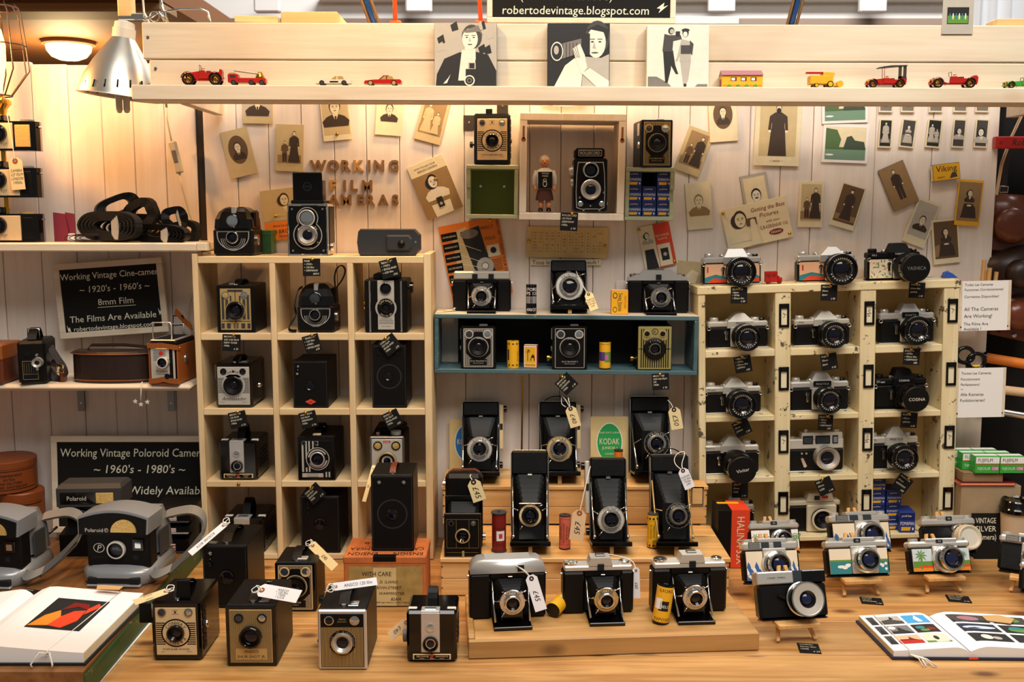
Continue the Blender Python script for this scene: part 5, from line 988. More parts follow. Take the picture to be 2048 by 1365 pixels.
mb2.p('sleeve').box(-W/2,W/2,0,.014,0,H,'orange',.0005);m=mb2.p('print');m.rect(-W*.48,W*.48,H*.02,H*.98,'yellow',-.0002);m.ring(-W*.27,H*.78,W*.1,W*.14,'ink',-.0004,16,sz=1.3);m.ring(-W*.27,H*.2,W*.1,W*.13,'ink',-.0004,16,sz=1.3);m.text('Swan Vestas',W*.05,H*.5,W*.24,'ink',-.0004,rot=-90,wmax=H*.75);m.text('MATCHES',W*.33,H*.5,W*.12,'red',-.0004,rot=-90,wmax=H*.7);m.text('SAFETY',-W*.1,H*.5,W*.09,'red',-.0004,rot=-90,wmax=H*.5);mb2.p('tray').box(-W/2+.0008,W/2-.0008,.0008,.0132,H-.0004,H+.0006,'cream_paper')
def mk_ilford(m,r,H):
 wrap(m,r,-85,85,H*.06,H*.94,'black_gloss',10);wrap(m,r,-85,85,H*.36,H*.6,'white_paper',10)
 k=m.M.copy();wtext(m,r*1.003,H,'ILFORD',0,H*.84,H*.11,'white_paper',False);wtext(m,r*1.003,H,'FP5 120',0,H*.70,H*.11,'white_paper',False);wtext(m,r*1.003,H,'400/27',0,H*.15,H*.1,'white_paper',False)
roll('black and white film canister on top of the teal shelf',fit(1052,1073,628,569,zts(1062),-.10),'black_gloss',marks=mk_ilford)
foldh('folding camera with flat silver top and two finder windows on the teal shelf',fit(906,1022,621,540,zts(964),-.056),'silver_plate',0,.055,'silver',.175,txt='AGFA')
foldv('upright black folding camera with large silver lens on the teal shelf',fit(1101,1174,619,519,zts(1138),-.056),bed=.052,r=.36,lensz=.44,cap=.24,ribs=4,face='silver',txt='PRONTOR',foot=True)
foldh('folding camera with humped silver top at the right end of the teal shelf',fit(1255,1377,623,541,zts(1316),-.056),'silver',1,.056,'mid_grey',.165,txt='SOLIDA',tcol='white_paper')if 0 else foldh('folding camera with humped silver top at the right end of the teal shelf',fit(1255,1377,623,541,zts(1316),-.056),'silver',1,.056,'mid_grey',.165,txt='AGFA')
cardz('diamond hung black price card under the middle of the teal shelf',1133,768,34,34,-45,YT-.0012,['BROWNIE','120 FILM','LONDON','1950s','£ 35'])
cardz('black price card under the right end of the teal shelf',1321,764,34,33,-3,YT-.0012,['BROWNIE','620/120 FILM','UK','1950s','£ 35'])
# ------------------------------------------------------------------ folding cameras on the steps
def sfit(l,r,top,z,Y):return fit(l,r,900,top,z+E,Y)
foldv('folding camera with silver side housing and pale dial at the left of the upper step',sfit(924,998,806,Z2,-.075),side=(1,'cream_plate'),txt='KODAK',r=.315)
foldv('folding camera with tag and raised handle in the middle of the upper step',sfit(1079,1154,806,Z2,-.073),side=(1,'cream_plate'),txt='KODAK',r=.315,topfold=True,face='gold_plate')
foldv('large black folding camera with round chrome shutter at the right of the upper step',sfit(1263,1341,796,Z2,-.073),txt='PRONTO',r=.30,face='black_matte',tcol='silver',ribs=7,toff=.06,lensz=.40)
foldv('tall black folding camera with white ringed lens on the lower step',sfit(1023,1097,907,Z1,-.305),bed=.078,face='cream_plate',ring_='black_gloss',txt='ANASTIGMAT',r=.29,lensz=.33,cap=.26,ribs=7)
foldv('folding camera with grey side housing and wide silver dial on the lower step',sfit(1183,1256,921,Z1,-.302),bed=.08,side=(-1,'silver_plate'),face='silver_plate',txt='CORONET',r=.345,lensz=.31,cap=.23,ribs=7)
foldv('black folding camera with brown edged bellows and dark dial on the lower step',sfit(1307,1383,915,Z1,-.30),bed=.088,face='black_matte',ring_='steel',txt='ANASTIGMAT',r=.305,lensz=.34,cap=.2,ribs=8,topfold=True,tcol='silver_plate',strut='gold_plate',toff=.08)
# strutted box-front folder
F=sfit(890,964,950,Z1,-.325);t=T('folding_camera','brown trimmed strut camera with square black front at the left of the lower step','camera',F);W,H=t.W,t.H
t.p('body').box(-W/2,W/2,0,.04,.006,H,'black_leather',.008);t.p('back_plate').box(-W/2,W/2,-.002,.0,H*.02,H*.72,'black_gloss',.001)
bw=t.p('bellows');bellows(bw,W*.85,H*.6,-.002,H*.34,W*.8,H*.5,-.05,H*.33,4)
fp=t.p('front_panel');fp.box(-W*.49,W*.49,-.055,-.05,0,H*.58,'dark_brown',.001);fp.box(-W*.46,W*.46,-.0558,-.054,H*.02,H*.56,'black_matte');y=-.0561
for a,b,c,d in((-.42,.42,.06,.063),(-.42,.42,.12,.123),(-.42,.42,.50,.503),(-.17,-.165,.12,.5),(.165,.17,.12,.5),(-.42,-.415,.12,.5),(.415,.42,.12,.5)):fp.rect(W*a,W*b,H*c,H*d,'gold_plate',y)
t.F=F;t.lens(0,H*.29,-.0558,W*.20,.006,'steel','gold_plate','black_gloss',.5)
for u,g in((-.30,'lens_glass'),(.28,'mirror_glass')):q=t.p('viewfinder');q.lathe((u*W,-.0558,H*.45),(0,-1,0),[(.0055,0),(.0055,.0012),(.0045,.0012)],'steel',16);q.lathe((u*W,-.0558,H*.45),(0,-1,0),[(.0045,.001),(0,.0016)],g,16)
t.p('handle').ribbon([(-W*.42,.02,H),(-W*.3,.02,H+.006),(W*.3,.02,H+.006),(W*.42,.02,H)],(0,.006,0),.002,'brown_leather')
for s_ in(-1,1):t.p('winding_knob').lathe((s_*W/2,.02,H*(.84 if s_<0 else.12)),(s_,0,0),[(.008,0),(.008,.006),(0,.007)],'chrome',16)
t.p('stand_foot').box(-W*.02,W*.04,-.058,-.0555,.0002,H*.08,'gold_plate',.0003)
# film rolls and envelopes on the steps
def mk_red(m,r,H):m.M=Matrix.Identity(4);wtext(m,r,H,'Foma',10,H*.62,r*.5,'ink',False);wrap(m,r,-20,50,H*.30,H*.55,'white_paper',5);wrap(m,r,0,30,H*.36,H*.48,'red',4);wtext(m,r,H,'PAN',10,H*.2,r*.4,'ink',False)
roll('red film roll with a white label on the lower step',fit(984,1012,1102,1024,Z1+E),'dark_red','dark_grey',mk_red,flange=.12)
def mk_pinkr(m,r,H):
 for a,s_ in((-45,'PLEASE MAIL'),(-15,'EASTMAN KODAK'),(15,'DEVELOPING'),(45,'EXPOSED')):wtext(m,r,H,s_,a,H*.5,r*.30,'ink')
 for z in(.14,.90):wrap(m,r,-85,85,H*z,H*(z+.015),'ink',8)
roll('salmon pink exposed film roll in the middle of the lower step',fit(1118,1141,1097,1030,Z1+E),'pink_roll','dark_brown',mk_pinkr)
def mk_yel(m,r,H):
 for z in(.84,.06):
  for a in range(-80,90,40):wrap(m,r,a-10,a+10,H*z,H*(z+.06),'ink',2)
 for z in(.16,.80):wrap(m,r,-85,85,H*z,H*(z+.012),'ink',8)
 for a,s_ in((-25,'FILM MUST BE'),(5,'DEVELOPED'),(45,'EXPOSED')):wtext(m,r,H,s_,a,H*.5,r*.3,'ink')
roll('yellow exposed film roll at the right of the lower step',fit(1294,1316,1095,1027,Z1+E),'yellow','dark_grey',mk_yel)
roll('small dark yellow spool behind the folding cameras on the upper step',fit(1228,1245,942,900,Z2+E,-.10),'orange','dark_brown',flange=.1)
def envelope(label,F,col,disc,lines,rx=-6):
 t=T('paper_envelope',label,'envelope',F,rx=rx);W,H=t.W,t.H;t.p('paper').box(-W/2,W/2,0,.0025,0,H,col,.0005);m=t.p('print');m.ell(0,H*.55,W*.34,H*.36,'white_paper',-.0002,30);m.ell(0,H*.55,W*.32,H*.345,disc,-.0004,30)
 for tx,z,h in lines:m.text(tx,0,H*z,H*h,'cream_paper',-.0007,wmax=W*.52)
 t.p('sleeve').box(-W/2-.0005,W/2+.0005,-.0012,.0035,-.0002,H+.0005,'plastic_sleeve')if 0 else None
 t.p('flap').box(-W/2+.001,W/2-.001,.0026,.0036,H*.9,H+.003,col);return t
envelope('paper bag with a green camera disc print on the upper step',fit(1181,1257,935,838,Z2+E,-.045),'aged_card','kodak_green',[('SNAP SHOT ALBUM',.73,.03),('KODAK',.57,.11),('JUNIOR I',.45,.05),('CAMERA',.34,.03)])
envelope('paper bag with a blue disc print behind the left folding camera',fit(899,965,935,842,Z2+E,-.022),'aged_card','kodak_blue',[('KODAK',.57,.11),('CAMERA',.34,.03)],rx=-3)
# ------------------------------------------------------------------ folding cameras on the front tray
TA=ang
foldh('folding camera with long rounded silver top at the left of the front tray',fit(939,1092,1236,1118,ZTR+.0012),'silver',4,.058,'silver',.165,rz=TA+2,txt='APOTAR',off=.03)
foldh('folding camera with crest on its leather in the middle of the front tray',fit(1125,1267,1226,1117,ZTR+.0012),'silver',2,.062,'gold_plate',.17,rz=TA,txt='NETTAR',off=.06)
foldh('folding camera with grey top plate and big dials at the right of the front tray',fit(1303,1453,1224,1110,ZTR+.0012),'silver_plate',2,.060,'silver',.165,rz=TA,txt='PRONTOR',off=.0)
def mk_exp(m,r,H):wtext(m,r,H,'ILFORD',0,H*.87,r*.36,'ink',False);wtext(m,r,H,'EXPOSED',0,H*.12,r*.36,'ink',False);wrap(m,r,-40,30,H*.34,H*.60,'black_gloss',6);wrap(m,r,-70,-20,H*.38,H*.66,'white_paper',5);wtext(m,r*1.01,H,'SELO',8,H*.46,r*.34,'white_paper',False)
roll('yellow film roll leaning beside the grey topped folding camera',fit(1304,1338,1244,1170,ZTR+.0016),'yellow','black_gloss',mk_exp,ry=8,rx=-4)
Pq=on(1105,1222,ZTR+.0145);roll('yellow film roll lying on its side on the front tray',Fit(Pq,.0285,.056),'yellow','black_gloss',lambda m,r,H:(wrap(m,r,-150,-60,H*.1,H*.9,'silver_plate',6),wrap(m,r,0,60,H*.55,H*.9,'white_paper',4)),rx=-82,rz=-30)
# ------------------------------------------------------------------ right unit: reflex cameras
def rfit(l,r,top,row,Y=-.076):return fit(l,r,800,top,rz((l+r)/2,row)+.0004,Y)
RR=RROLL
slr('silver reflex camera with scenic printed skin standing on the left of the chipped shelf top',rfit(1400,1516,497,0),'silver','flat','OLYMPUS',.60,.25,.035,skin='scenic',ry=RR)
slr('silver pointed prism reflex camera with scenic skin in the middle of the chipped shelf top',rfit(1586,1700,493,0),'silver','tall','PENTAX',.66,.27,.045,skin='scenic',ry=RR)
slr('black reflex camera with flower printed skin and capped zoom lens on the chipped shelf top',rfit(1724,1828,487,0),'black_matte','flat','YASHICA',.66,.27,.07,'YASHICA','floral',RR,small='FX-3')
slr('silver reflex camera with white pointed prism in the top left chipped pigeonhole',rfit(1413,1533,626,1),'silver_plate','tall','PENTAX',.56,.215,.06,ry=RR)
slr('silver and black reflex camera in the top middle chipped pigeonhole',rfit(1584,1695,622,1),'silver_plate','tall','FUJICA',.60,.235,.05,ry=RR,mount='black_leather',small='ST605')
slr('reflex camera with name plate prism and broad lens in the top right chipped pigeonhole',rfit(1753,1862,607,1),'silver','block','EXAKTA',.56,.255,.045,ry=RR,mount='silver_plate')
slr('small silver reflex camera with wide bare lens in the second row left pigeonhole',rfit(1411,1523,757,2),'silver_plate','tall','PENTAX',.56,.245,.06,ry=RR,small='ME super')
slr('silver reflex camera with knurled brass striped lens in the second row middle pigeonhole',rfit(1581,1698,745,2),'silver','block','PRAKTICA',.55,.215,.055,ry=RR,barrel='black_matte')
slr('all black reflex camera with capped lens in the second row right pigeonhole',rfit(1749,1853,738,2),'black_matte','flat','COSINA',.58,.245,.06,'COSINA',ry=RR,small='CT1 super',mount='black_matte')
slr('silver reflex camera with long capped lens in the third row left pigeonhole',rfit(1411,1522,873,3),'silver_plate','tall',None,.54,.25,.085,'Vivitar',ry=RR,small='ZENIT-E',mount='black_matte')
def rangefinder(label,F):
 t=T('rangefinder_camera',label,'camera',F,ry=RR);W,H=t.W,t.H;D=.03;t.p('body').box(-W/2,W/2,0,D,H*.03,H*.56,'black_leather',.004);t.p('base_plate').box(-W/2,W/2,.0005,D,0,H*.03,'silver',.001);tp=t.p('top_plate');tp.box(-W/2,W/2,-.0005,D,H*.56,H*.80,'silver_plate',.002);tp.box(-W*.24,W/2-.002,-.0008,D,H*.78,H*.95,'silver_plate',.002)
 for a,b,m_ in((-.22,-.04,'window_glass'),(0,.26,'window_glass'),(.30,.40,'mirror_glass')):q=t.p('finder_window');q.box(W*a,W*b,-.0022,0,H*.68,H*.88,'black_gloss',.0008);q.box(W*a+.002,W*b-.002,-.0026,-.001,H*.71,H*.85,m_)
 t.lens(W*.17,H*.38,-.0005,W*.21,.028,'silver','chrome','silver',.55)
 for u,rr in((-.40,.010),(.40,.010),(-.14,.006)):t.p('dial').lathe((u*W,D*.5,H*(.8 if u<-.3 else.945)),(0,0,1),[(rr,0),(rr,.006),(rr*.8,.007),(0,.007)],'chrome',20)
 q=t.p('self_timer');q.prism([(-W*.26,H*.34),(-W*.22,H*.36),(-W*.15,H*.16),(-W*.18,H*.12),(-W*.21,H*.14)],-.004,0,'chrome')
 for u in(-.24,-.16):t.p('button').lathe((u*W,0,H*.46),(0,-1,0),[(.003,0),(.0025,.003),(0,.003)],'chrome',12)
rangefinder('silver rangefinder camera with three front windows in the third row middle pigeonhole',rfit(1579,1692,862,3))
slr('silver reflex camera with wide prism in the third row right pigeonhole',rfit(1743,1842,853,3),'silver_plate','tall','PRAKTICA',.56,.265,.05,ry=RR,small='LTL')
slr('silver and black camera half hidden behind the orange film carton',rfit(1440,1516,993,4,-.06),'silver_plate','flat',None,.45,.2,.02,ry=RR,lever=False)
def kodacream(label,F):
 t=T('box_camera',label,'camera',F,ry=RR);W,H=t.W,t.H;D=.035;t.p('body').box(-W/2,W/2,0,D,0,H*.70,'black_leather',.006);tp=t.p('top_plate');tp.box(-W/2,W/2,-.001,D,H*.68,H*.82,'cream_plastic',.003);tp.prism([(-W*.12,H*.80),(W*.38,H*.80),(W*.34,H),(-W*.08,H)],-.003,D-.006,'cream_plastic')
 t.p('finder_window').box(W*.02,W*.12,-.0045,0,H*.84,H*.95,'window_glass',.0008);b=t.p('badge');b.box(W*.16,W*.27,-.0042,0,H*.88,H*.95,'red',.0004);f=t.p('face_plate');f.box(-W*.12,W*.42,-.008,0,.001,H*.72,'cream_plastic',.003);t.lens(W*.15,H*.36,-.008,W*.20,.010,'black_gloss','cream_plastic','black_matte',.45)
kodacream('cream and black plastic camera in the bottom middle chipped pigeonhole',rfit(1580,1690,988,4,-.07))
# film boxes stacked in the bottom right pigeonhole
fy=-.075;kk=sc(at(1780,1010,fy));fw,fh=29*kk,27*kk
for(px,lvl,nm)in[(1754,0,'bottom of the left'),(1754,1,'second in the left'),(1754,2,'third in the left'),(1754,3,'top of the left'),(1786,0,'bottom of the middle'),(1786,1,'second in the middle'),(1786,2,'top of the middle')]:
 P=at(px,1050,fy);P.z=rz(px,4)+.0004+lvl*(fh+.0002);filmbox('blue film box, %s stack in the chipped shelf'%nm,P,fw,fh,.06,'film boxes in the chipped shelf',ry=RR)
P=at(1815,1050,-.098);P.z=rz(1815,4)+.0004;filmbox('blue film box standing alone at the right of the shelf stacks',P,30*kk,42*kk,.055,'film boxes in the chipped shelf',ry=RR,rz=-6)
pe=T('paper_slips','loose brown paper slips beside the blue film boxes','paper',(at(1850,1062,-.09).x,-.07,rz(1850,4)+.0004));pe.p('slip').box(-.018,.03,-.02,.04,0,.001,'kraft');q=pe.p('slip');q.M=Matrix.Rotation(R(12),4,'Z');q.box(-.02,.026,-.016,.04,.0012,.002,'aged_card')
for(cx,cy,w_,h_,cw,lines,lb)in[(1478,591,33,33,0,['OLYMPUS','• Japan','• 1970s','• 35mm film','£ 85'],'black price card under the left camera on the chipped shelf'),(1658,586,33,32,1,['PENTAX','35mm','Japan','£ 85'],'black price card under the middle camera on the chipped shelf'),(1834,581,32,31,2,['YASHICA','35mm film','JAPAN','£ 85'],'black price card under the black camera on the chipped shelf'),(1486,729,34,33,-10,['" PENTAX "','• 1970\'s','• 35mm film','• JAPAN','£85'],'black price card above the small silver reflex camera'),(1658,724,33,33,-9,['FUJICA','35mm','Japan','£ 65'],'black price card above the knurled lens camera'),(1823,714,33,33,2,['EXAKTA','• 1970\'s','• 35mm film','• GERMANY','£85'],'black price card above the all black reflex camera'),(1484,856,33,31,-25,['PENTAX','35mm','JAPAN','£ 85'],'tilted black price card above the long capped lens'),(1651,846,30,31,2,['PRAKTICA','• 35mm','• 1970s','• GERMANY','£60'],'black price card above the silver rangefinder'),(1818,841,33,31,3,['COSINA','• 35mm','• JAPAN','£ 60'],'black price card above the wide prism camera'),(1480,981,32,31,0,['ZENIT','35mm','USSR','£ 50'],'black price card above the orange film carton'),(1650,973,32,33,-24,['FED 5','35mm','USSR','£ 60'],'tilted black price card above the cream plastic camera'),(1805,968,31,33,35,['PRAKTICA','35mm','GERMANY','£85'],'tilted black price card above the blue film boxes')]:
 cardz(lb,cx,cy,w_,h_,cw,YR-.0035,lines)
bus=T('toy_bus','small red toy bus standing between cameras on the chipped shelf','toy bus',fit(1531,1566,572,543,rz(1548,0)+.0005,-.085),ry=RR);W,H=bus.W,bus.H
m=bus.p('body');m.box(-W/2,W*.2,0,.014,H*.12,H,'red_paint',.001);m.box(W*.2,W*.46,.001,.013,H*.12,H*.48,'red_paint',.001);m.box(W*.2,W*.3,.0005,.0135,H*.48,H*.62,'red_paint',.0005)
for k in range(2):q=bus.p('window');q.box(-W*.42+k*W*.3,-W*.2+k*W*.3,-.0004,.001,H*(.55 if k==0 else.6),H*.78,'dark_red')
for u in(-.3,.32):
 for y in(.001,.013):bus.p('wheel').lathe((u*W,y,H*.13),(0,-1,0),[(0,-.002),(H*.13,-.002),(H*.13,.002),(0,.002)],'dark_red',12)
 # ------------------------------------------------------------------ front left: box cameras on the counter
conway('cream faced box camera with folded flap at the front left of the counter',fit(306,404,1322,1204,E),.115)
ansco_jr('box camera with fine gold stripes and dark round lens beside the cream faced one',fit(456,556,1330,1210,E),.125)
t=plainbox('large plain black box camera with leather handle in front of the cream shelf',fit(409,498,1216,1091,E),.135,[(.19,.875,.0052,'mirror_glass'),(.18,.70,.0048,'lens_glass'),(.18,.785,.0022,'brass')],(.53,.50,.15),handle=(.016,.009,'black_leather','y'))
q=t.p('top_window');q.box(t.X(.12),t.X(.3),.008,.022,t.H-.0003,t.H+.0012,'mirror_glass',.0004)
brownie_de('box camera with cream edged face partly behind the fine striped camera',fit(553,634,1222,1125,E),.095,'black_matte','cream_plate',handle=(.014,.0085,'black_leather','y'),txt=('BROWNIE','MODEL D'))
ob=T('orange_carton','worn orange cardboard camera carton with pasted address label','carton',fit(689,852,1214,1114,E));W,H=ob.W,ob.H;OD=.115
ob.p('carton').box(-W/2,W/2,0,OD,0,H*.93,'orange_card',.002);l=ob.p('lid');l.box(-W/2-.001,W/2+.001,-.001,OD+.001,H*.86,H,'orange_card',.0018)
l.M=Matrix.Translation((0,0,H+.0004))@Matrix.Rotation(R(90),4,'X')@Matrix.Rotation(R(180),4,'Y')@Matrix.Rotation(R(180),4,'X')if 0 else Matrix.Translation((0,0,H+.0004))@Matrix(((-1,0,0,0),(0,0,-1,0),(0,1,0,0),(0,0,0,1)))@Matrix.Identity(4)
for tx,yy in(('ENSIGN CAMERA',0),):pass
l.M=Matrix.Translation((0,0,H+.0004))@Matrix(((-1,0,0,0),(0,0,-1,0),(0,1,0,0),(0,0,0,1)))
for tx,zz,hh in(('ENSIGN      ENSIGN',-.016,.017),('CAMERA      CAMERA',-.046,.017),('J-B          J-B',-.082,.014)):l.text(tx,0,zz,hh,'dark_brown',0,wmax=W*.92)
lab=ob.p('address_label');lab.rect(-W*.44,W*.46,H*.02,H*.81,'aged_label',-.0010);lab.rect(-W*.14,W*.14,H*.02,H*.78,'aged_card',-.0012);lab.text('WITH CARE',-W*.1,H*.66,H*.085,'ink',-.0016,wmax=W*.36)
for k,tx in enumerate(('Mr G. D. ILIANO','DRIVIN-STREET','WARMINSTER','82AM')):lab.text(tx,-W*.02+k*W*.05,H*(.50-.115*k),H*.055,'dark_brown',-.0016,wmax=W*.55,slant=.2)
lab.text('Houghton Ltd., 88/89 High Holborn, London, England',0,H*.09,H*.03,'dark_brown',-.0016,wmax=W*.7);ob.p('tape_strip').box(-W*.14,W*.14,-.0014,.012,H*.90,H+.0008,'black_matte',.0003)
t=plainbox('tall black box camera standing on the orange carton',fit(744,828,1103,950,ob.H+E),.10,[(.2,.905,.0052,'mirror_glass'),(.78,.905,.0052,'mirror_glass')],(.5,.49,.13),emboss=True,handle=(.010,.006,'brown_leather','y'))
ansco_gold('box camera with silver rim and gold striped black face',fit(639,736,1337,1218,E),.125)
hawkeye('glossy black box camera with arched strap and grey knob beside the front tray',fit(814,914,1325,1224,E),.082)
# ------------------------------------------------------------------ easels and decorated cameras
def easel(label,P,W,cam_h,rz_=0,tilt=-20,lh=.042):
 """mini display easel: ledge bar, two splayed front legs, one back leg"""
 t=T('mini_easel',label,'easel',(P.x,P.y,0),rz=rz_,group=None);a=math.tan(R(-tilt))
 q=t.p('ledge');q.box(-W*.30,W*.30,-.020,.012,lh-.0115,lh-.0035,'easel_wood',.0012)
 top=cam_h*math.cos(R(tilt))+lh-.007
 for s_ in(-1,1):
  g=t.p('leg');y_top=.044+a*(top-lh);pts=[(s_*W*.27,-.008,.004),(s_*W*.17,.032,lh+.004),(s_*W*.045,y_top,top)]
  g.ribbon(pts,(.0032,0,0),.0055,'easel_wood')
 b=t.p('back_leg');b.ribbon([(0,.042+a*(top-lh)*.8,top*.8),(0,.042+a*(top-lh)*.8+.05,.0045)],(.0035,0,0),.006,'easel_wood');return t
def on_easel(lb_c,lb_e,l,r,bot,top,tilt=-20,rz_=0,z=.042,hf=None,**kw):
 P=on((l+r)/2,bot,z);k=sc(P);W=(r-l)*k;Hc=hf*W if hf else(bot-top)*k*1.0
 easel(lb_e,P,W,Hc,rz_,tilt);return compact(lb_c,Fit(Vector((P.x,P.y,z-.0026)),W,Hc),rx=tilt,rz=rz_,**kw)
on_easel('black plastic camera with silver top stripe tilted on an easel at the front','mini easel under the black plastic camera at the front',1519,1664,1238,1142,rz_=8,style=3,leather='black_gloss',lr=.235,L=.035,lstyle=1,lens_u=.60,skin=None)
on_easel('silver camera with wave printed skin behind the black plastic camera','mini easel behind the black plastic camera',1490,1606,1166,1076,rz_=6,style=1,skin='sea',lr=.235,L=.03,lens_u=.54)
on_easel('silver camera with green palm print at the back left of the easels','mini easel carrying the green palm print camera at the back',1500,1606,1106,1040,rz_=6,style=0,skin='palms',lr=.19,L=.03,lens_u=.60)
on_easel('silver camera with wave print and ring lens standing before the cream plastic camera','mini easel at the back in front of the blue film boxes',1664,1790,1104,1022,rz_=6,style=1,skin='sea',lr=.22,L=.028,lens_u=.60)
on_easel('silver camera with seashore print and square face on a front easel','mini easel under the seashore print camera',1656,1786,1152,1074,rz_=5,style=2,skin='shore',lr=.2,L=.028,lens_u=.58)
on_easel('black leather camera with milky lens cap on a back easel','mini easel under the milky capped camera',1850,1962,1108,1030,rz_=5,style=0,lr=.24,L=.045,lstyle=2,lens_u=.66)
on_easel('silver camera with palm and orange car print on a front easel','mini easel under the palm and orange car print camera',1822,1950,1146,1076,rz_=5,style=2,skin='palm',lr=.22,L=.032,lens_u=.56)
on_easel('silver topped black camera cut off at the right edge of the frame','mini easel cut off at the right edge',2000,2120,1150,1068,rz_=-28,style=1,lr=.2,L=.02)
on_easel('partly visible silver camera at the lower right edge','mini easel at the lower right edge of the frame',2044,2165,1192,1125,rz_=-25,style=0,lr=.2,L=.03)
def flatcard(label,cx,cy,w_,d_,z,rz_,lines):
 P=on(cx,cy,z);t=T('price_card',label,'price card',(P.x,P.y,z+.0003),rx=-90,rz=rz_);m=t.p('card');k=sc(P);W=w_*k;m.box(-W/2,W/2,0,.0006,-d_/2,d_/2,'card_black');t.root.location.z+=.0006
 for i,l in enumerate(lines):m.text(l,-W*.4 if i<len(lines)-1 else W*.3,d_*(.34-.68*i/(len(lines)-1)),d_*.11,'chalk',-.0003,'L' if i<len(lines)-1 else 'C',wmax=W*(.8 if i<len(lines)-1 else.3))
 return t
flatcard('black price card lying before the seashore print camera',1743,1203,42,.036,0,-12,['KODAK','127 film','ENGLAND','£ 35']);flatcard('black price card lying before the palm print camera',1917,1199,44,.036,0,-12,['ZEISS IKON','35mm film','Germany','£ 50']);flatcard('black price card lying at the front before the black plastic camera',1618,1298,42,.042,0,-8,['COSMIC','35mm film','USSR','£ 35']);flatcard('small black price card lying beside the left open album',58,1187,46,.034,ZB+.0004,-18,['Polaroid','P600','Film','£ 45'])
# orange film carton beside the steps
hb=T('film_carton','orange and black camera carton beside the stepped display','carton',fit(1434,1497,1137,1022,E));W,H=hb.W,hb.H;hb.p('carton').box(-W/2,W/2,0,.075,0,H,'black_matte',.001);m=hb.p('print');m.rect(-W*.08,W*.495,H*.005,H*.995,'orange_red',-.0003);m.text('HALINA 35X',W*.22,H*.48,W*.24,'cream_paper',-.0006,rot=-90,wmax=H*.82)
l=hb.p('lid');l.box(-W/2-.0003,W/2+.0003,-.0002,.0752,H*.985,H+.0008,'black_matte',.0004);l.box(-W*.08,W/2+.0004,-.0004,.0754,H*.99,H+.0012,'orange_red');l.box(-W*.4,W*.3,.05,.062,H*.99,H+.0016,'yellow')
# ------------------------------------------------------------------ open books
def book(label,name,corners,z,flip,photos,cover='navy',thick=.018,ribbon=True):
 """corners: spine front, spine back, outer right front/back, outer left front/back on the counter plane"""
 pass
def pagebook(label,O,U,Vd,wl,wr,dep,z,thick,prints,cover,rise=.010):
 """O: spine front corner; U: unit vector to the right; Vd: unit vector to the back"""
 t=T('open_book',label,'book',(O.x,O.y,z));U=Vector((U.x,U.y,0)).normalized();Vd=Vector((Vd.x,Vd.y,0)).normalized()
 def pt(a,b,h):v=U*a+Vd*b;return(v.x,v.y,h)
 c=t.p('cover');c.loft([[pt(-wl-.004,-.004,.0004),pt(wr+.004,-.004,.0004),pt(wr+.004,dep+.004,.0004),pt(-wl-.004,dep+.004,.0004)],[pt(-wl-.004,-.004,.004),pt(wr+.004,-.004,.004),pt(wr+.004,dep+.004,.004),pt(-wl-.004,dep+.004,.004)]],cover)
 def hgt(f,s):return.0042+thick[0 if s<0 else 1]*(1-.25*f)+rise*math.sin(min(1,f*4)*math.pi/2)*(1-f)**1.2-(thick[0 if s<0 else 1]*.35)*max(0,1-f*9)
 for s,w_ in((-1,wl),(1,wr)):
  if w_<=0:continue
  b=t.p('page_block');n=14
  for(b0,b1)in((0,dep),):
   Vv=[];
   for i in range(n+1):
    f=i/n;h=hgt(f,s);Vv+=[pt(s*w_*f,0,.0042),pt(s*w_*f,0,h),pt(s*w_*f,dep,h),pt(s*w_*f,dep,.0042)]
   F=[]
   for i in range(n):
    for k in range(3):F.append((4*i+k,4*i+k+1,4*i+5+k,4*i+4+k))
   F.append((4*n,4*n+1,4*n+2,4*n+3));b.add(Vv,F,'white_paper')
  nl=8
  for k in range(1,nl):
   h=.0042+thick[0 if s<0 else 1]*.75*k/nl;b.tube([pt(s*(w_+.0002),.001,h),pt(s*(w_+.0002),dep-.001,h)],.0004,'aged_card',4)
  for(ss,f0,f1,b0,b1,fn)in prints:
   if ss!=s:continue
   q=t.p('printed_photo');fn(q,lambda f,g,e,s=s,w_=w_,f0=f0,f1=f1,b0=b0,b1=b1:pt(s*w_*(f0+(f1-f0)*f),dep*(b0+(b1-b0)*g),hgt(f0+(f1-f0)*f,s)+.0005+e))
 t.pt,t.hgt=pt,hgt;return t
def blob(q,fn,pts,m,e):q.add([fn(a,b,e)for a,b in pts],[tuple(range(len(pts)))],m)
def quadp(m0,shapes):
 def fn(q,f):
  n=5
  Vv=[]
  for i in range(n+1):Vv+=[f(i/n,0,0),f(i/n,1,0)]
  q.add(Vv,[(2*i,2*i+2,2*i+3,2*i+1)for i in range(n)],m0)
  for k,(pts,m)in enumerate(shapes):blob(q,f,pts,m,.0003+.0001*k)
 return fn
def el(cx,cy,rx,ry,n=12):return[(cx+rx*math.cos(2*math.pi*i/n),cy+ry*math.sin(2*math.pi*i/n))for i in range(n)]
O=on(1938,1308,.012);Ub=on(2048,1318,.012)-on(1785,1325,.012);O=on(1940,1320,.0);Bk=on(1828,1222,.0)-O
U=Vector((1,-.02,0));
g1=[(-1,.30,.56,.62,.84,quadp('mono1',[([(0,0),(1,0),(1,.4),(.5,.55),(0,.3)],'mono4'),([(.3,.5),(.6,.55),(.5,.9)],'mono3')])),(-1,.60,.86,.62,.84,quadp('mono1',[([(0,0),(1,0),(.7,.5),(.2,.6)],'mono3')]))]
grid=[]
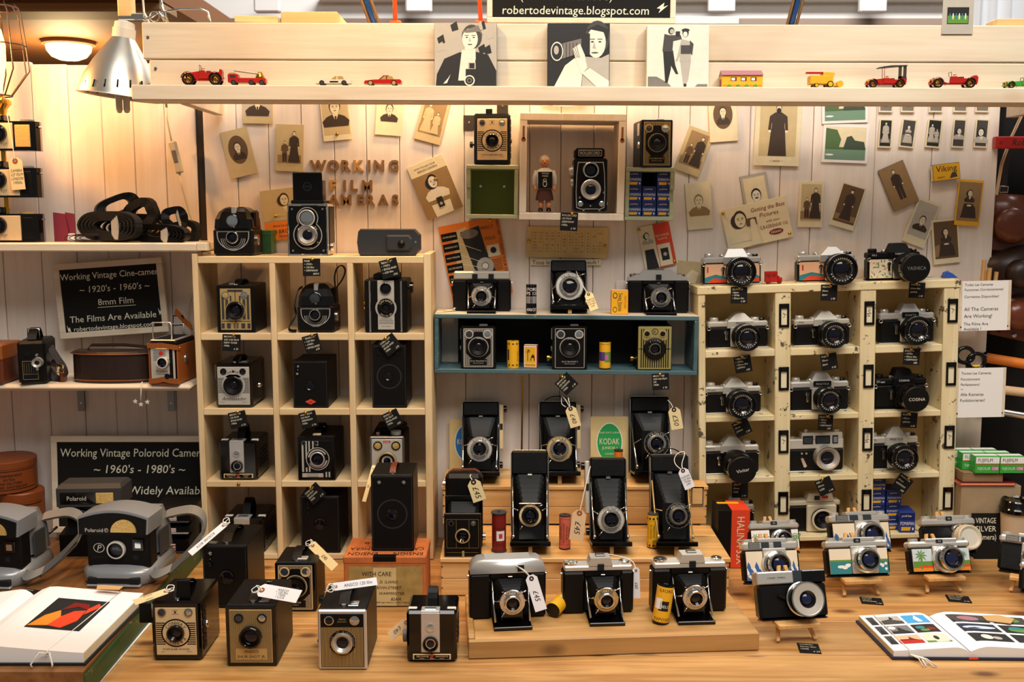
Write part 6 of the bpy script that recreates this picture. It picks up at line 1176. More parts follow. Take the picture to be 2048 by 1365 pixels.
sty=[('sky_blue',[([(.3,.1),(.5,.1),(.6,.5),(.45,.95),(.35,.5)],'white_paper')]),('dark_brown',[(el(.3,.4,.2,.2),'dark_red'),(el(.7,.6,.2,.2),'teal_art'),(el(.6,.25,.2,.15),'art_green')]),('art_cream',[(el(.5,.5,.1,.25),'mono4'),([(0,0),(1,0),(1,.2),(0,.15)],'art_green')]),('mono1',[([(0,0),(1,0),(1,.4),(.5,.6),(0,.3)],'mono3'),([(.3,.6),(.5,.55),(.4,.95)],'mono4')]),('mono2',[([(0,0),(1,0),(.9,.3),(.6,.3),(.5,.8),(.3,.4)],'mono4'),(el(.75,.7,.15,.2),'white_paper')]),('art_peach',[([(0,0),(1,0),(1,.35),(0,.35)],'red'),([(.1,.35),(.9,.35),(.9,.5),(.5,.5),(.45,.8),(.3,.5)],'dark_red')])]
for c in range(2):
 for r_ in range(3):
  m0,shp=sty[c*3+r_];f0=.14+c*.36;grid.append((-1,f0,f0+.32,.70-r_*.27,.92-r_*.27,quadp(m0,shp)))
for r_ in range(3):grid.append((-1,.85,.95,.70-r_*.27,.92-r_*.27,quadp('mono3',[([(0,0),(1,0),(.5,.7)],'mono4')])))
sty2=[('mono3',[(el(.5,.5,.3,.3),'rose_roof'),([(0,0),(1,0),(1,.3),(0,.3)],'mono4')]),('navy',[(el(.5,.5,.45,.2),'pale_blue'),([(0,0),(1,0),(1,.3),(0,.2)],'mono4')]),('mono4',[(el(.4,.5,.15,.3),'mono0'),(el(.65,.4,.12,.2),'mono1')]),('mono3',[(el(.5,.5,.3,.3),'art_green')]),('mono4',[(el(.5,.4,.35,.3),'art_green'),(el(.4,.6,.2,.2),'teal_art')]),('mono4',[([(.1,0),(.9,0),(.5,.9)],'art_green'),([(.3,.2),(.5,.2),(.4,.8)],'art_peach')])]
for c in range(2):
 for r_ in range(3):
  m0,shp=sty2[c*3+r_];f0=.12+c*.40;grid.append((1,f0,f0+.36,.70-r_*.27,.92-r_*.27,quadp(m0,shp)))
k0=sc(O);rb=pagebook('open photo book with colour pictures tied with white string at the right',O,U,Vector((-.13,1,0))if 0 else Vector((Bk.x,Bk.y,0)),152*k0,.19,.158,.0002,(.014,.016),grid,'navy',.006)
sx=rb.p('string');hL=rb.hgt(.80,-1)+.001
sx.tube([rb.pt(-152*k0*.80,-.001,hL),rb.pt(-152*k0*.80,.158,hL)],.0008,'string',5);P1=Vector(rb.pt(-152*k0*.80,-.003,.010))
sx.tube([rb.pt(-152*k0*.80,-.001,hL),P1],.0008,'string',5)
for dx_,dy_ in((.012,-.03),(.030,-.032),(.022,-.022)):
 Q=P1+Vector((dx_,dy_,-.0085));sx.tube([P1,P1.lerp(Q,.5)+Vector((.004,0,.003)),Q,Q+Vector((.006,.001,0)),P1.lerp(Q,.5)+Vector((.010,.004,.001)),P1],.0011,'string',5)
hx=rb.hgt(.6,1)+.0025;kt=rb.p('paper_tag');kt.loft([[rb.pt(.088,.118,hx),rb.pt(.125,.105,hx),rb.pt(.140,.120,hx),rb.pt(.120,.140,hx),rb.pt(.09,.142,hx)],[rb.pt(.088,.118,hx+.0012),rb.pt(.125,.105,hx+.0012),rb.pt(.140,.120,hx+.004),rb.pt(.120,.140,hx+.003),rb.pt(.09,.142,hx+.0012)]],'kraft')
rb.p('spine_ribbon').box(-.004,.012,-.0052,-.0042,.002,.006,'orange_red')
# left album on the raised board
FR=on(168,1331,ZB);BR=on(287,1196,ZB+.012);Bk=BR-FR;Bk.z=0;O=FR-Vector((.205,0,0))
fig=quadp('black_deep',[([(.02,.05),(.35,.1),(.45,.35),(.3,.6),(.12,.4)],'art_orange'),([(.35,.1),(.62,.05),(.78,.3),(.75,.65),(.55,.6),(.42,.4)],'orange_red'),([(.3,.6),(.55,.75),(.8,.65),(.7,.85),(.4,.88)],'dark_red'),([(.78,.5),(.95,.8),(.85,.9),(.75,.7)],'orange_red')])
lbk=pagebook('thick open album with a red and black picture at the left',O,Vector((1,0,0)),Vector((Bk.x,Bk.y,0)),.12,.205,Bk.length,ZB+.0002,(.016,.022),[(1,.34,.80,.30,.80,fig)],'mono4',.012)
sx=lbk.p('string');hL=lbk.hgt(.78,1)+.0012;sx.tube([lbk.pt(.205*.72,-.001,hL),lbk.pt(.205*.80,Bk.length,hL)],.0008,'string',5);P1=Vector(lbk.pt(.205*.72,-.004,hL-.004));sx.tube([lbk.pt(.205*.72,-.001,hL),P1],.0011,'string',5)
for dx_ in(-.02,.012):Q=P1+Vector((dx_,-.012,-.018));sx.tube([P1,P1+Vector((dx_*.5,-.005,.004)),Q+Vector((dx_*.1,0,.005)),Q],.0015,'string',6)
# ------------------------------------------------------------------ pictures and papers pinned on the wall
def bust(m,cx,cz,s,tone,y,hair=4,coat=4,oval=False,collar=True,mous=False,wom=False,yo=0,bw=.82):
 k=tone;e=.00012;s*=1.5
 m.poly([(cx-s*bw*.9,cz-s*1.05),(cx+s*bw*.9,cz-s*1.05),(cx+s*bw,cz-s*.72),(cx+s*bw*.66,cz-s*.45),(cx+s*.2,cz-s*.32),(cx-s*.2,cz-s*.32),(cx-s*bw*.66,cz-s*.45),(cx-s*bw,cz-s*.72)],k+str(coat),y-e)
 m.poly([(cx-s*.17,cz-s*.34),(cx,cz-s*.75),(cx+s*.17,cz-s*.34),(cx+s*.14,cz-s*.1),(cx-s*.14,cz-s*.1)],k+'0',y-2*e)
 if collar:m.poly([(cx-s*.06,cz-s*.42),(cx+s*.06,cz-s*.42),(cx+s*.04,cz-s*.75),(cx-s*.04,cz-s*.75)],k+str(coat),y-3*e)
 m.ell(cx,cz+s*.16,s*.345,s*.44,k+str(hair),y-3*e,18)
 if wom:m.ell(cx-s*.1,cz+s*.05,s*.42,s*.42,k+str(hair),y-2.5*e,16)
 m.ell(cx+yo*s,cz+s*.08,s*.285,s*.38,k+'0',y-4*e,18)
 for q in(-.11,.12):m.ell(cx+(q+yo)*s,cz+s*.13,s*.05,s*.028,k+'4',y-5*e,8);m.rect(cx+(q+yo)*s-s*.07,cx+(q+yo)*s+s*.07,cz+s*.19,cz+s*.215,k+'3',y-5*e)
 m.poly([(cx+yo*s-s*.02,cz+s*.13),(cx+yo*s+s*.05,cz),(cx+yo*s-s*.02,cz-s*.005)],k+'1',y-5*e)
 m.ell(cx+yo*s,cz-s*.1,s*.09,s*.025,k+'3',y-5*e,8)
 if mous:m.ell(cx,cz-s*.06,s*.15,s*.04,k+'4',y-6*e,10)
def standing(m,cx,z0,h,tone,y,coat=4,skirt=False,hat=False,light=False,legs=True,hw=.13):
 e=.00012;c=tone+('1' if light else str(coat));d=h*hw
 if skirt:m.poly([(cx-d*1.5,z0),(cx+d*1.5,z0),(cx+d*.7,z0+h*.52),(cx-d*.7,z0+h*.52)],c,y-e)
 elif legs:
  for s in(-1,1):m.poly([(cx+s*d*.1,z0),(cx+s*d*.8,z0),(cx+s*d*.85,z0+h*.5),(cx,z0+h*.5)],tone+'4',y-e)
 m.poly([(cx-d*.95,z0+h*.40),(cx+d*.95,z0+h*.40),(cx+d*.8,z0+h*.6),(cx+d,z0+h*.78),(cx+d*.4,z0+h*.84),(cx-d*.4,z0+h*.84),(cx-d,z0+h*.78),(cx-d*.8,z0+h*.6)],c,y-2*e)
 for s in(-1,1):
  m.poly([(cx+s*d*.75,z0+h*.8),(cx+s*d*1.15,z0+h*.76),(cx+s*d*1.3,z0+h*.5),(cx+s*d*.95,z0+h*.5)],c,y-3*e);m.ell(cx+s*d*1.1,z0+h*.47,d*.2,h*.03,tone+'0',y-4*e,8)
 m.ell(cx,z0+h*.935,h*.055,h*.068,tone+'4',y-3*e,12);m.ell(cx,z0+h*.918,h*.045,h*.055,tone+'0',y-4*e,12)
 for q in(-.016,.018):m.ell(cx+q*h,z0+h*.925,h*.008,h*.005,tone+'4',y-5*e,6)
 if hat:m.ell(cx,z0+h*.975,h*.075,h*.025,tone+'4',y-5*e,12)
def wcard(label,cx,cy,w_,h_,cw,mount,field,draw,Y=-.0035,name='portrait_card',cat='photograph',tone='sep',edge=None,inset=(.07,.06,.16),curl=1.5,pin=None,group=None,th=.0012):
 P=at(cx,cy,Y);k=sc(P);t=T(name,label,cat,P,ry=cw,rx=-curl,group=group);W,H=w_*k,h_*k
 m=t.p('mount');m.box(-W/2,W/2,0,th,-H/2,H/2,edge or mount,.0003)
 q=t.p('print');q.rect(-W/2+.0004,W/2-.0004,-H/2+.0004,H/2-.0004,mount,-.0002);a,b,c=inset
 if field:q.rect(-W*(.5-a),W*(.5-a),-H*(.5-c),H*(.5-b),field,-.0004)
 draw(q,W,H,-.0006)
 for(u,v)in(pin or[]):t.p('pin').lathe((u*W,-.0006,v*H),(0,-1,0),[(.0040,0),(.0038,.0016),(.0024,.0032),(0,.0037)],'brass',14,soft=True)
 return t
def d_oval(tone='sep',**kw):
 def f(q,W,H,y):q.ell(0,H*.07,W*.34,H*.30,tone+'3',y,28);bust(q,0,H*.10,W*.25,tone,y-.0002,bw=.62,**kw)
 return f
def d_bust(tone='sep',s=.33,cz=.05,**kw):
 def f(q,W,H,y):bust(q,0,H*cz,W*s,tone,y,**kw)
 return f
def d_fade(tone='sep',**kw):
 def f(q,W,H,y):bust(q,0,H*.04,W*.27,tone,y,**kw)
 return f
def d_stand(tone='sep',**kw):
 def f(q,W,H,y):q.rect(-W*.42,W*.42,-H*.33,-H*.2,tone+'2',y+.0001);standing(q,0,-H*.31,H*.70,tone,y,**kw)
 return f
def d_pair(tone='sep',light=False):
 def f(q,W,H,y):q.rect(-W*.42,W*.42,-H*.33,-H*.15,tone+'2',y+.0001);standing(q,-W*.17,-H*.30,H*(.45 if not light else.62),tone,y,3,light=light,skirt=light);standing(q,W*.17,-H*.30,H*(.66 if not light else.46),tone,y-.0008,4,skirt=True,light=light)
 return f
def d_seat(tone='sep',light=False,skirt=True):
 def f(q,W,H,y):
  q.poly([(-W*.3,-H*.33),(W*.33,-H*.33),(W*.26,-H*.1),(W*.14,-H*.02),(-W*.2,-H*.02)],tone+('1' if light else '4'),y-.0001);bust(q,0,H*.19,W*.20,tone,y-.0002,bw=.7,coat=4 if not light else 1,collar=False,wom=skirt);q.ell(0,-H*.06,W*.1,H*.02,tone+'0',y-.0012,10);q.poly([(-W*.42,-H*.33),(-W*.25,-H*.33),(-W*.25,-H*.05),(-W*.42,-H*.1)],tone+'2',y)
 return f
def d_land(q,W,H,y):
 q.rect(-W*.44,W*.44,-H*.42,-H*.10,'land_green',y);q.rect(-W*.44,W*.44,-H*.42,-H*.16,'land_water',y-.0001);q.poly([(-W*.44,-H*.15),(-W*.15,-H*.15),(-W*.1,H*.1),(-W*.2,H*.34),(-W*.44,H*.38)],'land_green',y-.0002);q.poly([(-W*.05,-H*.15),(W*.44,-H*.15),(W*.4,H*.05),(W*.2,H*.08),(W*.12,H*.2),(W*.02,H*.16)],'land_dark',y-.0003);q.ell(-W*.34,-H*.3,W*.09,H*.025,'white_paper',y-.0004)
wcard('mauve cabinet card half hidden behind the header at the left',515,205,60,84,1,'sep1','mono1',d_bust('sep'),inset=(.06,.05,.16))
wcard('tilted portrait card with an oval bust of a man',478,306,56,94,-13,'sep1',None,d_oval('sep'))
wcard('sepia card of a seated man and standing woman',579,296,56,93,2,'sep1','sep1',d_pair(),inset=(.06,.05,.13))
wcard('portrait card of a man in a dark jacket with a brass pin',671,232,58,97,-5,'sep0','sep1',d_bust('sep',.38,.14),pin=[(.0,-.37)],inset=(.05,.05,.12))
wcard('pale portrait card with a faded bust',779,224,54,93,4,'sep0',None,d_fade('sep'))
wcard('tilted sepia card of two children in light clothes',865,238,55,94,15,'sep1','sep2',d_pair('sep',True),inset=(.1,.06,.22))
def d_reflex(q,W,H,y):
 q.rect(-W*.5,W*.5,-H*.5,H*.28,'sep2',y);q.text('HOW TO USE YOUR',-W*.05,H*.41,H*.03,'ink',y,wmax=W*.7);q.text('REFLEX CAMERA',0,H*.35,H*.035,'ink',y,wmax=W*.7);bust(q,W*.0,H*.08,W*.27,'mono',y-.0002,coat=0,hair=4,wom=True,collar=False);q.poly([(-W*.26,-H*.28),(W*.26,-H*.28),(W*.24,-H*.5),(-W*.24,-H*.5)],'mono0',y-.0003);q.rect(-W*.08,W*.08,-H*.36,-H*.18,'ink',y-.0015);q.ell(0,-H*.3,W*.04,W*.04,'mono1',y-.0017)
wcard('tilted booklet showing a smiling woman holding a reflex camera',870,375,76,113,-22,'sep0',None,d_reflex,name='booklet',cat='booklet',pin=[(.10,.13)],th=.002)
def d_brown(q,W,H,y):
 q.rect(-W*.5,W*.5,-H*.12,H*.5,'sep1',y);bust(q,W*.05,H*.25,W*.22,'sep',y-.0002,coat=1,wom=True,collar=False);q.rect(-W*.5,W*.5,-H*.5,-H*.14,'orange',y-.0016);q.text('How to use your',0,-H*.22,H*.05,'ink',y-.0019,slant=.2);q.text('620 BROWNIE',0,-H*.34,H*.08,'ink',y-.0019,wmax=W*.8);q.text('MODEL E',0,-H*.44,H*.05,'ink',y-.0019)
wcard('brownish booklet with an orange foot behind the twin lens camera',568,428,84,100,-7,'sep1',None,d_brown,name='booklet',cat='booklet',pin=[(-.2,-.02)],th=.002)
def d_orange(q,W,H,y):
 q.poly([(-W*.32,-H*.5),(W*.1,-H*.5),(W*.0,H*.1),(-W*.05,H*.44),(-W*.3,H*.4)],'sep1',y)
 for i,s in enumerate(('CATCH FOR CAMERA BACK','WINDING KEY','VIEW FINDER','SHUTTER RELEASE','SHUTTER CONTROL','LENS','BODY')):q.rect(-W*.48,-W*.22,H*(.40-.135*i),H*(.40-.135*i)-H*.1,'black_matte',y-.0001);q.text(s,-W*.35,H*(.35-.135*i),H*.022,'cream_paper',y-.0004,wmax=W*.22)
 q.poly([(-W*.16,H*.38),(W*.16,H*.42),(W*.2,H*.1),(W*.3,-H*.2),(W*.1,-H*.35),(-W*.05,-H*.1)],'mono4',y-.0002);q.ell(-W*.02,H*.34,W*.15,H*.06,'mono2',y-.0003);q.ring(W*.14,-H*.1,W*.06,W*.14,'mono1',y-.0004);q.ell(W*.14,-H*.1,W*.05,W*.05,'mono0',y-.0005)
 for z0,z1 in((.25,.1),(.1,-.05),(-.02,-.12)):q.poly([(-W*.22,H*z0),(-W*.22,H*z0-.0012),(W*.12,H*z1-.0012),(W*.12,H*z1)],'cream_paper',y-.0006)
 q.text('TO ERECT',W*.22,H*.38,H*.04,'ink',y);q.text('TO FOLD',W*.24,H*.24,H*.04,'ink',y);q.rect(W*.22,W*.42,H*.0,H*.15,'cream_paper',y-.0003);q.ell(W*.32,H*.08,W*.05,H*.04,'mono4',y-.0005);q.text('FIRST GET TO KNOW YOUR CAMERA',W*.465,H*.05,W*.045,'ink',y,rot=-90,wmax=H*.8)
 for i in range(7):q.rect(W*.20,W*.42,-H*.04-i*H*.022,-H*.046-i*H*.022,'dark_brown',y-.0002)
wcard('orange instruction sheet with a camera diagram behind the silver topped camera',951,520,122,156,-11,'orange',None,d_orange,name='instruction_sheet',cat='leaflet',pin=[(.36,.46)],th=.0008)
def d_expo(q,W,H,y):
 rnd=random.Random(3)
 for r_ in range(7):
  for c in range(12):
   if c==0 or rnd.random()<.85:q.text(rnd.choice(['f 8','1/50','11','1/25','16','5.6']),-W*.40+c*W*.072,H*(.30-.1*r_),H*.05,'sep3',y,wmax=W*.05)
 for c in range(13):q.rect(-W*.44+c*W*.072,-W*.44+c*W*.072+.0003,-H*.36,H*.4,'sep3',y)
wcard('faded exposure table card under the white box shelf',1135,485,164,61,1,'aged_card',None,d_expo,name='exposure_card',cat='card',pin=[(-.47,.02),(.46,-.1)])
wcard('narrow handwritten paper strip under the exposure card',1132,525,140,12,0,'cream_paper',None,lambda q,W,H,y:(q.text('Tous les',-W*.34,0,H*.7,'ink',y),q.text('sont neufs !',W*.30,0,H*.6,'ink',y)),name='paper_strip',cat='paper')
def d_red(q,W,H,y):
 q.poly([(-W*.02,-H*.5),(W*.5,-H*.5),(W*.5,H*.5),(W*.05,H*.5)],'red',y)if 0 else q.poly([(-W*.02,-H*.5),(W*.5,-H*.5),(W*.5,H*.5),(-W*.02,H*.5)],'orange_red',y)
 q.text('BROWNIE',W*.22,H*.22,H*.055,'cream_paper',y-.0003,wmax=W*.42);q.text('FLASH III',W*.2,H*.14,H*.04,'cream_paper',y-.0003);q.rect(0,W*.40,-H*.48,H*.02,'cream_paper',y-.0003);q.rect(W*.08,W*.32,-H*.36,-H*.08,'mono4',y-.0005);q.ell(W*.2,-H*.22,W*.06,W*.06,'mono1',y-.0007);bust(q,-W*.26,H*.25,W*.15,'mono',y,wom=True,collar=False,coat=1);q.poly([(-W*.44,-H*.5),(-W*.06,-H*.5),(-W*.12,-H*.05),(-W*.4,-H*.05)],'mono4',y-.0009)
wcard('red and cream camera leaflet pinned right of the exposure card',1314,492,64,87,-12,'cream_paper',None,d_red,name='leaflet',cat='leaflet',pin=[(-.46,.44),(.44,-.42)])
wcard('olive toned snapshot half hidden beside the chipped shelf',1378,550,48,54,5,'sep1',None,lambda q,W,H,y:q.poly([(-W*.2,-H*.3),(W*.3,-H*.3),(W*.4,H*.1),(W*.1,H*.2),(-W*.1,0)],'sep0',y),name='snapshot')
wcard('yellow edged portrait card with an oval bust of a boy',1446,236,57,94,-4,'sep0',None,d_oval('sep'),edge='yellow')
wcard('tilted worn card of a child on a horse',1388,303,53,91,20,'sep1','sep2',d_pair('sep'),inset=(.14,.08,.16))
wcard('large cabinet card of a bearded man in a long dark coat',1556,258,92,146,1.5,'sep0','sep1',lambda q,W,H,y:(standing(q,W*.0,-H*.365,H*.70,'sep',y,skirt=False,legs=False,hw=.15),q.poly([(-W*.2,-H*.365),(W*.2,-H*.365),(W*.15,H*.0),(-W*.15,H*.0)],'sep4',y-.0003),q.ell(0,H*.245,W*.05,H*.035,'sep5',y-.0009),q.text('~ atelier ~',0,-H*.43,H*.03,'sep3',y,wmax=W*.6)),inset=(.1,.05,.13))
wcard('green tinted landscape print half hidden under the header',1690,210,92,72,-2,'white_paper','sep0',d_land,tone='mono',inset=(.06,.08,.08),name='landscape_print')
wcard('green tinted print of trees by a lake',1691,287,92,77,2,'white_paper','sep0',d_land,inset=(.06,.08,.08),name='landscape_print')
wcard('pale portrait card of a man with glasses',1398,412,51,93,-5,'sep0',None,d_bust('sep',.34,.08,hair=2,coat=2))
wcard('black edged portrait of a man with a moustache',1513,394,54,90,-11,'mono1','sep0',d_bust('mono',.36,.0,mous=True),edge='black_matte',inset=(.1,.06,.1))
def d_best(q,W,H,y):
 bust(q,-W*.24,H*.12,H*.30,'sep',y,coat=0,wom=True,collar=False,hair=4);q.rect(-W*.16,W*.0,-H*.02,H*.16,'sep3',y-.0012);q.ell(-W*.06,H*.07,W*.04,W*.04,'sep0',y-.0014);q.poly([(-W*.14,-H*.48),(W*.02,-H*.48),(-W*.02,H*.05),(-W*.1,H*.05)],'sep0',y-.0013)
 q.text('Getting the Best',W*.2,H*.33,H*.10,'dark_red',y,wmax=W*.52,slant=.2);q.text('Pictures',W*.2,H*.17,H*.10,'dark_red',y,slant=.2);q.text('with your',W*.24,H*.0,H*.06,'dark_red',y,slant=.2);q.text('G.B-KERSHAW 110',W*.24,-H*.13,H*.085,'dark_red',y,wmax=W*.42);q.ell(W*.26,-H*.29,W*.11,H*.07,'dark_red',y);q.text('KERSHAW',W*.26,-H*.29,H*.06,'cream_paper',y-.0003,wmax=W*.16)
wcard('wide advertising card of a woman holding a camera to her eye',1514,447,132,84,-13,'cream_paper',None,d_best,Y=-.006,name='advertising_card',cat='card',pin=[(-.47,.42),(.45,-.4)])
wcard('sepia card of a man in uniform seated with a boy',1622,409,49,91,1,'sep0','sep1',d_pair(),inset=(.09,.06,.13))
wcard('tilted card of a woman in a dark dress and hat',1696,413,50,89,16,'sep0','sep3',d_stand('sep',skirt=True,hat=True),edge='pale_blue',inset=(.06,.04,.12))
wcard('dark edged card of a standing soldier tilted left',1797,372,54,89,-24,'sep2','sep2',d_stand('sep'),edge='black_matte',inset=(.05,.05,.06))
wcard('tilted pale card with a small bust of a man',1843,446,47,92,20,'sep0','mono1',d_fade('sep'),inset=(.07,.05,.18))
wcard('sepia card of a seated young woman near the wall edge',1892,483,54,89,-6,'sep0','sep3',d_seat(),inset=(.07,.05,.12),Y=-.005)
wcard('bright yellow edged card of a seated woman in profile',1938,406,50,91,4,'yellow','sep2',d_seat(),edge='yellow',inset=(.05,.05,.1),Y=-.0065)
mx_=T('matchbox','yellow and black matchbox stuck to the plank wall','matchbox',at(1893,344,-.016),ry=-7);k=sc(at(1893,344,-.016));W,H=54*k,33*k
mx_.p('sleeve').box(-W/2,W/2,0,.013,-H/2,H/2,'dark_brown',.0005);q=mx_.p('print');q.rect(-W*.49,W*.49,-H*.48,H*.48,'yellow',-.0002);q.text('Viking',0,H*.22,H*.36,'ink',-.0005,wmax=W*.8);q.poly([(W*.1,-H*.4),(W*.4,-H*.35),(W*.35,-H*.1),(W*.2,-H*.05)],'mono3',-.0004);q.text('SAFETY',-W*.2,-H*.3,H*.1,'ink',-.0005);mx_.p('tray').box(-W/2-.0005,W/2+.0005,.001,.012,-H/2+.001,H/2-.001,'cream_paper')
sm=[('first',1773),('second',1817),('third',1873),('fourth',1922),('last',1966)]
for i,(nm,x)in enumerate(sm):
 wcard('small cream bordered photo, %s in the cut off upper row'%nm,x,196,28,57,1,'sep0','mono2',d_stand('mono',light=i==3),inset=(.1,.05,.06),name='small_photo',group='small film star photos')
for(nm,x,w_,cw,dr_)in[('a dancer standing in a full white skirt',1771,29,2,d_stand('mono',light=True,skirt=True)),('a woman in white seated sideways',1816,32,6,d_seat('mono',True)),('a couple embracing',1868,32,5,d_pair('mono',True)),('a dark haired woman in a white collar',1918,28,3,d_bust('mono',.36,.05,wom=True,collar=False,coat=1)),('a woman glancing down with swept hair',1963,29,3,d_bust('mono',.44,.0,wom=True,collar=False,coat=1,yo=-.08))]:
 wcard('small cream bordered photo of '+nm,x,267,w_-2,57,cw,'sep0','mono4' if 'couple' in nm or 'dancer' in nm else 'mono3',dr_,inset=(.1,.05,.06),name='small_photo',group='small film star photos')
pk=T('torn_paper','torn pink and white paper under the header','paper',at(1135,204,-.006));m=pk.p('sheet');k=sc(at(1135,204,-.006));m.prism([(-55*k,20*k),(-50*k,-8*k),(-28*k,-8*k),(0,-9*k),(35*k,-5*k),(55*k,20*k)],0,.001,'white_paper');pk.p('pink_corner').poly([(-55*k,20*k),(-52*k,-6*k),(-30*k,-7.5*k),(-20*k,3*k),(-22*k,20*k)],'magenta',-.0004)
for nm,l,r,t_,b in(('horizontal',927,949,231,260),('vertical',994,1016,196,228)):
 P=at((l+r)/2,(t_+b)/2,-.0022);k=sc(P);q=T('metal_strap','dark perforated %s metal strap beside the cream faced camera on the wall'%nm,'bracket',P);q.p('plate').box(-(r-l)*k/2,(r-l)*k/2,0,.0015,-(b-t_)*k/2,(b-t_)*k/2,'dark_strip',.0003);q.p('screw').lathe((0,0,0),(0,-1,0),[(.003,0),(.002,.001),(0,.001)],'steel',10)
 # wooden letters
def letter(ch,cx,cy,h_,light,lb):
 P=at(cx,cy,-.0065);k=sc(P);t=T('wooden_letter',lb,'letter',P);V,F,wd=text_geo(ch);s=h_*k/.70;cu=bpy.data.curves.new('l','FONT');cu.body=ch;cu.size=s;cu.extrude=.003;cu.offset=.0012;cu.resolution_u=4
 ob=bpy.data.objects.new('l',cu);me=bpy.data.meshes.new_from_object(ob);m=t.p('letter_block');xs_=[v.co.x for v in me.vertices];mx=(min(xs_)+max(xs_))/2
 m.add([(v.co.x-mx,.003-v.co.z,v.co.y-h_*k/2)for v in me.vertices],[tuple(p.vertices)for p in me.polygons],'letter_light' if light else 'letter_wood');bpy.data.objects.remove(ob);bpy.data.curves.remove(cu);bpy.data.meshes.remove(me)
for word,y,xs_ in(('WORKING',331,(636,666,692,717,738,758,787)),('FILM',371,(666,689,708,734)),('AMERAS',400,(667,692,721,741,766,790))):
 for i,(ch,x)in enumerate(zip(word,xs_)):
  nm='brown wooden letter %s in the %s row of letters on the wall'%(ch,{'W':'top','F':'middle','A':'bottom'}[word[0]])
  if word=='AMERAS' and ch=='A':nm='brown wooden letter A, %s of the two in the bottom row'%('first' if i==0 else 'second')
  letter(ch,x,y,20,(word,i)in(('WORKING',3),('FILM',0)),nm)
  # ------------------------------------------------------------------ chalkboards and signs
def board(label,name,cx,cy,w_,h_,cw,Y,fr,lines,rx=0,fmat='white_board',z=None):
 P=at(cx,cy,Y);k=sc(P);t=T(name,label,'chalkboard',P,ry=cw,rx=rx);W,H=w_*k,h_*k;f=fr*k
 t.p('slate').box(-W/2+f,W/2-f,.003,.007,-H/2+f,H/2-f,'chalk_black')
 for a,b,c,d in((-W/2,W/2,H/2-f,H/2),(-W/2,W/2,-H/2,-H/2+f),(-W/2,-W/2+f,-H/2+f,H/2-f),(W/2-f,W/2,-H/2+f,H/2-f)):t.p('frame').box(a,b,0,.010,c,d,fmat,.001)
 for tx,u,v,h,sl in lines:m=t.p('chalk_line');m.text(tx,u*W,v*H,h*H,'chalk',.0026,'C',slant=sl,wmax=W*.93)
 t.W,t.H,t.m=W,H,m;return t
b1=board('tilted framed chalkboard about cine cameras on the left wall','chalkboard',221,597,219,150,-4,-.035,12,[('Working Vintage Cine-camera',.02,.32,.085,.05),('~ 1920\'s - 1960\'s ~',.04,.14,.085,.1),('8mm Film',.04,-.04,.085,.0),('The Films Are Available',.0,-.25,.085,.05),('robertodevintage.blogspot.com',.0,-.38,.06,.05)],rx=-2)
b1.m.rect(-b1.W*.13,b1.W*.22,-b1.H*.115,-b1.H*.108,'chalk',.0026)
for u,v in((-.43,-.37),(.42,-.22)):b1.p('chalk_bolt').poly([(b1.W*u,b1.H*(v+.05)),(b1.W*(u+.015),b1.H*v),(b1.W*(u+.025),b1.H*(v+.02)),(b1.W*(u+.035),b1.H*(v-.06)),(b1.W*(u+.018),b1.H*(v-.03)),(b1.W*(u+.01),b1.H*(v-.05))],'chalk',.0025)
b1.p('hook').lathe((b1.W*.02,.004,b1.H/2),(0,0,1),[(.002,0),(.002,.006),(0,.006)],'brass',8)
zq=at(250,965,-.05)
b2=board('large framed chalkboard about instant cameras behind the black folding one','chalkboard',262,970,318,195,0,-.045,12,[('Working Vintage Poloroid Cameras',.02,.33,.085,.08),('~ 1960\'s - 1980\'s ~',.05,.16,.085,.15),('Film are Widely Available',.10,-.06,.085,.12),('(online shops)',.22,-.27,.075,.12),('please ask',.1,-.42,.06,.0)],rx=-4)
b3=board('framed chalkboard sign with a web address on top of the header','chalkboard',1163,2,378,86,.3,YH+.082,11,[('(ONLINE & SHOPS)',-.08,.12,.18,0),('robertodevintage.blogspot.com',-.03,-.2,.19,.05)])
b3.p('chalk_bolt').poly([(b3.W*.40,-b3.H*.15),(b3.W*.44,-b3.H*.02),(b3.W*.435,-b3.H*.12),(b3.W*.46,-b3.H*.08),(b3.W*.41,-b3.H*.26),(b3.W*.42,-b3.H*.16)],'chalk',.0026)
def paper_sign(label,l,r,t_,b,Y,lines,cw=0):
 P=at((l+r)/2,(t_+b)/2,Y);k=sc(P);t=T('paper_sign',label,'sign',P,ry=cw);W,H=(r-l)*k,(b-t_)*k;t.p('backing').box(-W/2,W/2,.0008,.004,-H/2,H/2,'white_board');m=t.p('sheet');m.box(-W*.44,W*.44,0,.0007,-H*.5,H*.5,'white_paper')
 for tx,v,h in lines:m.text(tx,-W*.40,H*v,H*h,'ink',-.0004,'L',wmax=W*.80)
 for u in(-.45,.45):t.p('pin').lathe((u*W,.0008,-H*.42),(0,-1,0),[(.0018,0),(.0014,.001),(0,.0012)],'black_gloss',10)
paper_sign('upper white handwritten sign in three languages beside the chipped shelf',1918,2022,562,662,-.098,[('Todas Las Camaras',.43,.05),('Funcionan Correctamente!',.33,.05),('Corrientes Disponibles!',.19,.05),('All The Cameras',-.06,.07),('   Are Working!',-.20,.07),('The Films Are',-.36,.06),('   Available !',-.46,.06)],-1.5)
paper_sign('lower white handwritten sign beside the chipped shelf',1911,2011,736,836,-.098,[('Toutes Les Cameras',.40,.05),('Fonctionnent',.28,.05),('Parfaitement!',.17,.05),('       ~',.08,.06),('Alle Kameras',-.03,.06),('Funktionieren!',-.15,.06)],-1)
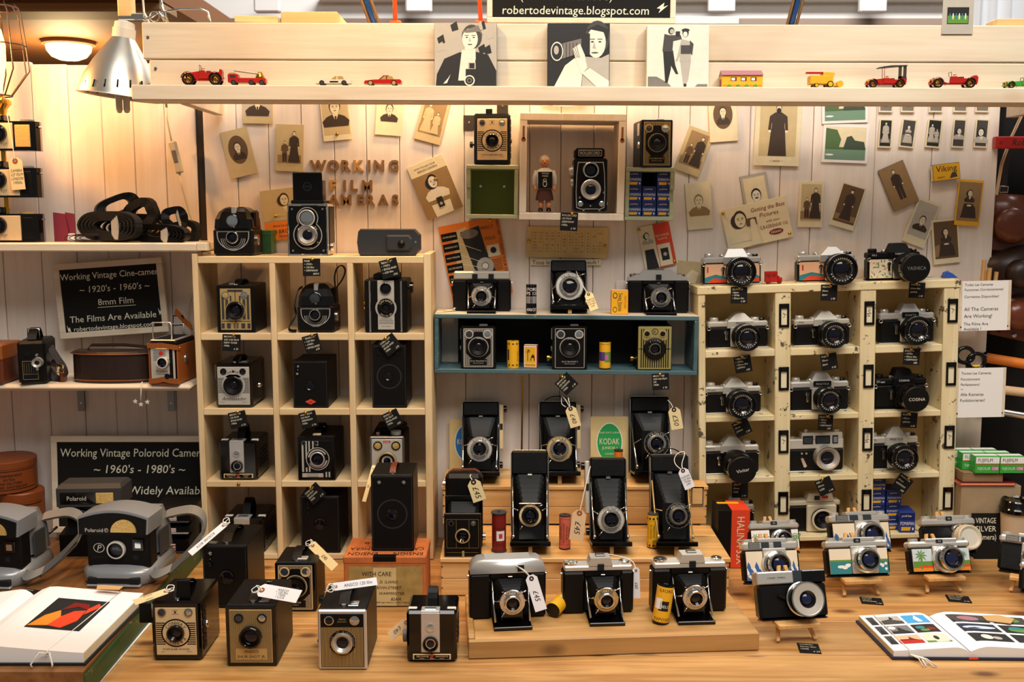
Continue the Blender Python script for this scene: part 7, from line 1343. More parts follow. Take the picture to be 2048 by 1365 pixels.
# ------------------------------------------------------------------ toys and canvases on the ledge
YLG=YH+.022
def lfit(l,r,top,Y=YLG):return fit(l,r,172,top,hz((l+r)/2)+.0006,Y)
def wheel(t,x,y,r,tyre='black_matte',hub='brass',spokes=True,w_=.004):
 m=t.p('wheel');m.lathe((x,y,r),(0,-1,0),[(r*.72,-w_/2),(r,-w_/2),(r,w_/2),(r*.72,w_/2),(r*.72,-w_/2)],tyre,18)
 if spokes:
  for a in range(0,180,45):c,s=math.cos(R(a))*r*.74,math.sin(R(a))*r*.74;m.tube([(x-c,y,r-s),(x+c,y,r+s)],r*.07,hub,4)
  m.lathe((x,y,r),(0,-1,0),[(r*.72,.0),(r*.72,w_/2+.0002),(r*.62,w_/2+.0002),(r*.62,0)],hub,18)
 m.lathe((x,y,r),(0,-1,0),[(r*.25 if spokes else r*.72,-w_/2),(r*.25 if spokes else r*.72,w_/2+.0004),(0,w_/2+.0008)],hub,12)
def vintage(label,F,body='red_paint',bonnet=None,roof=False,seats='dark_red',rz=0,dw=.021,trim='brass',fender=None):
 t=T('toy_car',label,'toy car',F,rz=rz);W,H=t.W,t.H;hw=dw/2;hb=H if not roof else H*.60;r=hb*.30;fd=fender or body
 c=t.p('chassis');c.box(-W*.44,W*.46,-hw*.55,hw*.55,r*.8,r*1.15,fd,.0005)
 b=t.p('body');b.prism([(-W*.08,r*1.1),(W*.46,r*1.1),(W*.47,hb*.72),(W*.30,hb*.62),(W*.10,hb*.60),(W*.06,hb*.74),(-W*.06,hb*.72)],-hw*.72,hw*.72,body)
 bn=t.p('bonnet');bn.prism([(-W*.36,r*1.15),(-W*.08,r*1.15),(-W*.07,hb*.70),(-W*.35,hb*.60)],-hw*.5,hw*.5,bonnet or body);t.p('radiator').box(-W*.39,-W*.362,-hw*.45,hw*.45,r*1.0,hb*.64,trim,.0006)
 for x in(-W*.31,W*.31):
  for y in(-hw*.92,hw*.92):
   wheel(t,x,y,r)
   f=t.p('fender');pts=[(x+r*1.18*math.cos(R(a)),y,r+r*1.18*math.sin(R(a)))for a in range(170,5,-20)]+([(x+W*.22,y,r*.85)]if x<0 else[]);f.ribbon(pts,(0,.0028,0),.0008,fd)
 for y in(-hw*.55,hw*.55):l=t.p('headlamp');l.lathe((-W*.40,y,hb*.52),(-1,0,0),[(.0008,-.003),(.0026,0),(.0026,.0012),(0,.0014)],trim,10)
 ws=t.p('windscreen');zz=hb*.70;z1=(hb if not roof else H*.95);ws.tube([(-W*.04,-hw*.6,zz),(-W*.05,-hw*.6,z1),(-W*.05,hw*.6,z1),(-W*.04,hw*.6,zz)],.0006,'dark_grey' if not roof else body,5)
 s=t.p('seat');s.box(W*.10,W*.20,-hw*.6,hw*.6,hb*.5,hb*.72,seats,.0008);s.box(W*.38,W*.46,-hw*.6,hw*.6,hb*.5,hb*.80,body,.0008)
 st_=t.p('steering_wheel');st_.tube([(W*.03+.003*math.cos(a*.7),-hw*.3+.003*math.sin(a*.7),hb*.84)for a in range(9)],.0005,trim,4,True);st_.tube([(W*.03,-hw*.3,hb*.84),(-W*.03,-hw*.3,hb*.65)],.0005,trim,4)
 if roof:
  rf=t.p('roof');rf.prism([(-W*.18,H*.86),(W*.47,H*.97),(W*.48,H),(W*.1,H*.985),(-W*.18,H*.90)],-hw*.75,hw*.75,'dark_grey');bp=t.p('roof_back');bp.box(W*.33,W*.345,-hw*.7,hw*.7,hb*.7,H*.95,'dark_grey');bp.box(W*.44,W*.455,-hw*.7,hw*.7,hb*.7,H*.97,'dark_grey');bp.box(W*.33,W*.455,-hw*.7,hw*.7,hb*.7,hb*.86,'dark_grey')
 return t
vintage('open red vintage toy car with upright windscreen at the left of the ledge',lfit(363,449,131),rz=3)
vintage('red vintage toy car with a dark folding roof',lfit(1726,1813,131),roof=True)
vintage('open red vintage toy car with white bonnet',lfit(1852,1956,145),bonnet='white_plastic')
vintage('bright green vintage toy car cut off at the right edge',lfit(2000,2095,156),body='green_paint',seats='dark_brown')
def modern(label,F,body,roofm,hatch,stripe=None):
 t=T('toy_car',label,'toy car',F);W,H=t.W,t.H;hw=.011;r=H*.26
 pr=[(-W*.5,H*.22),(W*.48,H*.22),(W*.5,H*.5),(W*.46,H*.62),(W*.2,H*.62),(-W*.22,H*.60),(-W*.47,H*.50)]if not hatch else[(-W*.5,H*.22),(W*.5,H*.22),(W*.49,H*.55),(W*.2,H*.6),(-W*.15,H*.58),(-W*.48,H*.42)]
 t.p('body').prism(pr,-hw,hw,body);cb=t.p('cabin');top=[(-W*.12,H*.58),(W*.38 if hatch else W*.30,H*.6),(W*.30 if hatch else W*.16,H),(W*.02,H)];cb.prism(top,-hw*.8,hw*.8,roofm)
 gl_=t.p('window');gl_.prism([(-W*.06,H*.62),(W*.09,H*.62),(W*.09,H*.92),(W*.04,H*.92)],-hw*.83,-hw*.81,'amber_glass');gl_=t.p('window');gl_.prism([(W*.12,H*.62),(W*.3,H*.62),(W*.25,H*.92),(W*.12,H*.92)],-hw*.83,-hw*.81,'amber_glass')
 for x in(-W*.32,W*.30):
  for y in(-hw*.9,hw*.9):wheel(t,x,y,r,'black_matte','gold_plate' if not hatch else 'dark_grey',False)
 t.p('bumper').box(-W*.505,-W*.48,-hw*.9,hw*.9,H*.2,H*.32,'silver',.0005)
 if stripe:t.p('stripe').box(-W*.1,W*.14,-hw-.0002,-hw,H*.3,H*.44,stripe)
modern('white toy hatchback with black side stripe',lfit(633,704,152),'white_plastic','white_plastic',True,'black_matte');modern('red toy coupe with dark roof',lfit(729,804,152),'red_paint','dark_red',False)
ft=T('toy_fire_engine','red toy fire engine with a white ladder','toy truck',lfit(457,536,141),rz=4);W,H=ft.W,ft.H;hw=.011
ft.p('cab').box(-W*.48,-W*.22,-hw,hw,H*.18,H*.72,'red_paint',.001);ft.p('body').box(-W*.22,W*.46,-hw,hw,H*.18,H*.48,'red_paint',.001);ft.p('window').box(-W*.42,-W*.28,-hw-.0003,-hw,H*.48,H*.66,'window_glass');ft.p('beacon').box(-W*.46,-W*.3,-hw*.5,hw*.5,H*.72,H*.84,'gold_plate',.001)
ld=ft.p('ladder');
for y in(-.005,.005):ld.tube([(-W*.34,y,H*.98),(W*.3,y,H*.78)],.0012,'white_plastic',5)
for k_ in range(9):f_=k_/8;ld.tube([(-W*.34+W*.64*f_,-.005,H*(.98-.2*f_)),(-W*.34+W*.64*f_,.005,H*(.98-.2*f_))],.0007,'white_plastic',4)
tt=ft.p('turntable');tt.lathe((W*.3,0,H*.48),(0,0,1),[(.009,0),(.009,H*.1),(.006,H*.3),(.004,H*.42),(0,H*.42)],'brass',14)
for x in(-.34,.1,.36):
 for y in(-hw*.9,hw*.9):wheel(ft,x*W,y,H*.17,'black_matte','dark_grey',False)
hs=T('toy_house','yellow tin toy station with mauve roof','toy house',lfit(1443,1526,139));W,H=hs.W,hs.H;d=.03
hs.p('walls').box(-W*.49,W*.49,0,d,0,H*.72,'yellow',.0004);rf=hs.p('roof');rf.add([(-W*.5,-.003,H*.70),(W*.5,-.003,H*.70),(W*.5,d/2,H),(-W*.5,d/2,H),(-W*.5,d+.003,H*.70),(W*.5,d+.003,H*.70)],[(0,1,2,3),(3,2,5,4),(0,3,4),(1,5,2),(0,4,5,1)],'rose_roof')
for k_ in range(3):w_=hs.p('window');x=-W*.28+k_*W*.24;w_.box(x,x+W*.14,-.0006,.0004,H*.38,H*.58,'dark_red');w_.box(x+W*.015,x+W*.10,-.0009,0,H*.40,H*.54,'white_paper')
hs.p('door').box(-W*.49-.0004,-W*.49,d*.3,d*.7,0,H*.5,'dark_red')
q=hs.p('hedge_print');
for k_ in range(9):q.ell(-W*.42+k_*W*.105,H*.10,W*.06,H*.09,'art_green' if k_%2 else 'art_orange',-.0003-k_*1e-5,10)
cm=T('toy_combine','yellow toy combine harvester with red chute','toy truck',lfit(1608,1684,144));W,H=cm.W,cm.H;hw=.012
cm.p('body').box(-W*.38,W*.22,-hw,hw,H*.22,H*.74,'yellow',.001);cm.p('hopper').prism([(-W*.05,H*.7),(W*.24,H*.7),(W*.26,H*.9),(W*.02,H*.96),(-W*.05,H*.9)],-hw*.9,hw*.9,'yellow');cm.p('chute').box(-W*.5,-W*.05,-hw-.002,-hw*.4,H*.84,H*.95,'red_paint',.0008);hdr=cm.p('header');hdr.lathe((W*.40,-hw*1.1,H*.22),(0,1,0),[(0,0),(H*.2,0),(H*.2,hw*2.2),(0,hw*2.2)],'yellow',12);hdr.box(W*.2,W*.4,-hw*.5,hw*.5,H*.1,H*.3,'yellow')
for x,r_ in((.14,.20),(-.22,.13)):
 for y in(-hw*.95,hw*.95):wheel(cm,x*W,y,H*r_,'black_matte','yellow',False,.005)
def canvas(label,l,r,top,base,draw,bg):
 F=fit(l,r,172,top,hz((l+r)/2)+.0006,YH+.026);t=T('canvas_print',label,'picture',F,rx=-3);W,H=t.W,t.H;t.p('stretcher').box(-W/2,W/2,0,.020,0,H,'white_plastic' if 'pale' in bg or bg=='mono0' else 'black_matte',.001);q=t.p('print');q.rect(-W/2+.0004,W/2-.0004,.0004,H-.0004,bg,-.0002);draw(q,W,H,-.0004)
e=.00015
def cv1(q,W,H,y):
 rnd=random.Random(5)
 for i in range(12):
  x,z=rnd.uniform(-.45,.4)*W,rnd.uniform(.45,.9)*H;q.poly([(x,z),(x+W*.10,z+H*.03),(x+W*.07,z+H*.16),(x-W*.03,z+H*.1)],'mono4' if i%2 else 'mono1',y-i*1e-5)
 q.poly([(-W*.48,0),(W*.49,0),(W*.49,H*.25),(W*.36,H*.50),(W*.12,H*.56),(-W*.1,H*.54),(-W*.34,H*.44),(-W*.46,H*.2)],'mono4',y-e);q.poly([(-W*.12,H*.1),(W*.14,H*.1),(W*.16,H*.56),(-W*.06,H*.58)],'mono0',y-2*e);q.poly([(W*.0,H*.45),(W*.16,H*.42),(W*.16,H*.66),(-W*.02,H*.68)],'mono0',y-3*e)
 q.ell(W*.10,H*.78,W*.16,H*.19,'mono3',y-3.5*e,20);q.ell(W*.07,H*.745,W*.125,H*.165,'mono0',y-4*e,20);q.poly([(-W*.06,H*.86),(W*.2,H*.96),(W*.28,H*.8),(W*.22,H*.86),(W*.02,H*.84)],'mono2',y-5*e)
 for x in(.02,.13):q.ell(W*x,H*.77,W*.02,H*.009,'mono4',y-5*e,8);q.rect(W*x-W*.035,W*x+W*.03,H*.795,H*.805,'mono3',y-5*e)
 q.poly([(W*.06,H*.77),(W*.09,H*.71),(W*.05,H*.71)],'mono1',y-5*e);q.ell(W*.07,H*.66,W*.04,H*.009,'mono3',y-5*e,8)
 q.rect(W*.0,W*.18,H*.08,H*.28,'mono4',y-5*e);q.rect(W*.04,W*.16,H*.28,H*.38,'mono1',y-5*e);q.rect(W*.06,W*.14,H*.29,H*.37,'mono4',y-6*e)
 for r_,m_ in((.085,'mono0'),(.065,'mono4'),(.04,'mono2'),(.025,'mono4')):q.ell(W*.06,H*.10,W*r_,W*r_,m_,y-(7+(.09-r_)*50)*e,20)
 q.poly([(-W*.36,H*.05),(-W*.28,H*.14),(-W*.24,H*.2),(-W*.30,H*.06)],'mono0',y-4*e)
def cv2(q,W,H,y):
 q.ell(W*.30,H*.78,W*.20,H*.26,'mono3',y-e,20);q.poly([(W*.08,H*.48),(W*.36,H*.46),(W*.49,H*.52),(W*.49,0),(W*.05,0)],'mono1',y-1.5*e);q.ell(W*.28,H*.70,W*.155,H*.24,'mono0',y-2*e,20);q.poly([(W*.1,H*.88),(W*.3,H*.98),(W*.49,H*.9),(W*.46,H*.72),(W*.4,H*.86),(W*.2,H*.9)],'mono4',y-3*e)
 for x in(.22,.34):q.ell(W*x,H*.71,W*.025,H*.012,'mono4',y-3*e,8);q.rect(W*x-W*.04,W*x+W*.04,H*.745,H*.757,'mono3',y-3*e)
 q.poly([(W*.25,H*.71),(W*.28,H*.60),(W*.22,H*.61)],'mono1',y-3*e);q.ell(W*.26,H*.54,W*.06,H*.012,'mono3',y-3*e,8)
 q.rect(W*.0,W*.18,H*.5,H*.84,'mono4',y-4*e);q.poly([(-W*.28,H*.68),(W*.04,H*.76),(W*.04,H*.54),(-W*.28,H*.44)],'mono2',y-5*e)
 for i_ in range(5):q.poly([(-W*.26+i_*W*.055,H*.69),(-W*.25+i_*W*.055,H*.69),(-W*.25+i_*W*.055,H*.46),(-W*.26+i_*W*.055,H*.46)],'mono4',y-5.5*e)
 q.ell(-W*.35,H*.56,W*.10,H*.15,'mono0',y-6*e,22);q.ell(-W*.35,H*.56,W*.085,H*.13,'mono4',y-7*e,22);q.ell(-W*.36,H*.58,W*.04,H*.07,'mono1',y-8*e,14)
 q.poly([(-W*.1,H*.6),(W*.02,H*.68),(W*.1,H*.5),(W*.14,H*.3),(W*.04,H*.2),(-W*.04,H*.42)],'mono0',y-8*e)
 for i_ in range(3):q.poly([(-W*.1+i_*W*.03,H*(.6+.02*i_)),(-W*.092+i_*W*.03,H*(.6+.02*i_)),(-W*.02+i_*W*.02,H*.46),(-W*.028+i_*W*.02,H*.46)],'mono3',y-9*e)
 q.poly([(-W*.4,0),(W*.04,0),(W*.06,H*.22),(-W*.06,H*.46),(-W*.22,H*.34)],'mono0',y-6*e);q.poly([(W*.05,H*.22),(W*.18,H*.3),(W*.49,H*.1),(W*.49,0),(W*.3,0)],'mono0',y-9*e)
def cv3(q,W,H,y):
 q.poly([(-W*.48,0),(-W*.08,0),(-W*.16,H*.08),(-W*.34,H*.18),(-W*.48,H*.18)],'mono2',y);q.poly([(W*.26,0),(W*.48,0),(W*.48,H*.06),(W*.32,H*.06)],'mono2',y)
 x=-W*.16;q.poly([(x-W*.08,H*.6),(x+W*.06,H*.6),(x+W*.05,H*.3),(x+W*.0,H*.08),(x-W*.04,H*.08),(x-W*.06,H*.34)],'mono4',y-e);q.poly([(x,H*.6),(x+W*.08,H*.6),(x+W*.12,H*.36),(x+W*.17,H*.22),(x+W*.13,H*.22),(x+W*.05,H*.36)],'mono4',y-1.2*e);q.poly([(x-W*.09,H*.58),(x+W*.07,H*.58),(x+W*.09,H*.82),(x-W*.06,H*.86)],'mono3',y-2*e);q.poly([(x+W*.0,H*.84),(x+W*.2,H*.84),(x+W*.22,H*.78),(x+W*.05,H*.74)],'mono3',y-3*e);q.rect(x+W*.12,x+W*.19,H*.82,H*.9,'mono4',y-4*e);q.ell(x+W*.05,H*.91,W*.05,H*.055,'mono4',y-3*e,14);q.ell(x+W*.06,H*.9,W*.035,H*.04,'mono1',y-4*e,12)
 x=W*.12;q.poly([(x-W*.08,H*.42),(x+W*.09,H*.42),(x+W*.05,H*.12),(x+W*.01,H*.04),(x-W*.03,H*.04),(x-W*.05,H*.2)],'mono1',y-e);q.poly([(x-W*.09,H*.42),(x+W*.09,H*.42),(x+W*.08,H*.74),(x-W*.07,H*.78)],'mono1',y-2*e);q.rect(x-W*.075,x+W*.075,H*.54,H*.68,'mono3',y-3*e);q.poly([(x+W*.07,H*.76),(x+W*.13,H*.7),(x+W*.11,H*.52),(x+W*.07,H*.56)],'mono3',y-2*e);q.poly([(x-W*.07,H*.76),(x-W*.13,H*.5),(x-W*.16,H*.42),(x-W*.12,H*.44),(x-W*.05,H*.6)],'mono1',y-2.5*e);q.ell(x,H*.88,W*.05,H*.07,'mono4',y-2*e,14);q.ell(x-W*.005,H*.855,W*.035,H*.045,'mono0',y-3*e,12);q.ell(x,H*.92,W*.065,H*.025,'mono4',y-4*e,12);q.ell(x,H*.04,W*.025,H*.03,'mono4',y-3*e,10)
canvas('square black and white canvas of a person wearing a camera',869,994,44,0,cv1,'mono1');canvas('square black and white canvas of a man holding a long lens',1095,1219,45,0,cv2,'mono4');canvas('square pale canvas of two walking people with cameras',1293,1417,49,0,cv3,'mono0')
# instant photo hung over the header edge, curtain
ip=T('instant_photo','instant photo hanging over the header at the upper right','photograph',at(1914,68,YH+.052));k=sc(at(1914,68,YH+.052));W,H=62*k,74*k;m=ip.p('border');m.box(-W/2,W/2,0,.0008,0,H,'mono1');q=ip.p('print');q.rect(-W*.35,W*.35,H*.26,H*.70,'mono4',-.0003);q.rect(-W*.33,W*.33,H*.28,H*.48,'art_green',-.0005)
for i_ in range(6):q.ell(-W*.26+i_*W*.1,H*.46,W*.025,H*.09,'art_cream' if i_%2 else 'teal_art',-.0007-i_*1e-5,8)
cu_=T('white_curtain','white cloth curtain behind the header at the upper right','curtain',at(1990,60,.35));k=sc(at(1990,60,.35));m=cu_.p('cloth');Vv=[];n=22
for i_ in range(n+1):x=(-60+200*i_/n)*k;yy=.02*math.sin(i_*1.9);Vv+=[(x,yy,-10*k),(x,yy,220*k)]
m.add(Vv,[(2*i,2*i+2,2*i+3,2*i+1)for i in range(n)],'cloth_white',True);m.add([(a,b+.003,c)for a,b,c in Vv],[(2*i,2*i+2,2*i+3,2*i+1)for i in range(n)],'cloth_white',True)
# ------------------------------------------------------------------ lamps standing on the header
def desklamp(label,px,Y,lean,head,mats,power,colr,target,ang_=125,thin=False):
 P=at(px,47,Y);P.z=zh1-.02;t=T('desk_lamp',label,'lamp',P);hd_=Vector(head)-P;mid=Vector((lean,.05,hd_.z*.72))
 if thin:t.p('clamp').box(-.012,.012,-.008,.012,.018,.030,mats[0],.002);t.p('stem').tube([(0,0,.02),(lean*.15,0,.1),(lean,.03,hd_.z*.7),mid,hd_+Vector((0,0,.05))],.0045,mats[0],10)
 else:
  for dx_,mm in((-.009,mats[1]),(.0,mats[0]),(.010,mats[1])):t.p('arm').tube([(dx_,0,.0),(mid.x+dx_,mid.y,mid.z)],.0032 if dx_ else.0055,mm,8)
  t.p('arm').tube([mid,hd_+Vector((0,0,.05))],.004,mats[0],8);t.p('clamp').box(-.014,.014,-.006,.012,-.02,.006,'steel',.002)
 d_=(Vector(target)-Vector(head)).normalized();s=t.p('shade');s.lathe(hd_-d_*.05,d_,[(.018,-.02),(.022,0),(.03,.03),(.06,.09),(.062,.092),(.059,.09),(.028,.03),(.018,0)],mats[0],24);b=t.p('bulb');b.lathe(hd_-d_*.04,d_,[(.008,0),(.012,.02),(.02,.04),(.016,.058),(0,.064)],'bulb_glow',16,soft=True)
 spot(label.split(' ')[0]+'_lamp_light',Vector(head)+d_*.045,target,power,colr,ang_,.6,.035)
WARM=(1.0,.61,.25);SOFT=(1.0,.87,.70)
desklamp('blue jointed desk lamp clamped behind the header at the left',757,YH+.085,-.10,(-.33,-.66,1.52),('blue_arm','brown_beam'),10,WARM,(-.29,-.26,.9))
desklamp('blue jointed desk lamp clamped behind the header at the right',1578,YH+.085,.10,(.66,-.80,1.66),('blue_arm','brown_beam'),12,SOFT,(.72,-.15,.7))
desklamp('orange flexible lamp clamped on the header near the tall canvas gap',791,YH+.085,-.01,(-.17,-.13,1.50),('lamp_orange','lamp_orange'),11,WARM,(-.20,-.06,.5),thin=True)
desklamp('orange flexible lamp clamped behind the left canvas',962,YH+.085,-.03,(.05,-.14,1.50),('lamp_orange','lamp_orange'),16,WARM,(.08,-.06,.5),thin=True)
# clamp lamp with aluminium shade at the header's left end
Pc=at(238,192,-.165);k=sc(Pc);cl2=T('clamp_lamp','aluminium shade clamp lamp hanging at the left end of the header','lamp',Pc);s=cl2.p('shade');ax=Vector((.13,.0,1)).normalized()
prof=[(79,0),(77,7),(70,32),(54,64),(36,92),(25,108),(21,114)];s.lathe((0,0,0),ax,[(r_*k,h*k)for r_,h in prof],'alu',48,soft=True);s.lathe((0,0,0),ax,[(r_*k*.985,h*k)for r_,h in prof],'alu',48,soft=True);s.lathe((0,0,0),ax,[(80*k,0),(81*k,-2*k),(78*k,-3*k),(76*k,0)],'silver',48)
cp=cl2.p('cap');cp.lathe(ax*113*k,ax,[(22*k,0),(22*k,18*k),(20*k,19*k),(19*k,30*k),(11*k,34*k),(0,34*k)],'white_plastic',28)
for a in range(0,360,18):
 v=cl2.p('vent_slot');c,s_=math.cos(R(a)),math.sin(R(a));rr=76.5*k;v.tube([ax*10*k+Vector((c*rr,s_*rr,0)),ax*24*k+Vector((c*rr*.955,s_*rr*.955,0))],1.7*k,'black_matte',5)
for dx_ in(3,18):cl2.p('bulb_tube').lathe((dx_*k,-.01,40*k),(0,0,-1),[(0,0),(6.5*k,0),(6.5*k,68*k),(4*k,74*k),(0,75*k)],'white_plastic',14)
cb=cl2.p('bracket');Q=lambda x,y:at(x,y,-.165)-Pc
cb.box(Q(240,30).x,Q(290,30).x,-.012,.012,Q(270,42).z,Q(270,28).z,'chrome',.002);cb.tube([Q(290,40),Q(305,32),Q(318,24),Q(330,42)],3*k,'chrome',8);cb.tube([Q(322,24),Q(360,18),Q(400,17),Q(416,24),Q(421,46),Q(421,60)],2.2*k,'chrome',8);cb.tube([Q(321,0),Q(326,20),Q(336,46)],3*k,'chrome',8);cb.lathe(Q(309,33),(0,-1,0),[(9*k,-3*k),(11*k,0),(9*k,3*k)],'chrome',18)
cl2.p('wooden_handle').box(Q(238,0).x,Q(267,0).x,-.013,.013,Q(250,36).z,Q(250,-60).z,'raw_pine',.003)
cl2.p('cable').tube([Q(286,-30),Q(286,0),Q(288,25),Q(296,40),Q(310,70),Q(326,130),Q(333,215)],2.2*k,'white_plastic',8)
lc=T('lamp_cord','cream electric cord with inline switch hanging down the left wall','cord',at(333,215,-.03));k=sc(at(333,300,-.03));O_=at(333,215,-.03);Q=lambda x,y,Y=-.03:at(x,y,Y)-O_
lc.p('cable').tube([Q(333,205),Q(334,240),Q(340,270),Q(344,288)],2.*k,'cream_plastic',8);sw=lc.p('switch');sw.M=Matrix.Translation(Q(352,315))@Matrix.Rotation(R(-12),4,'Y');sw.box(-8*k,8*k,-.008,.006,-32*k,32*k,'cream_plastic',.003);sw.box(-4*k,4*k,-.010,-.007,-10*k,14*k,'mid_grey',.001)
lc.p('cable').tube([Q(359,346),Q(364,375),Q(380,430),Q(393,470),Q(401,500,-.02),Q(398,560,-.02),Q(377,610,-.02),Q(374,630,-.02),Q(385,660,-.02)],2.*k,'cream_plastic',8)
# lamp made of three stacked cameras and a wire cage
Yc=-.125;P=at(4,484,Yc);P.z=ZS1+.0005;cl3=T('camera_lamp','lit cage lamp built on a stack of three plastic cameras at the left edge','lamp',P);k=sc(P);base=484
for i_,(zb_,zt_)in enumerate(((484,428),(396,338),(305,248))):
 z0=(base-zb_)*k*1.0;z1=(base-zt_)*k;b=cl3.p('camera_body');b.M=Matrix.Translation(((0,5,11)[i_]*k,0,0));w2=(83,79,76)[i_]*k;n=10
 b.loft([[(-w2+.012,-.018,z),(w2-.016,-.018,z),(w2-.004,-.008,z),(w2,.004,z),(w2-.004,.022,z),(-w2,.022,z)]for z in(z0,z0+.003,z1-.003,z1)],'black_gloss');pl=cl3.p('camera_face',b);pl.M=b.M;fx=(48,45,32)[i_]*k;pl.box(-fx,fx,-.0215,-.017,z0+.004,z1-.004,'cream_plate',.0008);zc_=z0+(z1-z0)*.6
 pl.text(('Brownie 127','Brownie 127','Brownie 127')[i_],0,z0+.014,.006,'dark_red',-.0218,wmax=fx*1.5,slant=.2);pl.text('CAMERA',0,z0+.008,.003,'dark_red',-.0218)
 ln=cl3.p('camera_lens',b);ln.M=b.M;ln.lathe((5*k,-.021,zc_),(0,-1,0),[(17*k,0),(17*k,.008),(13*k,.010),(9*k,.005),(9*k,.0045)],'black_gloss',24);ln.lathe((5*k,-.021,zc_),(0,-1,0),[(9*k,.005),(0,.007)],'lens_glass',20)
 f=cl3.p('viewfinder',b);f.M=b.M;f.box(-12*k,14*k,-.016,.016,z1,z1+13*k,'black_gloss',.002);f.box(-7*k,9*k,-.0165,-.015,z1+3*k,z1+10*k,'window_glass');kn=cl3.p('winding_knob',b);kn.M=b.M;kn.lathe((54*k,0,z1-.002),(0,0,1),[(13*k,0),(13*k,.006),(0,.006)],'amber_glass' if i_==0 else 'mid_grey',18);lg=cl3.p('lug',b);lg.M=b.M;lg.lathe((w2,0,z1-.012),(1,0,0),[(.002,0),(.002,.006),(0,.006)],'chrome',8)
 q=cl3.p('amber_panel' if i_==2 else 'ribbed_panel',b);q.M=b.M;q.box(fx+.004,w2-.012,-.0195,-.017,z0+.008,z1-.008,'amber_glass' if i_==2 else 'black_matte',.0006)
 if i_<2:cl3.p('brass_rod').lathe((14*k,.0,z1),(0,0,1),[(5*k,0),(5*k,(32,33)[i_]*k),(0,(32,33)[i_]*k)],'brass',12)
zs=(base-234)*k;cl3.p('socket').lathe((9*k,0,zs-.004),(0,0,1),[(14*k,0),(16*k,14*k),(24*k,24*k),(24*k,30*k),(14*k,36*k),(12*k,44*k),(0,44*k)],'brass',20)
cg=cl3.p('cage');cx_=10*k;lev=[(198,26),(150,61),(102,57),(40,51),(22,40)]
for a in range(0,360,45):c,s_=math.cos(R(a+10)),math.sin(R(a+10));cg.tube([(cx_+c*r_*k,s_*r_*k,(base-py)*k)for py,r_ in lev],.0016,'dark_brown',6)
for py,r_ in((198,26),(102,57),(30,46)):cg.tube([(cx_+math.cos(R(a))*r_*k,math.sin(R(a))*r_*k,(base-py)*k)for a in range(0,360,15)],.0016,'dark_brown',6,True)
bl_=cl3.p('bulb');bl_.lathe((cx_,0,(base-196)*k),(0,0,1),[(9*k,0),(10*k,20*k),(18*k,60*k),(19*k,95*k),(13*k,125*k),(0,136*k)],'bulb_glow',20,soft=True)
pl_=bpy.data.lights.new('cage_bulb_light','POINT');pl_.energy=11;pl_.color=(1.,.46,.13);pl_.shadow_soft_size=.03;po=bpy.data.objects.new('cage_bulb_light',pl_);COL.objects.link(po);po.location=P+Vector((cx_,-.085,(base-100)*k))
ptag('cream price tag hanging on the camera lamp',at(30,322,Yc-.028),27*k,62*k,['CAMERA','127 FILM','LONDON','1950s'],'tag_paper',ry=-4,strings=[[(0,-.001,0),(-.002,.002,.05),(-.006,.004,.10)]],eye='tan_leather')
# ------------------------------------------------------------------ left shelves: straps, cine cameras, leather
def coil(label,l,r,base_,top,Y,mat='strap_web',hw=.009,cw=0,n=3,tape=True,z=None):
 P=at((l+r)/2,base_,Y);P.z=z if z is not None else ZS1+.0008;k=sc(P);W=(r-l)*k;H=max(.008,at((l+r)/2,top,Y).z-P.z);t=T('camera_strap',label,'strap',P,ry=cw,rz=random.choice((-26,24,30,-18)));m=t.p('webbing')
 n+=2
 for j in range(n):
  f=1-j*.13;a,b=W/2*f,H/2*f;pts=[]
  for i in range(25):
   q=2*math.pi*i/24+.2;sx_=math.copysign(abs(math.cos(q))**.55,math.cos(q));pts.append((a*sx_,.0015*math.sin(i),H/2+b*math.sin(q)))
  m.ribbon(pts,(0,hw,0),min(.0055,H*.09),mat)
 if tape:q=t.p('tape_band');q.box(W*.08,W*.20,-hw-.0012,hw+.0012,-.0004,H+.001,'tape_clear',.001)
 return t
rc=T('red_label_cards','pair of folded crimson label cards beside the straps','card',fit(109,150,484,425,ZS1+.0006,-.10));W,H=rc.W,rc.H;rc.p('card').prism([(-W/2,0),(W*.1,0),(W*.2,H*.4),(W*.05,H*.95),(-W/2,H)],0,.002,'maroon');q=rc.p('card');q.prism([(-W*.1,0),(W/2,0),(W/2,H*.95),(W*.05,H)],.004,.006,'maroon');q.rect(-W*.05,W*.48,.001,H*.28,'white_paper',.0035)
coil('broad ribbed black strap wound in a long loop at the left of the heap',142,300,478,425,-.13,n=3,z=ZS1+.006);coil('thin black strap lying under the long loop',135,280,484,468,-.12,'dark_brown',.006,tape=False,n=2);coil('black strap wrapped with clear tape at the front right of the heap',250,386,484,450,-.135,'black_leather',.010,2,n=3);coil('curled strap loop standing up at the middle of the heap',255,330,455,400,-.10,cw=-24,n=2,tape=False,z=ZS1+.032);coil('black padded strap on top of the heap',200,285,430,392,-.085,'black_matte',.012,-22,2,False,ZS1+.058);coil('buckled narrow strap at the right end of the heap',330,378,455,415,-.09,'black_leather',.006,-12,3,z=ZS1+.03);coil('small black strap bundle by the wall at the heap end',352,398,484,442,-.06,'strap_web',.010,10,2,False)
pt_=coil('flat black pouch strap at the back of the heap',180,345,484,430,-.05,'black_matte',.010,0,4,False)
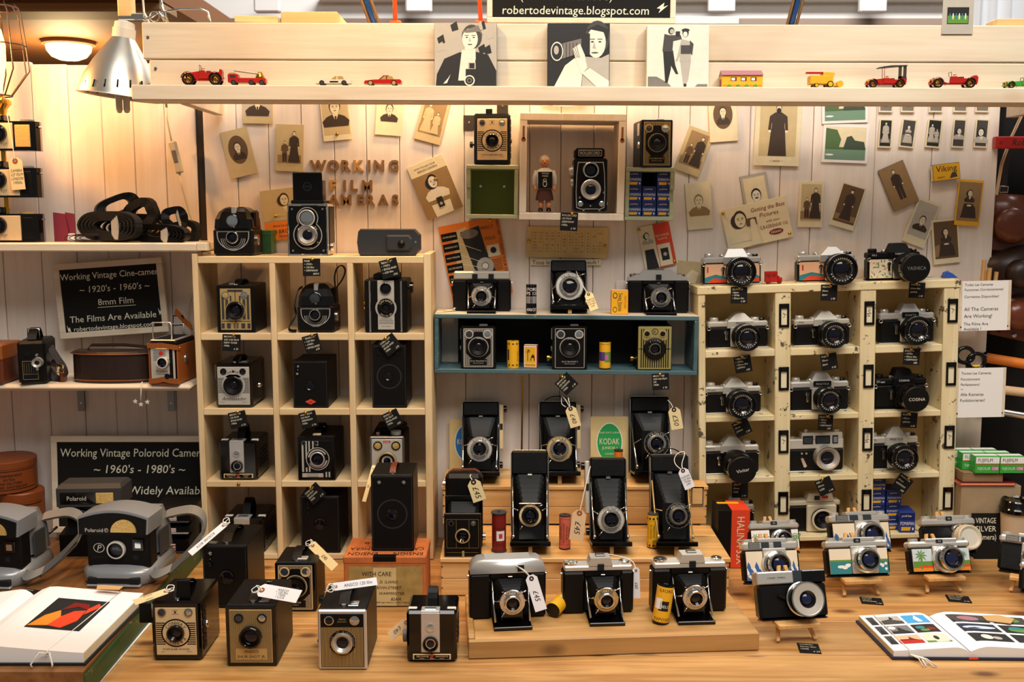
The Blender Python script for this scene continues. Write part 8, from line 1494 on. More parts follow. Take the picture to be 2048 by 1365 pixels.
def cine(label,F,D):
 t=T('cine_camera',label,'camera',F,rz=12);W,H=t.W,t.H;t.p('body').box(-W/2,W/2,0,D,0,H,'black_leather',.006);h=t.p('handle');strap_arch(h,(0,D*.15,H+.001),(0,D*.75,H+.001),.022,(.009,0,0),.004,'black_leather');b=t.p('handle_buckle');b.tube([(-.012,D*.3,H+.002),(-.012,D*.3,H+.024),(.012,D*.3,H+.024),(.012,D*.3,H+.002)],.0016,'chrome',6)
 t.lens(W*.24,H*.52,-.0005,W*.19,.018,'silver','chrome','silver',.45);t.p('top_finder_lens').lathe((-W*.12,0,H*.74),(0,-1,0),[(W*.15,0),(W*.15,.002),(W*.1,.002),(0,.001)],'black_gloss',24);q=t.p('exposure_plate');q.box(-W*.32,W*.22,-.0012,0,H*.12,H*.55,'black_gloss',.0004)
 for x0,x1,z0,z1 in((-.32,.22,.12,.128),(-.32,.22,.54,.548),(-.32,-.31,.12,.55),(.21,.22,.12,.55),(-.32,.22,.24,.246)):q.rect(W*x0,W*x1,H*z0,H*z1,'gold_plate',-.0014)
 for k_ in range(6):q.rect(-W*.26+k_*W*.08,-W*.255+k_*W*.08,H*.26,H*.5,'gold_plate',-.0014)
 for v in(.68,.36):t.p('screw').lathe((W*.2,0,H*v),(0,-1,0),[(.004,0),(.003,.003),(0,.003)],'chrome',12)
 t.p('crank').lathe((-W/2,D*.3,H*.2),(-1,0,0),[(.008,0),(.008,.004),(0,.005)],'black_gloss',14)
cine('black leather cine camera with top handle on the lower left shelf',fit(40,93,780,683,ZS2+.0006,-.172),.105)
lcs=T('leather_lens_case','dark brown leather case with pale stitching lying on the lower left shelf','camera case',fit(136,300,766,700,ZS2+.0006,-.155));W,H=lcs.W,lcs.H
def dprof(s,z):return[(W/2*s*math.cos(R(a)),.035+.075*s*-math.sin(R(a))*.5+0,z)for a in range(0,181,15)]+[(-W/2*s,.06,z),(W/2*s,.06,z)]
b=lcs.p('body');b.loft([dprof(.97,0),dprof(1,.004),dprof(.995,H*.84),dprof(.97,H*.88)],'dark_brown',smooth=False);l=lcs.p('lid');l.loft([dprof(1.03,H*.84),dprof(1.05,H*.87),dprof(.95,H*.93)],'dark_brown');st2=lcs.p('stitching')
for z,s in((.006,1.012),(H*.86,1.055)):st2.tube([(x,y-.0006,z_)for x,y,z_ in dprof(s,z)[:13]],.0011,'tan_leather',5)
l2=lcs.p('lid_strap');l2.ribbon([(-W*.35,.05,H*.93),(-W*.3,.045,H*1.06),(W*.1,.05,H*1.06),(W*.45,.06,H*.96)],(0,.005,.002),.002,'dark_brown')
sb=T('buckled_strap','brown leather strap end with buckle beside the leather case','strap',fit(96,138,752,695,ZS2+.0006,-.13));W,H=sb.W,sb.H;m=sb.p('strap');m.ribbon(cr([(-W*.3,0,H),(W*.1,-.004,H*.62),(W*.35,-.008,H*.42),(W*.4,-.006,H*.2),(W*.2,0,H*.06),(-W*.2,.006,H*.10),(-W*.5,.004,H*.35),(-W*.3,0,H*.55),(W*.1,-.006,H*.5)]),(.004,.003,.006),.003,'dark_brown');sb.p('buckle').tube([(W*.02,-.010,H*.50),(W*.36,-.012,H*.50),(W*.36,-.012,H*.28),(W*.02,-.010,H*.28)],.0014,'brass',6,True);sb.p('keeper').box(W*.1,W*.42,-.010,.002,H*.0,H*.42,'brown_leather',.004)
def brownie_cine(label,F,D):
 t=T('cine_camera',label,'camera',F,rz=-4);W,H=t.W,t.H;t.p('body').box(-W/2+.003,W/2-.003,0,D,.004,H,'black_leather',.003);c=t.p('leather_case');c.box(-W/2,-W/2+.003,-.002,D+.002,0,H*.86,'tan_leather',.001);c.box(W/2-.003,W/2,-.002,D+.002,0,H*.9,'tan_leather',.001);c.box(-W/2,W/2,-.003,D,0,.004,'tan_leather',.001);c.ribbon([(-W/2,-.004,H*.16*.5),(-W*.2,-.0045,H*.10),(0,-.0045,H*.13),(W*.2,-.0045,H*.10),(W/2,-.004,H*.08)],(0,0,H*.06),.002,'tan_leather');s=t.p('front_strap');s.ribbon([(-W/2-.001,.01,H*.9),(-W/2,-.004,H*.9),(0,-.006,H*.91),(W/2,-.004,H*.86),(W/2+.001,.012,H*.84)],(0,0,H*.055),.003,'tan_leather');t.p('rivet').lathe((W/2+.001,.008,H*.84),(1,0,0),[(.003,0),(.002,.002),(0,.002)],'brass',10)
 f=t.p('face_plate');f.box(-W*.42,W*.40,-.003,0,H*.1,H*.84,'silver_plate',.001);f.rect(W*.22,W*.34,H*.1,H*.84,'black_matte',-.0033);stripes_h(f,-W*.32,W*.1,H*.55,H*.8,8,'mid_grey',-.0033);f.text('Brownie',-W*.05,H*.32,H*.06,'dark_red',-.0034,wmax=W*.4,slant=.25);f.text('MOVIE CAMERA',-W*.05,H*.25,H*.025,'ink',-.0034,wmax=W*.4)
 t.p('red_dot').lathe((-W*.05,-.003,H*.73),(0,-1,0),[(.005,0),(.004,.0015),(0,.002)],'red',14);t.lens(W*.05,H*.53,-.003,W*.19,.014,'silver','white_plastic','black_gloss',.62);t.p('finder').lathe((W*.14,-.003,H*.2),(0,-1,0),[(.006,0),(.006,.003),(0,.002)],'black_gloss',16);tp=t.p('top_plate');tp.box(-W*.42,W*.42,0,D-.004,H,H+.003,'silver',.001);tp.box(-W*.34,W*.3,.01,D-.012,H+.002,H+.0036,'black_matte');w_=t.p('wire_finder');w_.tube([(-W*.36,.006,H+.003),(-W*.36,.006,H*1.42),(W*.25,.006,H*1.42),(W*.28,.006,H*1.36),(W*.28,.006,H+.003)],.0018,'silver',8);w_=t.p('rear_sight');w_.tube([(-W*.2,D*.8,H+.003),(-W*.2,D*.8,H*1.3),(W*.2,D*.8,H*1.3),(W*.2,D*.8,H+.003)],.0018,'silver',8);t.p('side_lever').lathe((W/2,D*.4,H*.55),(1,0,0),[(.010,0),(.009,.003),(.003,.006),(0,.006)],'steel',16)
brownie_cine('small cine camera in a tan leather case with wire finder beside the cream shelf',fit(299,359,769,683,ZS2+.0006,-.172),.11)
lce=T('camera_case','brown leather camera case cut off at the left edge of the lower shelf','camera case',fit(-60,8,783,692,ZS2+.0006,-.173));W,H=lce.W,lce.H;lce.p('body').box(-W/2,W/2,0,.09,0,H,'brown_leather',.004);lce.p('flap').box(-W/2-.001,W/2+.001,-.002,.092,H*.62,H+.002,'tan_leather',.003);lce.p('stud').lathe((W*.4,-.002,H*.70),(0,-1,0),[(.004,0),(.003,.003),(0,.003)],'brass',12)
lt=T('leather_strap','tan leather strap hanging behind the wire finder','strap',at(372,640,-.06));k=sc(at(372,640,-.06));Q=lambda x,y,Y=-.06:at(x,y,Y)-at(372,640,-.06);lt.p('strap').ribbon([Q(350,622),Q(362,634),Q(372,645),Q(383,655,-.09)],(.0,.006,.005),.002,'tan_leather');lt.p('clip').tube([Q(346,632),Q(346,652),Q(366,650),Q(366,632)],.0018,'black_gloss',6,True)
sg_=T('string_charm','knotted white string with small stars hanging from the lower shelf','string',at(283,768,-.177));k=sc(at(283,768,-.177));m=sg_.p('string');m.tube([(0,.006,.003),(0,-.001,0),(-2*k,0,-18*k),(-3*k,0,-34*k)],.0012,'string',6)
for dx_,dz_ in((-14,-36),(-3,-42),(10,-37)):s=sg_.p('star');s.prism([(dx_*k+5*k*(1 if i%2==0 else.45)*math.sin(R(36*i)),dz_*k+5*k*(1 if i%2==0 else.45)*math.cos(R(36*i)))for i in range(10)],-.0012,.0012,'white_plastic')
# ------------------------------------------------------------------ lower left: tins, instant cameras
def tin(label,l,r,base_,top,P,rz_=0,col='tin_orange',lid='tin_orange'):
 k=sc(P);Rr=(r-l)*k/2;H=(base_-top)*k;t=T('round_tin',label,'tin',P,rz=rz_);m=t.p('body');m.lathe((0,0,0),(0,0,1),[(0,0),(Rr*.96,0),(Rr,.002),(Rr,H*.8),(Rr*.98,H*.8)],col,36);l_=t.p('lid');l_.lathe((0,0,0),(0,0,1),[(Rr*1.015,H*.78),(Rr*1.015,H*.97),(Rr*.97,H),(Rr*.9,H*.985),(0,H*.985)],lid,36)
 for z in(.12,.70):wrap(m,Rr,-85,85,H*z,H*z+H*.025,'dark_brown',14)
 for j,(tx,z)in enumerate((('SUPERFERMENT',.58),('EXTRA',.46),('FIJNE GRUYSEN',.34),('FABRIEK AMSTERDAM',.22))):wtext(m,Rr,H,tx,30,H*z,H*.075,'dark_brown',False)
 return t
Pt=on(48,1057,ZB);Pt.z=ZB+.0005;tin('orange printed round tin standing under the tilted one',8,90,1052,972,Pt,0);P3=on(-28,1050,ZB);P3.z=ZB+.0005;tin('orange round tin cut off at the left edge',-70,16,1045,977,P3)
P2=Pt.lerp(P3,.35);P2.z=ZB+.0008+80*sc(Pt);tin('upper orange round tin stacked on the other two',-50,60,965,902,P2)
P4=on(30,1064,ZB);P4.z=ZB+.0005;P4.y-=.05;tin('small gold round tin with orange lid in front of the stack',5,52,1058,1024,P4,0,'brass','orange')
def polaroidP(label,F):
 t=T('instant_camera',label,'camera',F,rz=-3);W,H=t.W,t.H;D=W*.95
 def rr(w0,y0,y1,z,c=.03):a=w0/2;return[(-a,y0+c,z),(-a+c*.6,y0+c*.25,z),(-a+c*1.4,y0,z),(a-c*1.4,y0,z),(a-c*.6,y0+c*.25,z),(a,y0+c,z),(a,y1,z),(-a,y1,z)]
 b=t.p('lower_body');b.loft([rr(W*.94,.004,D,0),rr(W,0,D,H*.05),rr(W,0,D,H*.17),rr(W*.97,.005,D,H*.205),rr(W*.93,.018,D,H*.24),rr(W*.88,.03,D,H*.26)],'grey_plastic',smooth=True)
 s=t.p('photo_slot');s.box(-W*.36,W*.36,-.001,.01,H*.045,H*.13,'black_deep',.002);s.box(-W*.37,W*.37,-.003,.008,H*.005,H*.04,'grey_plastic',.002)
 f=t.p('front_panel');f.box(-W*.42,W*.46,.024,.06,H*.22,H*.69,'black_matte',.003);m=t.p('rear_body');m.loft([rr(W*.92,.055,D,H*.30),rr(W*.90,.058,D*.96,H*.62),rr(W*.84,.06,D*.8,H*.9)],'grey_plastic',smooth=True)
 fl_=t.p('flash_bar');pts=[]
 for i in range(13):a=i/12;pts.append((-W*.49+W*.98*a,H*(.83+.165*math.sin(math.pi*(.14+.72*a)))))
 poly=[(-W*.49,H*.68),(W*.47,H*.68)]+pts[::-1];fl_.prism(poly,.012,.085,'grey_plastic');q=t.p('flash_panel',fl_);q.prism([(x*.955-W*.005,H*.675+(z-H*.68)*.90)for x,z in poly],.010,.013,'black_matte');q.text('Polaroid',-W*.26,H*.735,H*.05,'white_plastic',.0094,wmax=W*.26);q.ring(-W*.09,H*.735,H*.022,H*.027,'white_plastic',.0094,18);q.text('P',-W*.09,H*.735,H*.03,'white_plastic',.0094)
 fg_=t.p('flash_window',fl_);fg_.prism([(W*.07+W*.175*math.cos(R(a))+W*.08,H*.715+H*.165*math.sin(R(a)))for a in range(0,181,15)],.006,.012,'amber_glass')
 t.lens(-W*.0,H*.455,.024,W*.125,.008,'white_plastic','white_plastic','black_gloss',.72,glass='window_glass');f.ring(-W*.25,H*.47,W*.068,W*.078,'white_plastic',.0236,24,sx=1.0,sz=.85);f.text('P',-W*.25,H*.47,W*.085,'white_plastic',.0236,slant=.2);v=t.p('viewfinder');v.box(W*.22,W*.38,.021,.026,H*.44,H*.60,'black_gloss',.001);v.box(W*.26,W*.34,.0205,.022,H*.48,H*.56,'mirror_glass');f.rect(W*.22,W*.29,H*.32,H*.38,'black_deep',.0237);f.rect(-W*.35,-W*.12,H*.34,H*.355,'black_deep',.0237)
 sp=t.p('hand_strap');sp.ribbon(cr([(W*.46,.03,H*.16),(W*.58,.02,H*.14),(W*.78,.06,H*.22),(W*.92,.12,H*.40),(W*.90,.15,H*.62),(W*.74,.15,H*.74),(W*.5,.13,H*.74),(W*.42,.12,H*.72)]),(0,.010,.006),.006,'mid_grey');sp2=t.p('strap_grip',sp);sp2.ribbon(cr([(W*.70,.035,H*.17),(W*.83,.08,H*.30),(W*.93,.125,H*.46)]),(0,.010,.008),.011,'dark_grey');sd=t.p('side_panel');sd.box(W*.455,W*.475,.07,D*.85,H*.28,H*.62,'dark_grey',.004);return t
polaroidP('silver instant camera with side hand strap on the raised brown board',fit(153,301,1176,1024,ZB+.0006));polaroidP('silver instant camera cut off at the left edge of the frame',fit(-104,42,1180,1030,ZB+.0006))
F=fit(122,246,1113,970,ZB+.0006);t=T('instant_camera','black folding instant camera in front of the large chalkboard','camera',F,rz=3);W,H=t.W,t.H;D=.10
t.p('lower_body').loft([[(-W/2,0,z),(W/2,0,z),(W/2,D,z),(-W/2,D,z)]for z in(0,H*.30)]+[[(-W*.47,.035,H*.38),(W*.47,.035,H*.38),(W*.47,D,H*.38),(-W*.47,D,H*.38)]],'black_matte');t.p('front_panel').box(-W*.46,W*.46,.030,.05,H*.36,H*.72,'black_gloss',.002);fl_=t.p('flash_bar');fl_.loft([[(-W/2,-.004,z),(W*.52,-.004,z),(W*.52,.07,z),(-W/2,.07,z)]for z in(H*.70,H*.95)]+[[(-W*.46,.01,H),(W*.48,.01,H),(W*.48,.06,H),(-W*.46,.06,H)]],'dark_grey');q=t.p('flash_panel',fl_);q.box(-W*.44,W*.40,-.0055,-.003,H*.74,H*.90,'black_gloss',.0006);q.text('Polaroid',-W*.18,H*.82,H*.06,'white_plastic',-.0058,wmax=W*.3);fw_=t.p('flash_window',fl_);fw_.box(W*.12,W*.40,-.0065,-.004,H*.745,H*.895,'amber_glass',.001);t.lens(-W*.2,H*.52,.03,W*.1,.006);cs_=t.p('colour_stripe');[cs_.rect(-W*.34+j*W*.05,-W*.30+j*W*.05,H*.49,H*.51,c_,.0297)for j,c_ in enumerate(('red','sky_blue','blue'))];t.p('wire').tube([(-W*.52,.0,H*.42),(-W*.7,-.01,H*.30),(-W*.95,.0,H*.33)],.003,'black_gloss',6)
kz=ZB+.0006
for i_,(l,r,b_,tp,nm)in enumerate(((300,398,1108,1070,'bottom'),(303,400,1062,1040,'middle'),(305,402,1034,1010,'top'))):
 Yh=on(349,1106,ZB).y;F=fit(l,r,1105,1105-(b_-tp),None,Yh);F.P.z=kz;kz+=F.H+.0004;t=T('film_holder','black flat instant film holder, %s of the stack beside the cream shelf'%nm,'film holder',F);W,H=t.W,t.H;t.root.location.x-=.012
 t.p('case').loft([[(-W/2,0,z),(W*.42,0,z),(W*.42,.10,z),(-W/2,.10,z)]for z in(0,H*.6)]+[[(-W*.40,.03,H),(W*.42,.03,H),(W*.42,.10,H),(-W*.40,.10,H)]],'black_matte');q=t.p('label');q.rect(-W*.1,W*.14,H*.12,H*.45,'white_paper',-.0004);q.rect(-W*.1,W*.14,H*.18,H*.24,'red',-.0006);q.rect(-W*.1,W*.14,H*.32,H*.38,'red',-.0006);t.p('edge_sheet').box(-W*.46,W*.40,-.006,.0,H*.0,H*.06,'silver_plate' if i_==1 else 'dark_grey')
 # ------------------------------------------------------------------ right side
def strap(m,pts,w_,th,mat):m.ribbon(pts,w_,th,mat)
def lcase(label,cx,cy,w_,h_,Y,tilt,mat='brown_leather',straps=True):
 P=at(cx,cy,Y);k=sc(P);t=T('camera_case',label,'camera case',P,ry=tilt);W,H=w_*k,h_*k;b=t.p('body');b.box(-W/2,W/2,.0,.05,-H,-H*.42,mat,.010);f=t.p('flap');f.loft([[(x*W*.51*s,y,z)for x,y in((-1,-.004+d_),(1,-.004+d_),(1,.052-d_),(-1,.052-d_))]for s,d_,z in((1,0,-H*.62),(1.,0,-H*.3),(.96,.004,-H*.16),(.8,.012,-H*.04),(.5,.02,0))],mat,smooth=True);n=t.p('lens_bulge');n.lathe((0,.0,-H*.52),(0,-1,0),[(H*.30,-.004),(H*.30,.018),(H*.26,.03),(H*.12,.036),(0,.037)],mat,28,soft=True);t.p('stud').lathe((W*.1,-.0,-H*.92),(0,-1,0),[(.006,0),(.005,.003),(.002,.005),(0,.005)],'chrome',14)
 if straps:s=t.p('strap');s.ribbon([(-W*.1,.02,-.004),(-W*.12,.02,H*.12),(-W*.16,.02,H*.9)],(.007,0,0),.002,'dark_brown');t.p('buckle').tube([(-W*.2,.018,H*.02),(-W*.04,.018,H*.02),(-W*.04,.018,H*.12),(-W*.2,.018,H*.12)],.0014,'chrome',6,True)
 return t
lcase('glossy brown leather camera case hanging by a strap at the right edge',2026,388,100,122,.02,4);lcase('dark brown leather camera case hanging below the upper case',2024,500,104,96,-.01,-18,'dark_brown',False);lcase('third brown leather case hanging at the bottom of the group',2044,580,90,100,.0,12,'brown_leather',False)
rr_=T('red_rail','red painted metal rail with marker writing at the right edge','rail',at(2050,285,-.02));k=sc(at(2050,285,-.02));rr_.p('bar').box(-58*k,150*k,0,.02,-12*k,12*k,'red_paint',.002);rr_.p('writing').text('Robe',-8*k,0,12*k,'ink',-.0004,'C',slant=.2);rr_.p('bolt').lathe((-48*k,0,0),(0,-1,0),[(.004,0),(.003,.002),(0,.002)],'dark_red',10)
hs_=T('hanging_strap','beige cloth strap slanting down in front of the black drape','strap',at(2012,300,.03));Q=lambda x,y:at(x,y,.03)-at(2012,300,.03);hs_.p('strap').ribbon([Q(2046,225),Q(2020,280),Q(2003,330),Q(1990,405)],(.004,0,.001),.0015,'tag_pink');hs_.p('stitching').ribbon([Q(2044,226),Q(2001,331)],(.0006,-.0006,0),.0022,'dark_brown')
def pole(label,pts,r_,mat,Y,cap='black_gloss',txt=None):
 P=at(pts[0][0],pts[0][1],Y);t=T('tripod_leg',label,'tripod',P);k=sc(P);a=Vector((0,0,0));b=at(pts[1][0],pts[1][1],Y-.04)-P;t.p('tube').cyl(a,b,r_*k,mat,16);t.p('end_cap').cyl(a-(b-a).normalized()*6*k,a-(b-a).normalized()*.0003,r_*k*1.15,cap,16)
 if txt:t.p('marking').text(txt,40*k,-2*k,9*k,'ink',-r_*k-.006,'C')
pole('orange tube tripod leg at the right below the upper sign',((1972,716),(2090,735)),10,'orange',.0);pole('pale brown tripod leg with marking at the right edge',((1968,776),(2090,790)),9,'tag_pink',-.005,'steel');pole('chrome tripod leg under the pale brown one',((1965,818),(2090,838)),8,'chrome',-.005);pole('red handle tripod leg behind the upper sign',((2000,652),(2090,642)),11,'red_paint',.0)
sc_=T('shears','black handled shears hanging between the two paper signs','shears',at(1945,715,-.07));k=sc(at(1945,715,-.07))
for dx_,dz_,r_ in((-15,4,17),(8,-8,17)):q=sc_.p('handle');q.tube([(dx_*k+r_*k*math.cos(R(a)),0,dz_*k+r_*.9*k*math.sin(R(a)))for a in range(0,360,20)],4.2*k,'black_gloss',8,True)
sc_.p('blade').ribbon([(-10*k,.004,-10*k),(-4*k,.006,-50*k)],(.003,0,0),.002,'steel');sc_.p('yellow_grip').box(-2*k,22*k,-.002,.006,-34*k,-16*k,'yellow',.002)
# things on the chipped shelf's right end
pg=T('wooden_pegs','bundle of short wooden pegs behind the upper paper sign','pegs',at(1976,562,-.06));k=sc(at(1976,562,-.06))
for dx_,h_,r_ in((-12,42,4),(0,26,4.5),(14,18,4),(-2,20,4)):pg.p('peg').cyl((dx_*k,(.008 if dx_==-2 else 0),-20*k),((dx_+2)*k,(.008 if dx_==-2 else 0),h_*k),r_*k,'easel_wood',10)
pg.p('cup').box(-22*k,24*k,-.006,.016,-40*k,-10*k,'easel_wood',.002)
bc=T('blue_cap','small blue plastic cap at the right end of the chipped shelf','cap',(at(1902,560,-.06).x,-.06,rz(1902,0)+.0005));bc.p('shell').loft([[(-.016,0,0),(.016,0,0),(.016,.02,0),(-.016,.02,0)],[(-.012,.002,.012),(.004,.002,.010),(.004,.018,.010),(-.012,.018,.012)],[(-.008,.004,.014),(-.002,.004,.013),(-.002,.016,.013),(-.008,.016,.014)]],'blue');bc.p('tip').box(-.006,-.003,.006,.014,.0142,.0155,'blue')
ds=T('white_disc','flat white disc lying beside the blue cap','disc',(at(1862,560,-.07).x,-.055,rz(1862,0)+.0004));ds.p('disc').lathe((0,0,0),(0,0,1),[(0,0),(.026,0),(.026,.002),(.010,.002),(0,.002)],'white_plastic',30);ds.p('ring').lathe((0,0,.002),(0,0,1),[(.010,0),(.010,.0008),(.008,.0008)],'mono1',24)
ct=T('storage_crate','worn pale wooden crate under the green film cartons','crate',fit(1918,2036,1075,972,.0005,-.135));W,H=ct.W,ct.H;D=.12
for k_ in range(2):ct.p('front_board').box(-W/2,W/2,0,.010,H*k_/2+.0004,H*(k_+1)/2-.0004,'sack_box',.001)
for s_ in(-1,1):ct.p('side_board').box(s_*W/2,s_*(W/2-.01),.0104,D,0,H,'sack_box',.001)
ct.p('top_board').box(-W/2+.0105,W/2-.0105,.0104,D,H-.008,H,'sack_box',.001)
fo=T('paper_folder','orange red paper folder lying on the pale crate','folder',ct.root.location+Vector((-.002,.01,H+.0006)));fo.p('cover').box(-W*.52,W*.40,-.014,.09,0,.003,'orange_red',.0005);fo.p('pages').box(-W*.51,W*.39,-.013,.089,.0031,.006,'cream_paper');fo.p('back_cover').box(-W*.52,W*.40,-.014,.09,.0061,.0075,'dark_red')
bx_=T('brown_carton','flat brown wooden slab under the green film cartons','box',fo.root.location+Vector((-.008,.0,.0082)));bx_.p('slab').box(-W*.42,W*.25,-.012,.08,0,.018,'brown_box',.001);bx_.p('lid').box(-W*.42,W*.25,-.012,.08,.0183,.022,'brown_box',.001)
zq_=bx_.root.location.z+.0225;kq=sc(at(1980,930,-.14));gw,gh,gd=48*kq,34*kq,.030
for r_ in range(3):
 for c_ in range(2):
  P=Vector((at(1973+c_*49.5,930,-.14).x-r_*.016,-.145+r_*(gd+.0004),zq_+.0003));t=T('film_carton','green and white film carton, %s %s of the flat block'%(('front','middle','back')[r_],('left','right')[c_]),'film carton',P,group='green film cartons');t.p('carton').box(-gw/2,gw/2,0,gd,0,gh,'film_green',.0006);q=t.p('print');q.rect(-gw*.49,gw*.49,gh*.58,gh*.97,'white_paper',-.0003);q.rect(-gw*.49,gw*.49,gh*.53,gh*.58,'red',-.0003);q.text('FUJIFILM',-gw*.1,gh*.78,gh*.2,'ink',-.0006,wmax=gw*.6);q.text('FUJICOLOR',-gw*.14,gh*.28,gh*.16,'white_paper',-.0006,wmax=gw*.52);q.rect(gw*.18,gw*.46,gh*.18,gh*.38,'magenta',-.0004);q.text('C200',gw*.32,gh*.28,gh*.14,'white_paper',-.0007,wmax=gw*.24)
  q.box(-gw*.49,gw*.49,gd*.3,gd*.8,gh-.0001,gh+.0004,'white_paper')
vc=T('shelf_card','black card with chalk lettering leaning on the pale crate','card',fit(1946,2004,1082,1030,.0005,-.16),rx=-8);W,H=vc.W,vc.H;m=vc.p('card');m.box(-W/2,W/2,0,.001,0,H,'card_black');[m.text(tx,-W*.36,H*z,H*.12,'chalk',-.0004,'L',wmax=W*.7)for tx,z in(('VINTAGE',.84),('SILVER',.66),('(camera)',.48))];vc.p('foot').box(-W*.2,W*.2,.0012,.02,0,.001,'card_black')
cf=T('coffee_cup','paper coffee cup with black lid at the right edge','cup',fit(2010,2076,1120,1008,.0005,-.20));W,H=cf.W,cf.H;r_=W/2;cf.p('cup').lathe((0,r_,0),(0,0,1),[(0,0),(r_*.68,0),(r_*.9,H*.82),(r_*.88,H*.82)],'cup_paper',36);l=cf.p('lid');l.lathe((0,r_,0),(0,0,1),[(r_*.93,H*.80),(r_*1.0,H*.80),(r_*1.0,H*.86),(r_*.94,H*.88),(r_*.90,H*.98),(r_*.84,H),(r_*.76,H*.97),(0,H*.95)],'black_gloss',36)
td=T('tape_dispenser','black tape dispenser with a yellowed tape roll behind the palm print camera','tape dispenser',on(1968,1112,.0005));k=sc(on(1968,1112,0));b=td.p('base');b.prism([(-34*k,0),(34*k,0),(34*k,14*k),(16*k,34*k),(-20*k,40*k),(-34*k,30*k)],0,.03,'black_matte');tr_=td.p('tape_roll');tr_.lathe((-6*k,.006,40*k),(0,1,0),[(16*k,0),(27*k,0),(27*k,.018),(16*k,.018),(16*k,0)],'tape_roll',32);td.p('cutter').box(30*k,36*k,.004,.026,14*k,18*k,'steel',.0005)
# ------------------------------------------------------------------ hanging paper tags on the cameras
def hang(label,px,py,Y,w_,h_,lines,mat='tag_paper',cw=0,rx=-8,eye='dark_brown',strings=None):
 P=at(px,py,Y);k=sc(P);return ptag(label,P,w_*k,h_*k,lines,mat,rx,cw,0,eye,[[tuple(v*k for v in p)for p in s]for s in strings]if strings else None)
hang('cream tag hanging on the middle camera of the upper step',1141,818,-.125,22,42,['£40'],cw=-17,strings=[[(0,0,0),(-4,2,18),(-9,20,28),(-14,12,14),(-8,2,6)],[(0,0,0),(2,4,22)]]);hang('cream tag hanging on the right camera of the upper step',1348,820,-.105,24,44,['£50'],cw=-10,strings=[[(0,0,0),(-4,4,14),(-8,14,20)]])
hang('cream tag hanging on the brown trimmed strut camera',947,965,-.345,27,44,['£45'],cw=-19,strings=[[(0,0,0),(-4,10,12),(-2,20,14)]]);hang('tan tag on long string between two cameras on the lower step',1159,1027,-.375,28,60,['£45'],'tag_pink',8,-12,'tan_leather',[[(0,0,0),(4,4,40),(10,20,80),(14,40,94)]]);hang('pale tag with writing on the dark dialled camera',1366,942,-.345,21,42,['KODAK','120 film','1930s','£40'],'tag_white',-22,-10,strings=[[(0,0,0),(-8,10,14),(-6,20,26),(6,20,34),(18,20,30),(4,14,12),(0,0,0)]])
hang('cream tag beside the upright camera on the teal shelf',1177,589,-.135,17,38,['MADE IN','UK 1950','120 film','£40'],cw=-20,rx=-20,strings=[[(0,0,0),(-4,6,20),(-6,30,62)]]);hang('white tag hanging over the rounded silver top camera',1063,1158,-.600,24,72,['£45'],'tag_white',-18,-18,strings=[[(0,0,0),(-10,6,20),(-26,16,34),(-38,30,40)],[(0,0,0),(-16,14,24),(-34,26,36)]]);hang('narrow pale tag hanging beside the crest camera',1272,1142,-.53,14,62,['£60'],'tag_white',-2,-6,'tan_leather',[[(0,0,0),(-4,10,14),(-20,20,22),(-60,40,26),(-96,40,20)]])
def layt(label,e,f,z0,z1,Wd,mat,lines,strings=None,up=.8):
 """tag sticking out: eyelet at pixel e height z0, tip at pixel f height z1"""
 P=on(e[0],e[1],z0);P2=on(f[0],f[1],z1);d=(P2-P).normalized();n=Vector((0,-math.sqrt(1-up*up),up));n=(n-d*n.dot(d)).normalized();x=n.cross(d)
 M=Matrix((x,-n,-d)).transposed();eu=M.to_euler('XYZ');return ptag(label,P,Wd,(P2-P).length/.9,lines,mat,math.degrees(eu.x),math.degrees(eu.y),math.degrees(eu.z),'tan_leather',strings,lay=True)
ST=[[(0,-.001,0),(.006,-.002,.010),(-.004,-.002,.018),(-.009,-.002,.010),(-.002,-.002,.004),(.006,-.002,.014)],[(0,-.001,0),(-.004,.002,.012),(-.006,.006,.02)]]
layt('white handwritten tag lying on the fine striped camera',(524,1181),(598,1194),.128,.126,.026,'tag_white',['ANSCO','• 120 film','• 1950s','• U.S.A'],ST)
layt('white folded tag lying on the gold striped camera',(672,1174),(754,1163),.130,.128,.014,'tag_white',['ANSCO 120 film'],ST,.5)
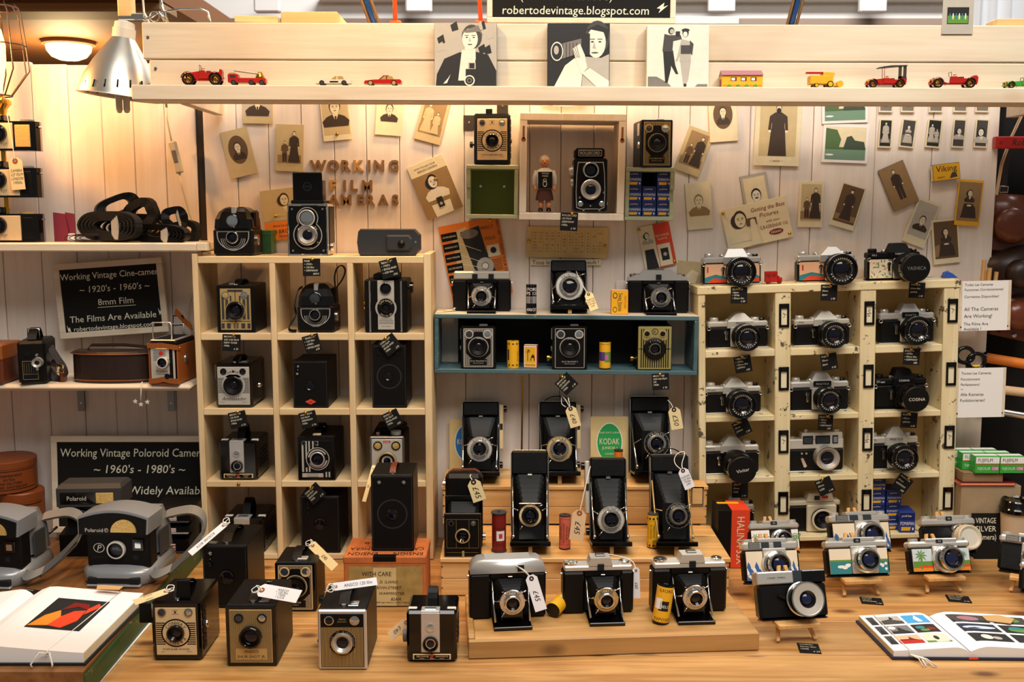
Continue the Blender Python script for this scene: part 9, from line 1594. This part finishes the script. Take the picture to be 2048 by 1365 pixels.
layt('cream tag sticking out left over the cream faced camera',(330,1184),(268,1206),.124,.118,.013,'tag_paper',['CONWAY','120 film £45'],ST)
layt('white tag slanting left from the large plain black camera',(446,1052),(380,1108),.162,.120,.013,'tag_white',['KODAK BOX'],ST,.6)
layt('cream tag hanging right of the cream edged box camera',(626,1092),(670,1136),.112,.085,.018,'tag_paper',['£40'],ST,.5)
layt('narrow tag hanging left of the tall black camera',(746,938),(728,1004),.245,.19,.008,'tag_paper',['£50'],[[(0,-.001,0),(.006,.004,.010),(.03,.01,.014),(.05,.02,.006)]],.2)
layt('tan tag sticking out behind the grey knobbed camera',(812,1246),(780,1274),.052,.030,.018,'tag_pink',['£40'],None,.6)
layt('small tag with looped string beside the flat topped camera',(906,620),(874,624),zts(895)+.003,zts(895)+.002,.010,'tag_paper',['£45'],[[(0,-.001,0),(.004,-.012,.02),(.002,-.03,.04)],[(0,-.001,0),(-.003,-.014,.018),(.004,-.034,.036)]],.95)
br=T('brass_rod','thin brass rod standing against the wall behind the upper step','rod',at(1043,925,-.02));br.root.location.z=Z2+.0006;hb_=at(1046,752,-.02).z-Z2-.002;br.p('rod').cyl((0,0,.002),(.002,0,hb_),.0022,'brass',10);br.p('foot').lathe((0,0,0),(0,0,1),[(0,0),(.008,0),(.008,.002),(0,.002)],'brass',16)
bt=T('paper_tag','torn tan paper tag lying at the back edge of the left album','paper tag',on(218,1180,ZB+.034));k=sc(on(218,1180,ZB));bt.p('tag').loft([[(-24*k,0,0),(20*k,-.002,0),(22*k,.014,0),(-16*k,.016,.002),(-26*k,.010,.004)],[(-24*k,0,.001),(20*k,-.002,.001),(22*k,.014,.001),(-16*k,.016,.003),(-26*k,.010,.005)]],'kraft')
Pa,Pb=on(192,1372,.0),on(306,1240,.0);ws_=T('paper_sheet','white paper sheet peeking out under the green edged board','paper',(Pa.x,Pa.y,.0004));dv=Pb-Pa;ws_.p('sheet').loft([[(-.004,0,z),(.003,0,z),(dv.x+.003,dv.y,z),(dv.x-.004,dv.y,z)]for z in(0,.0006)],'white_paper')
for q in QUEUE:q.build()
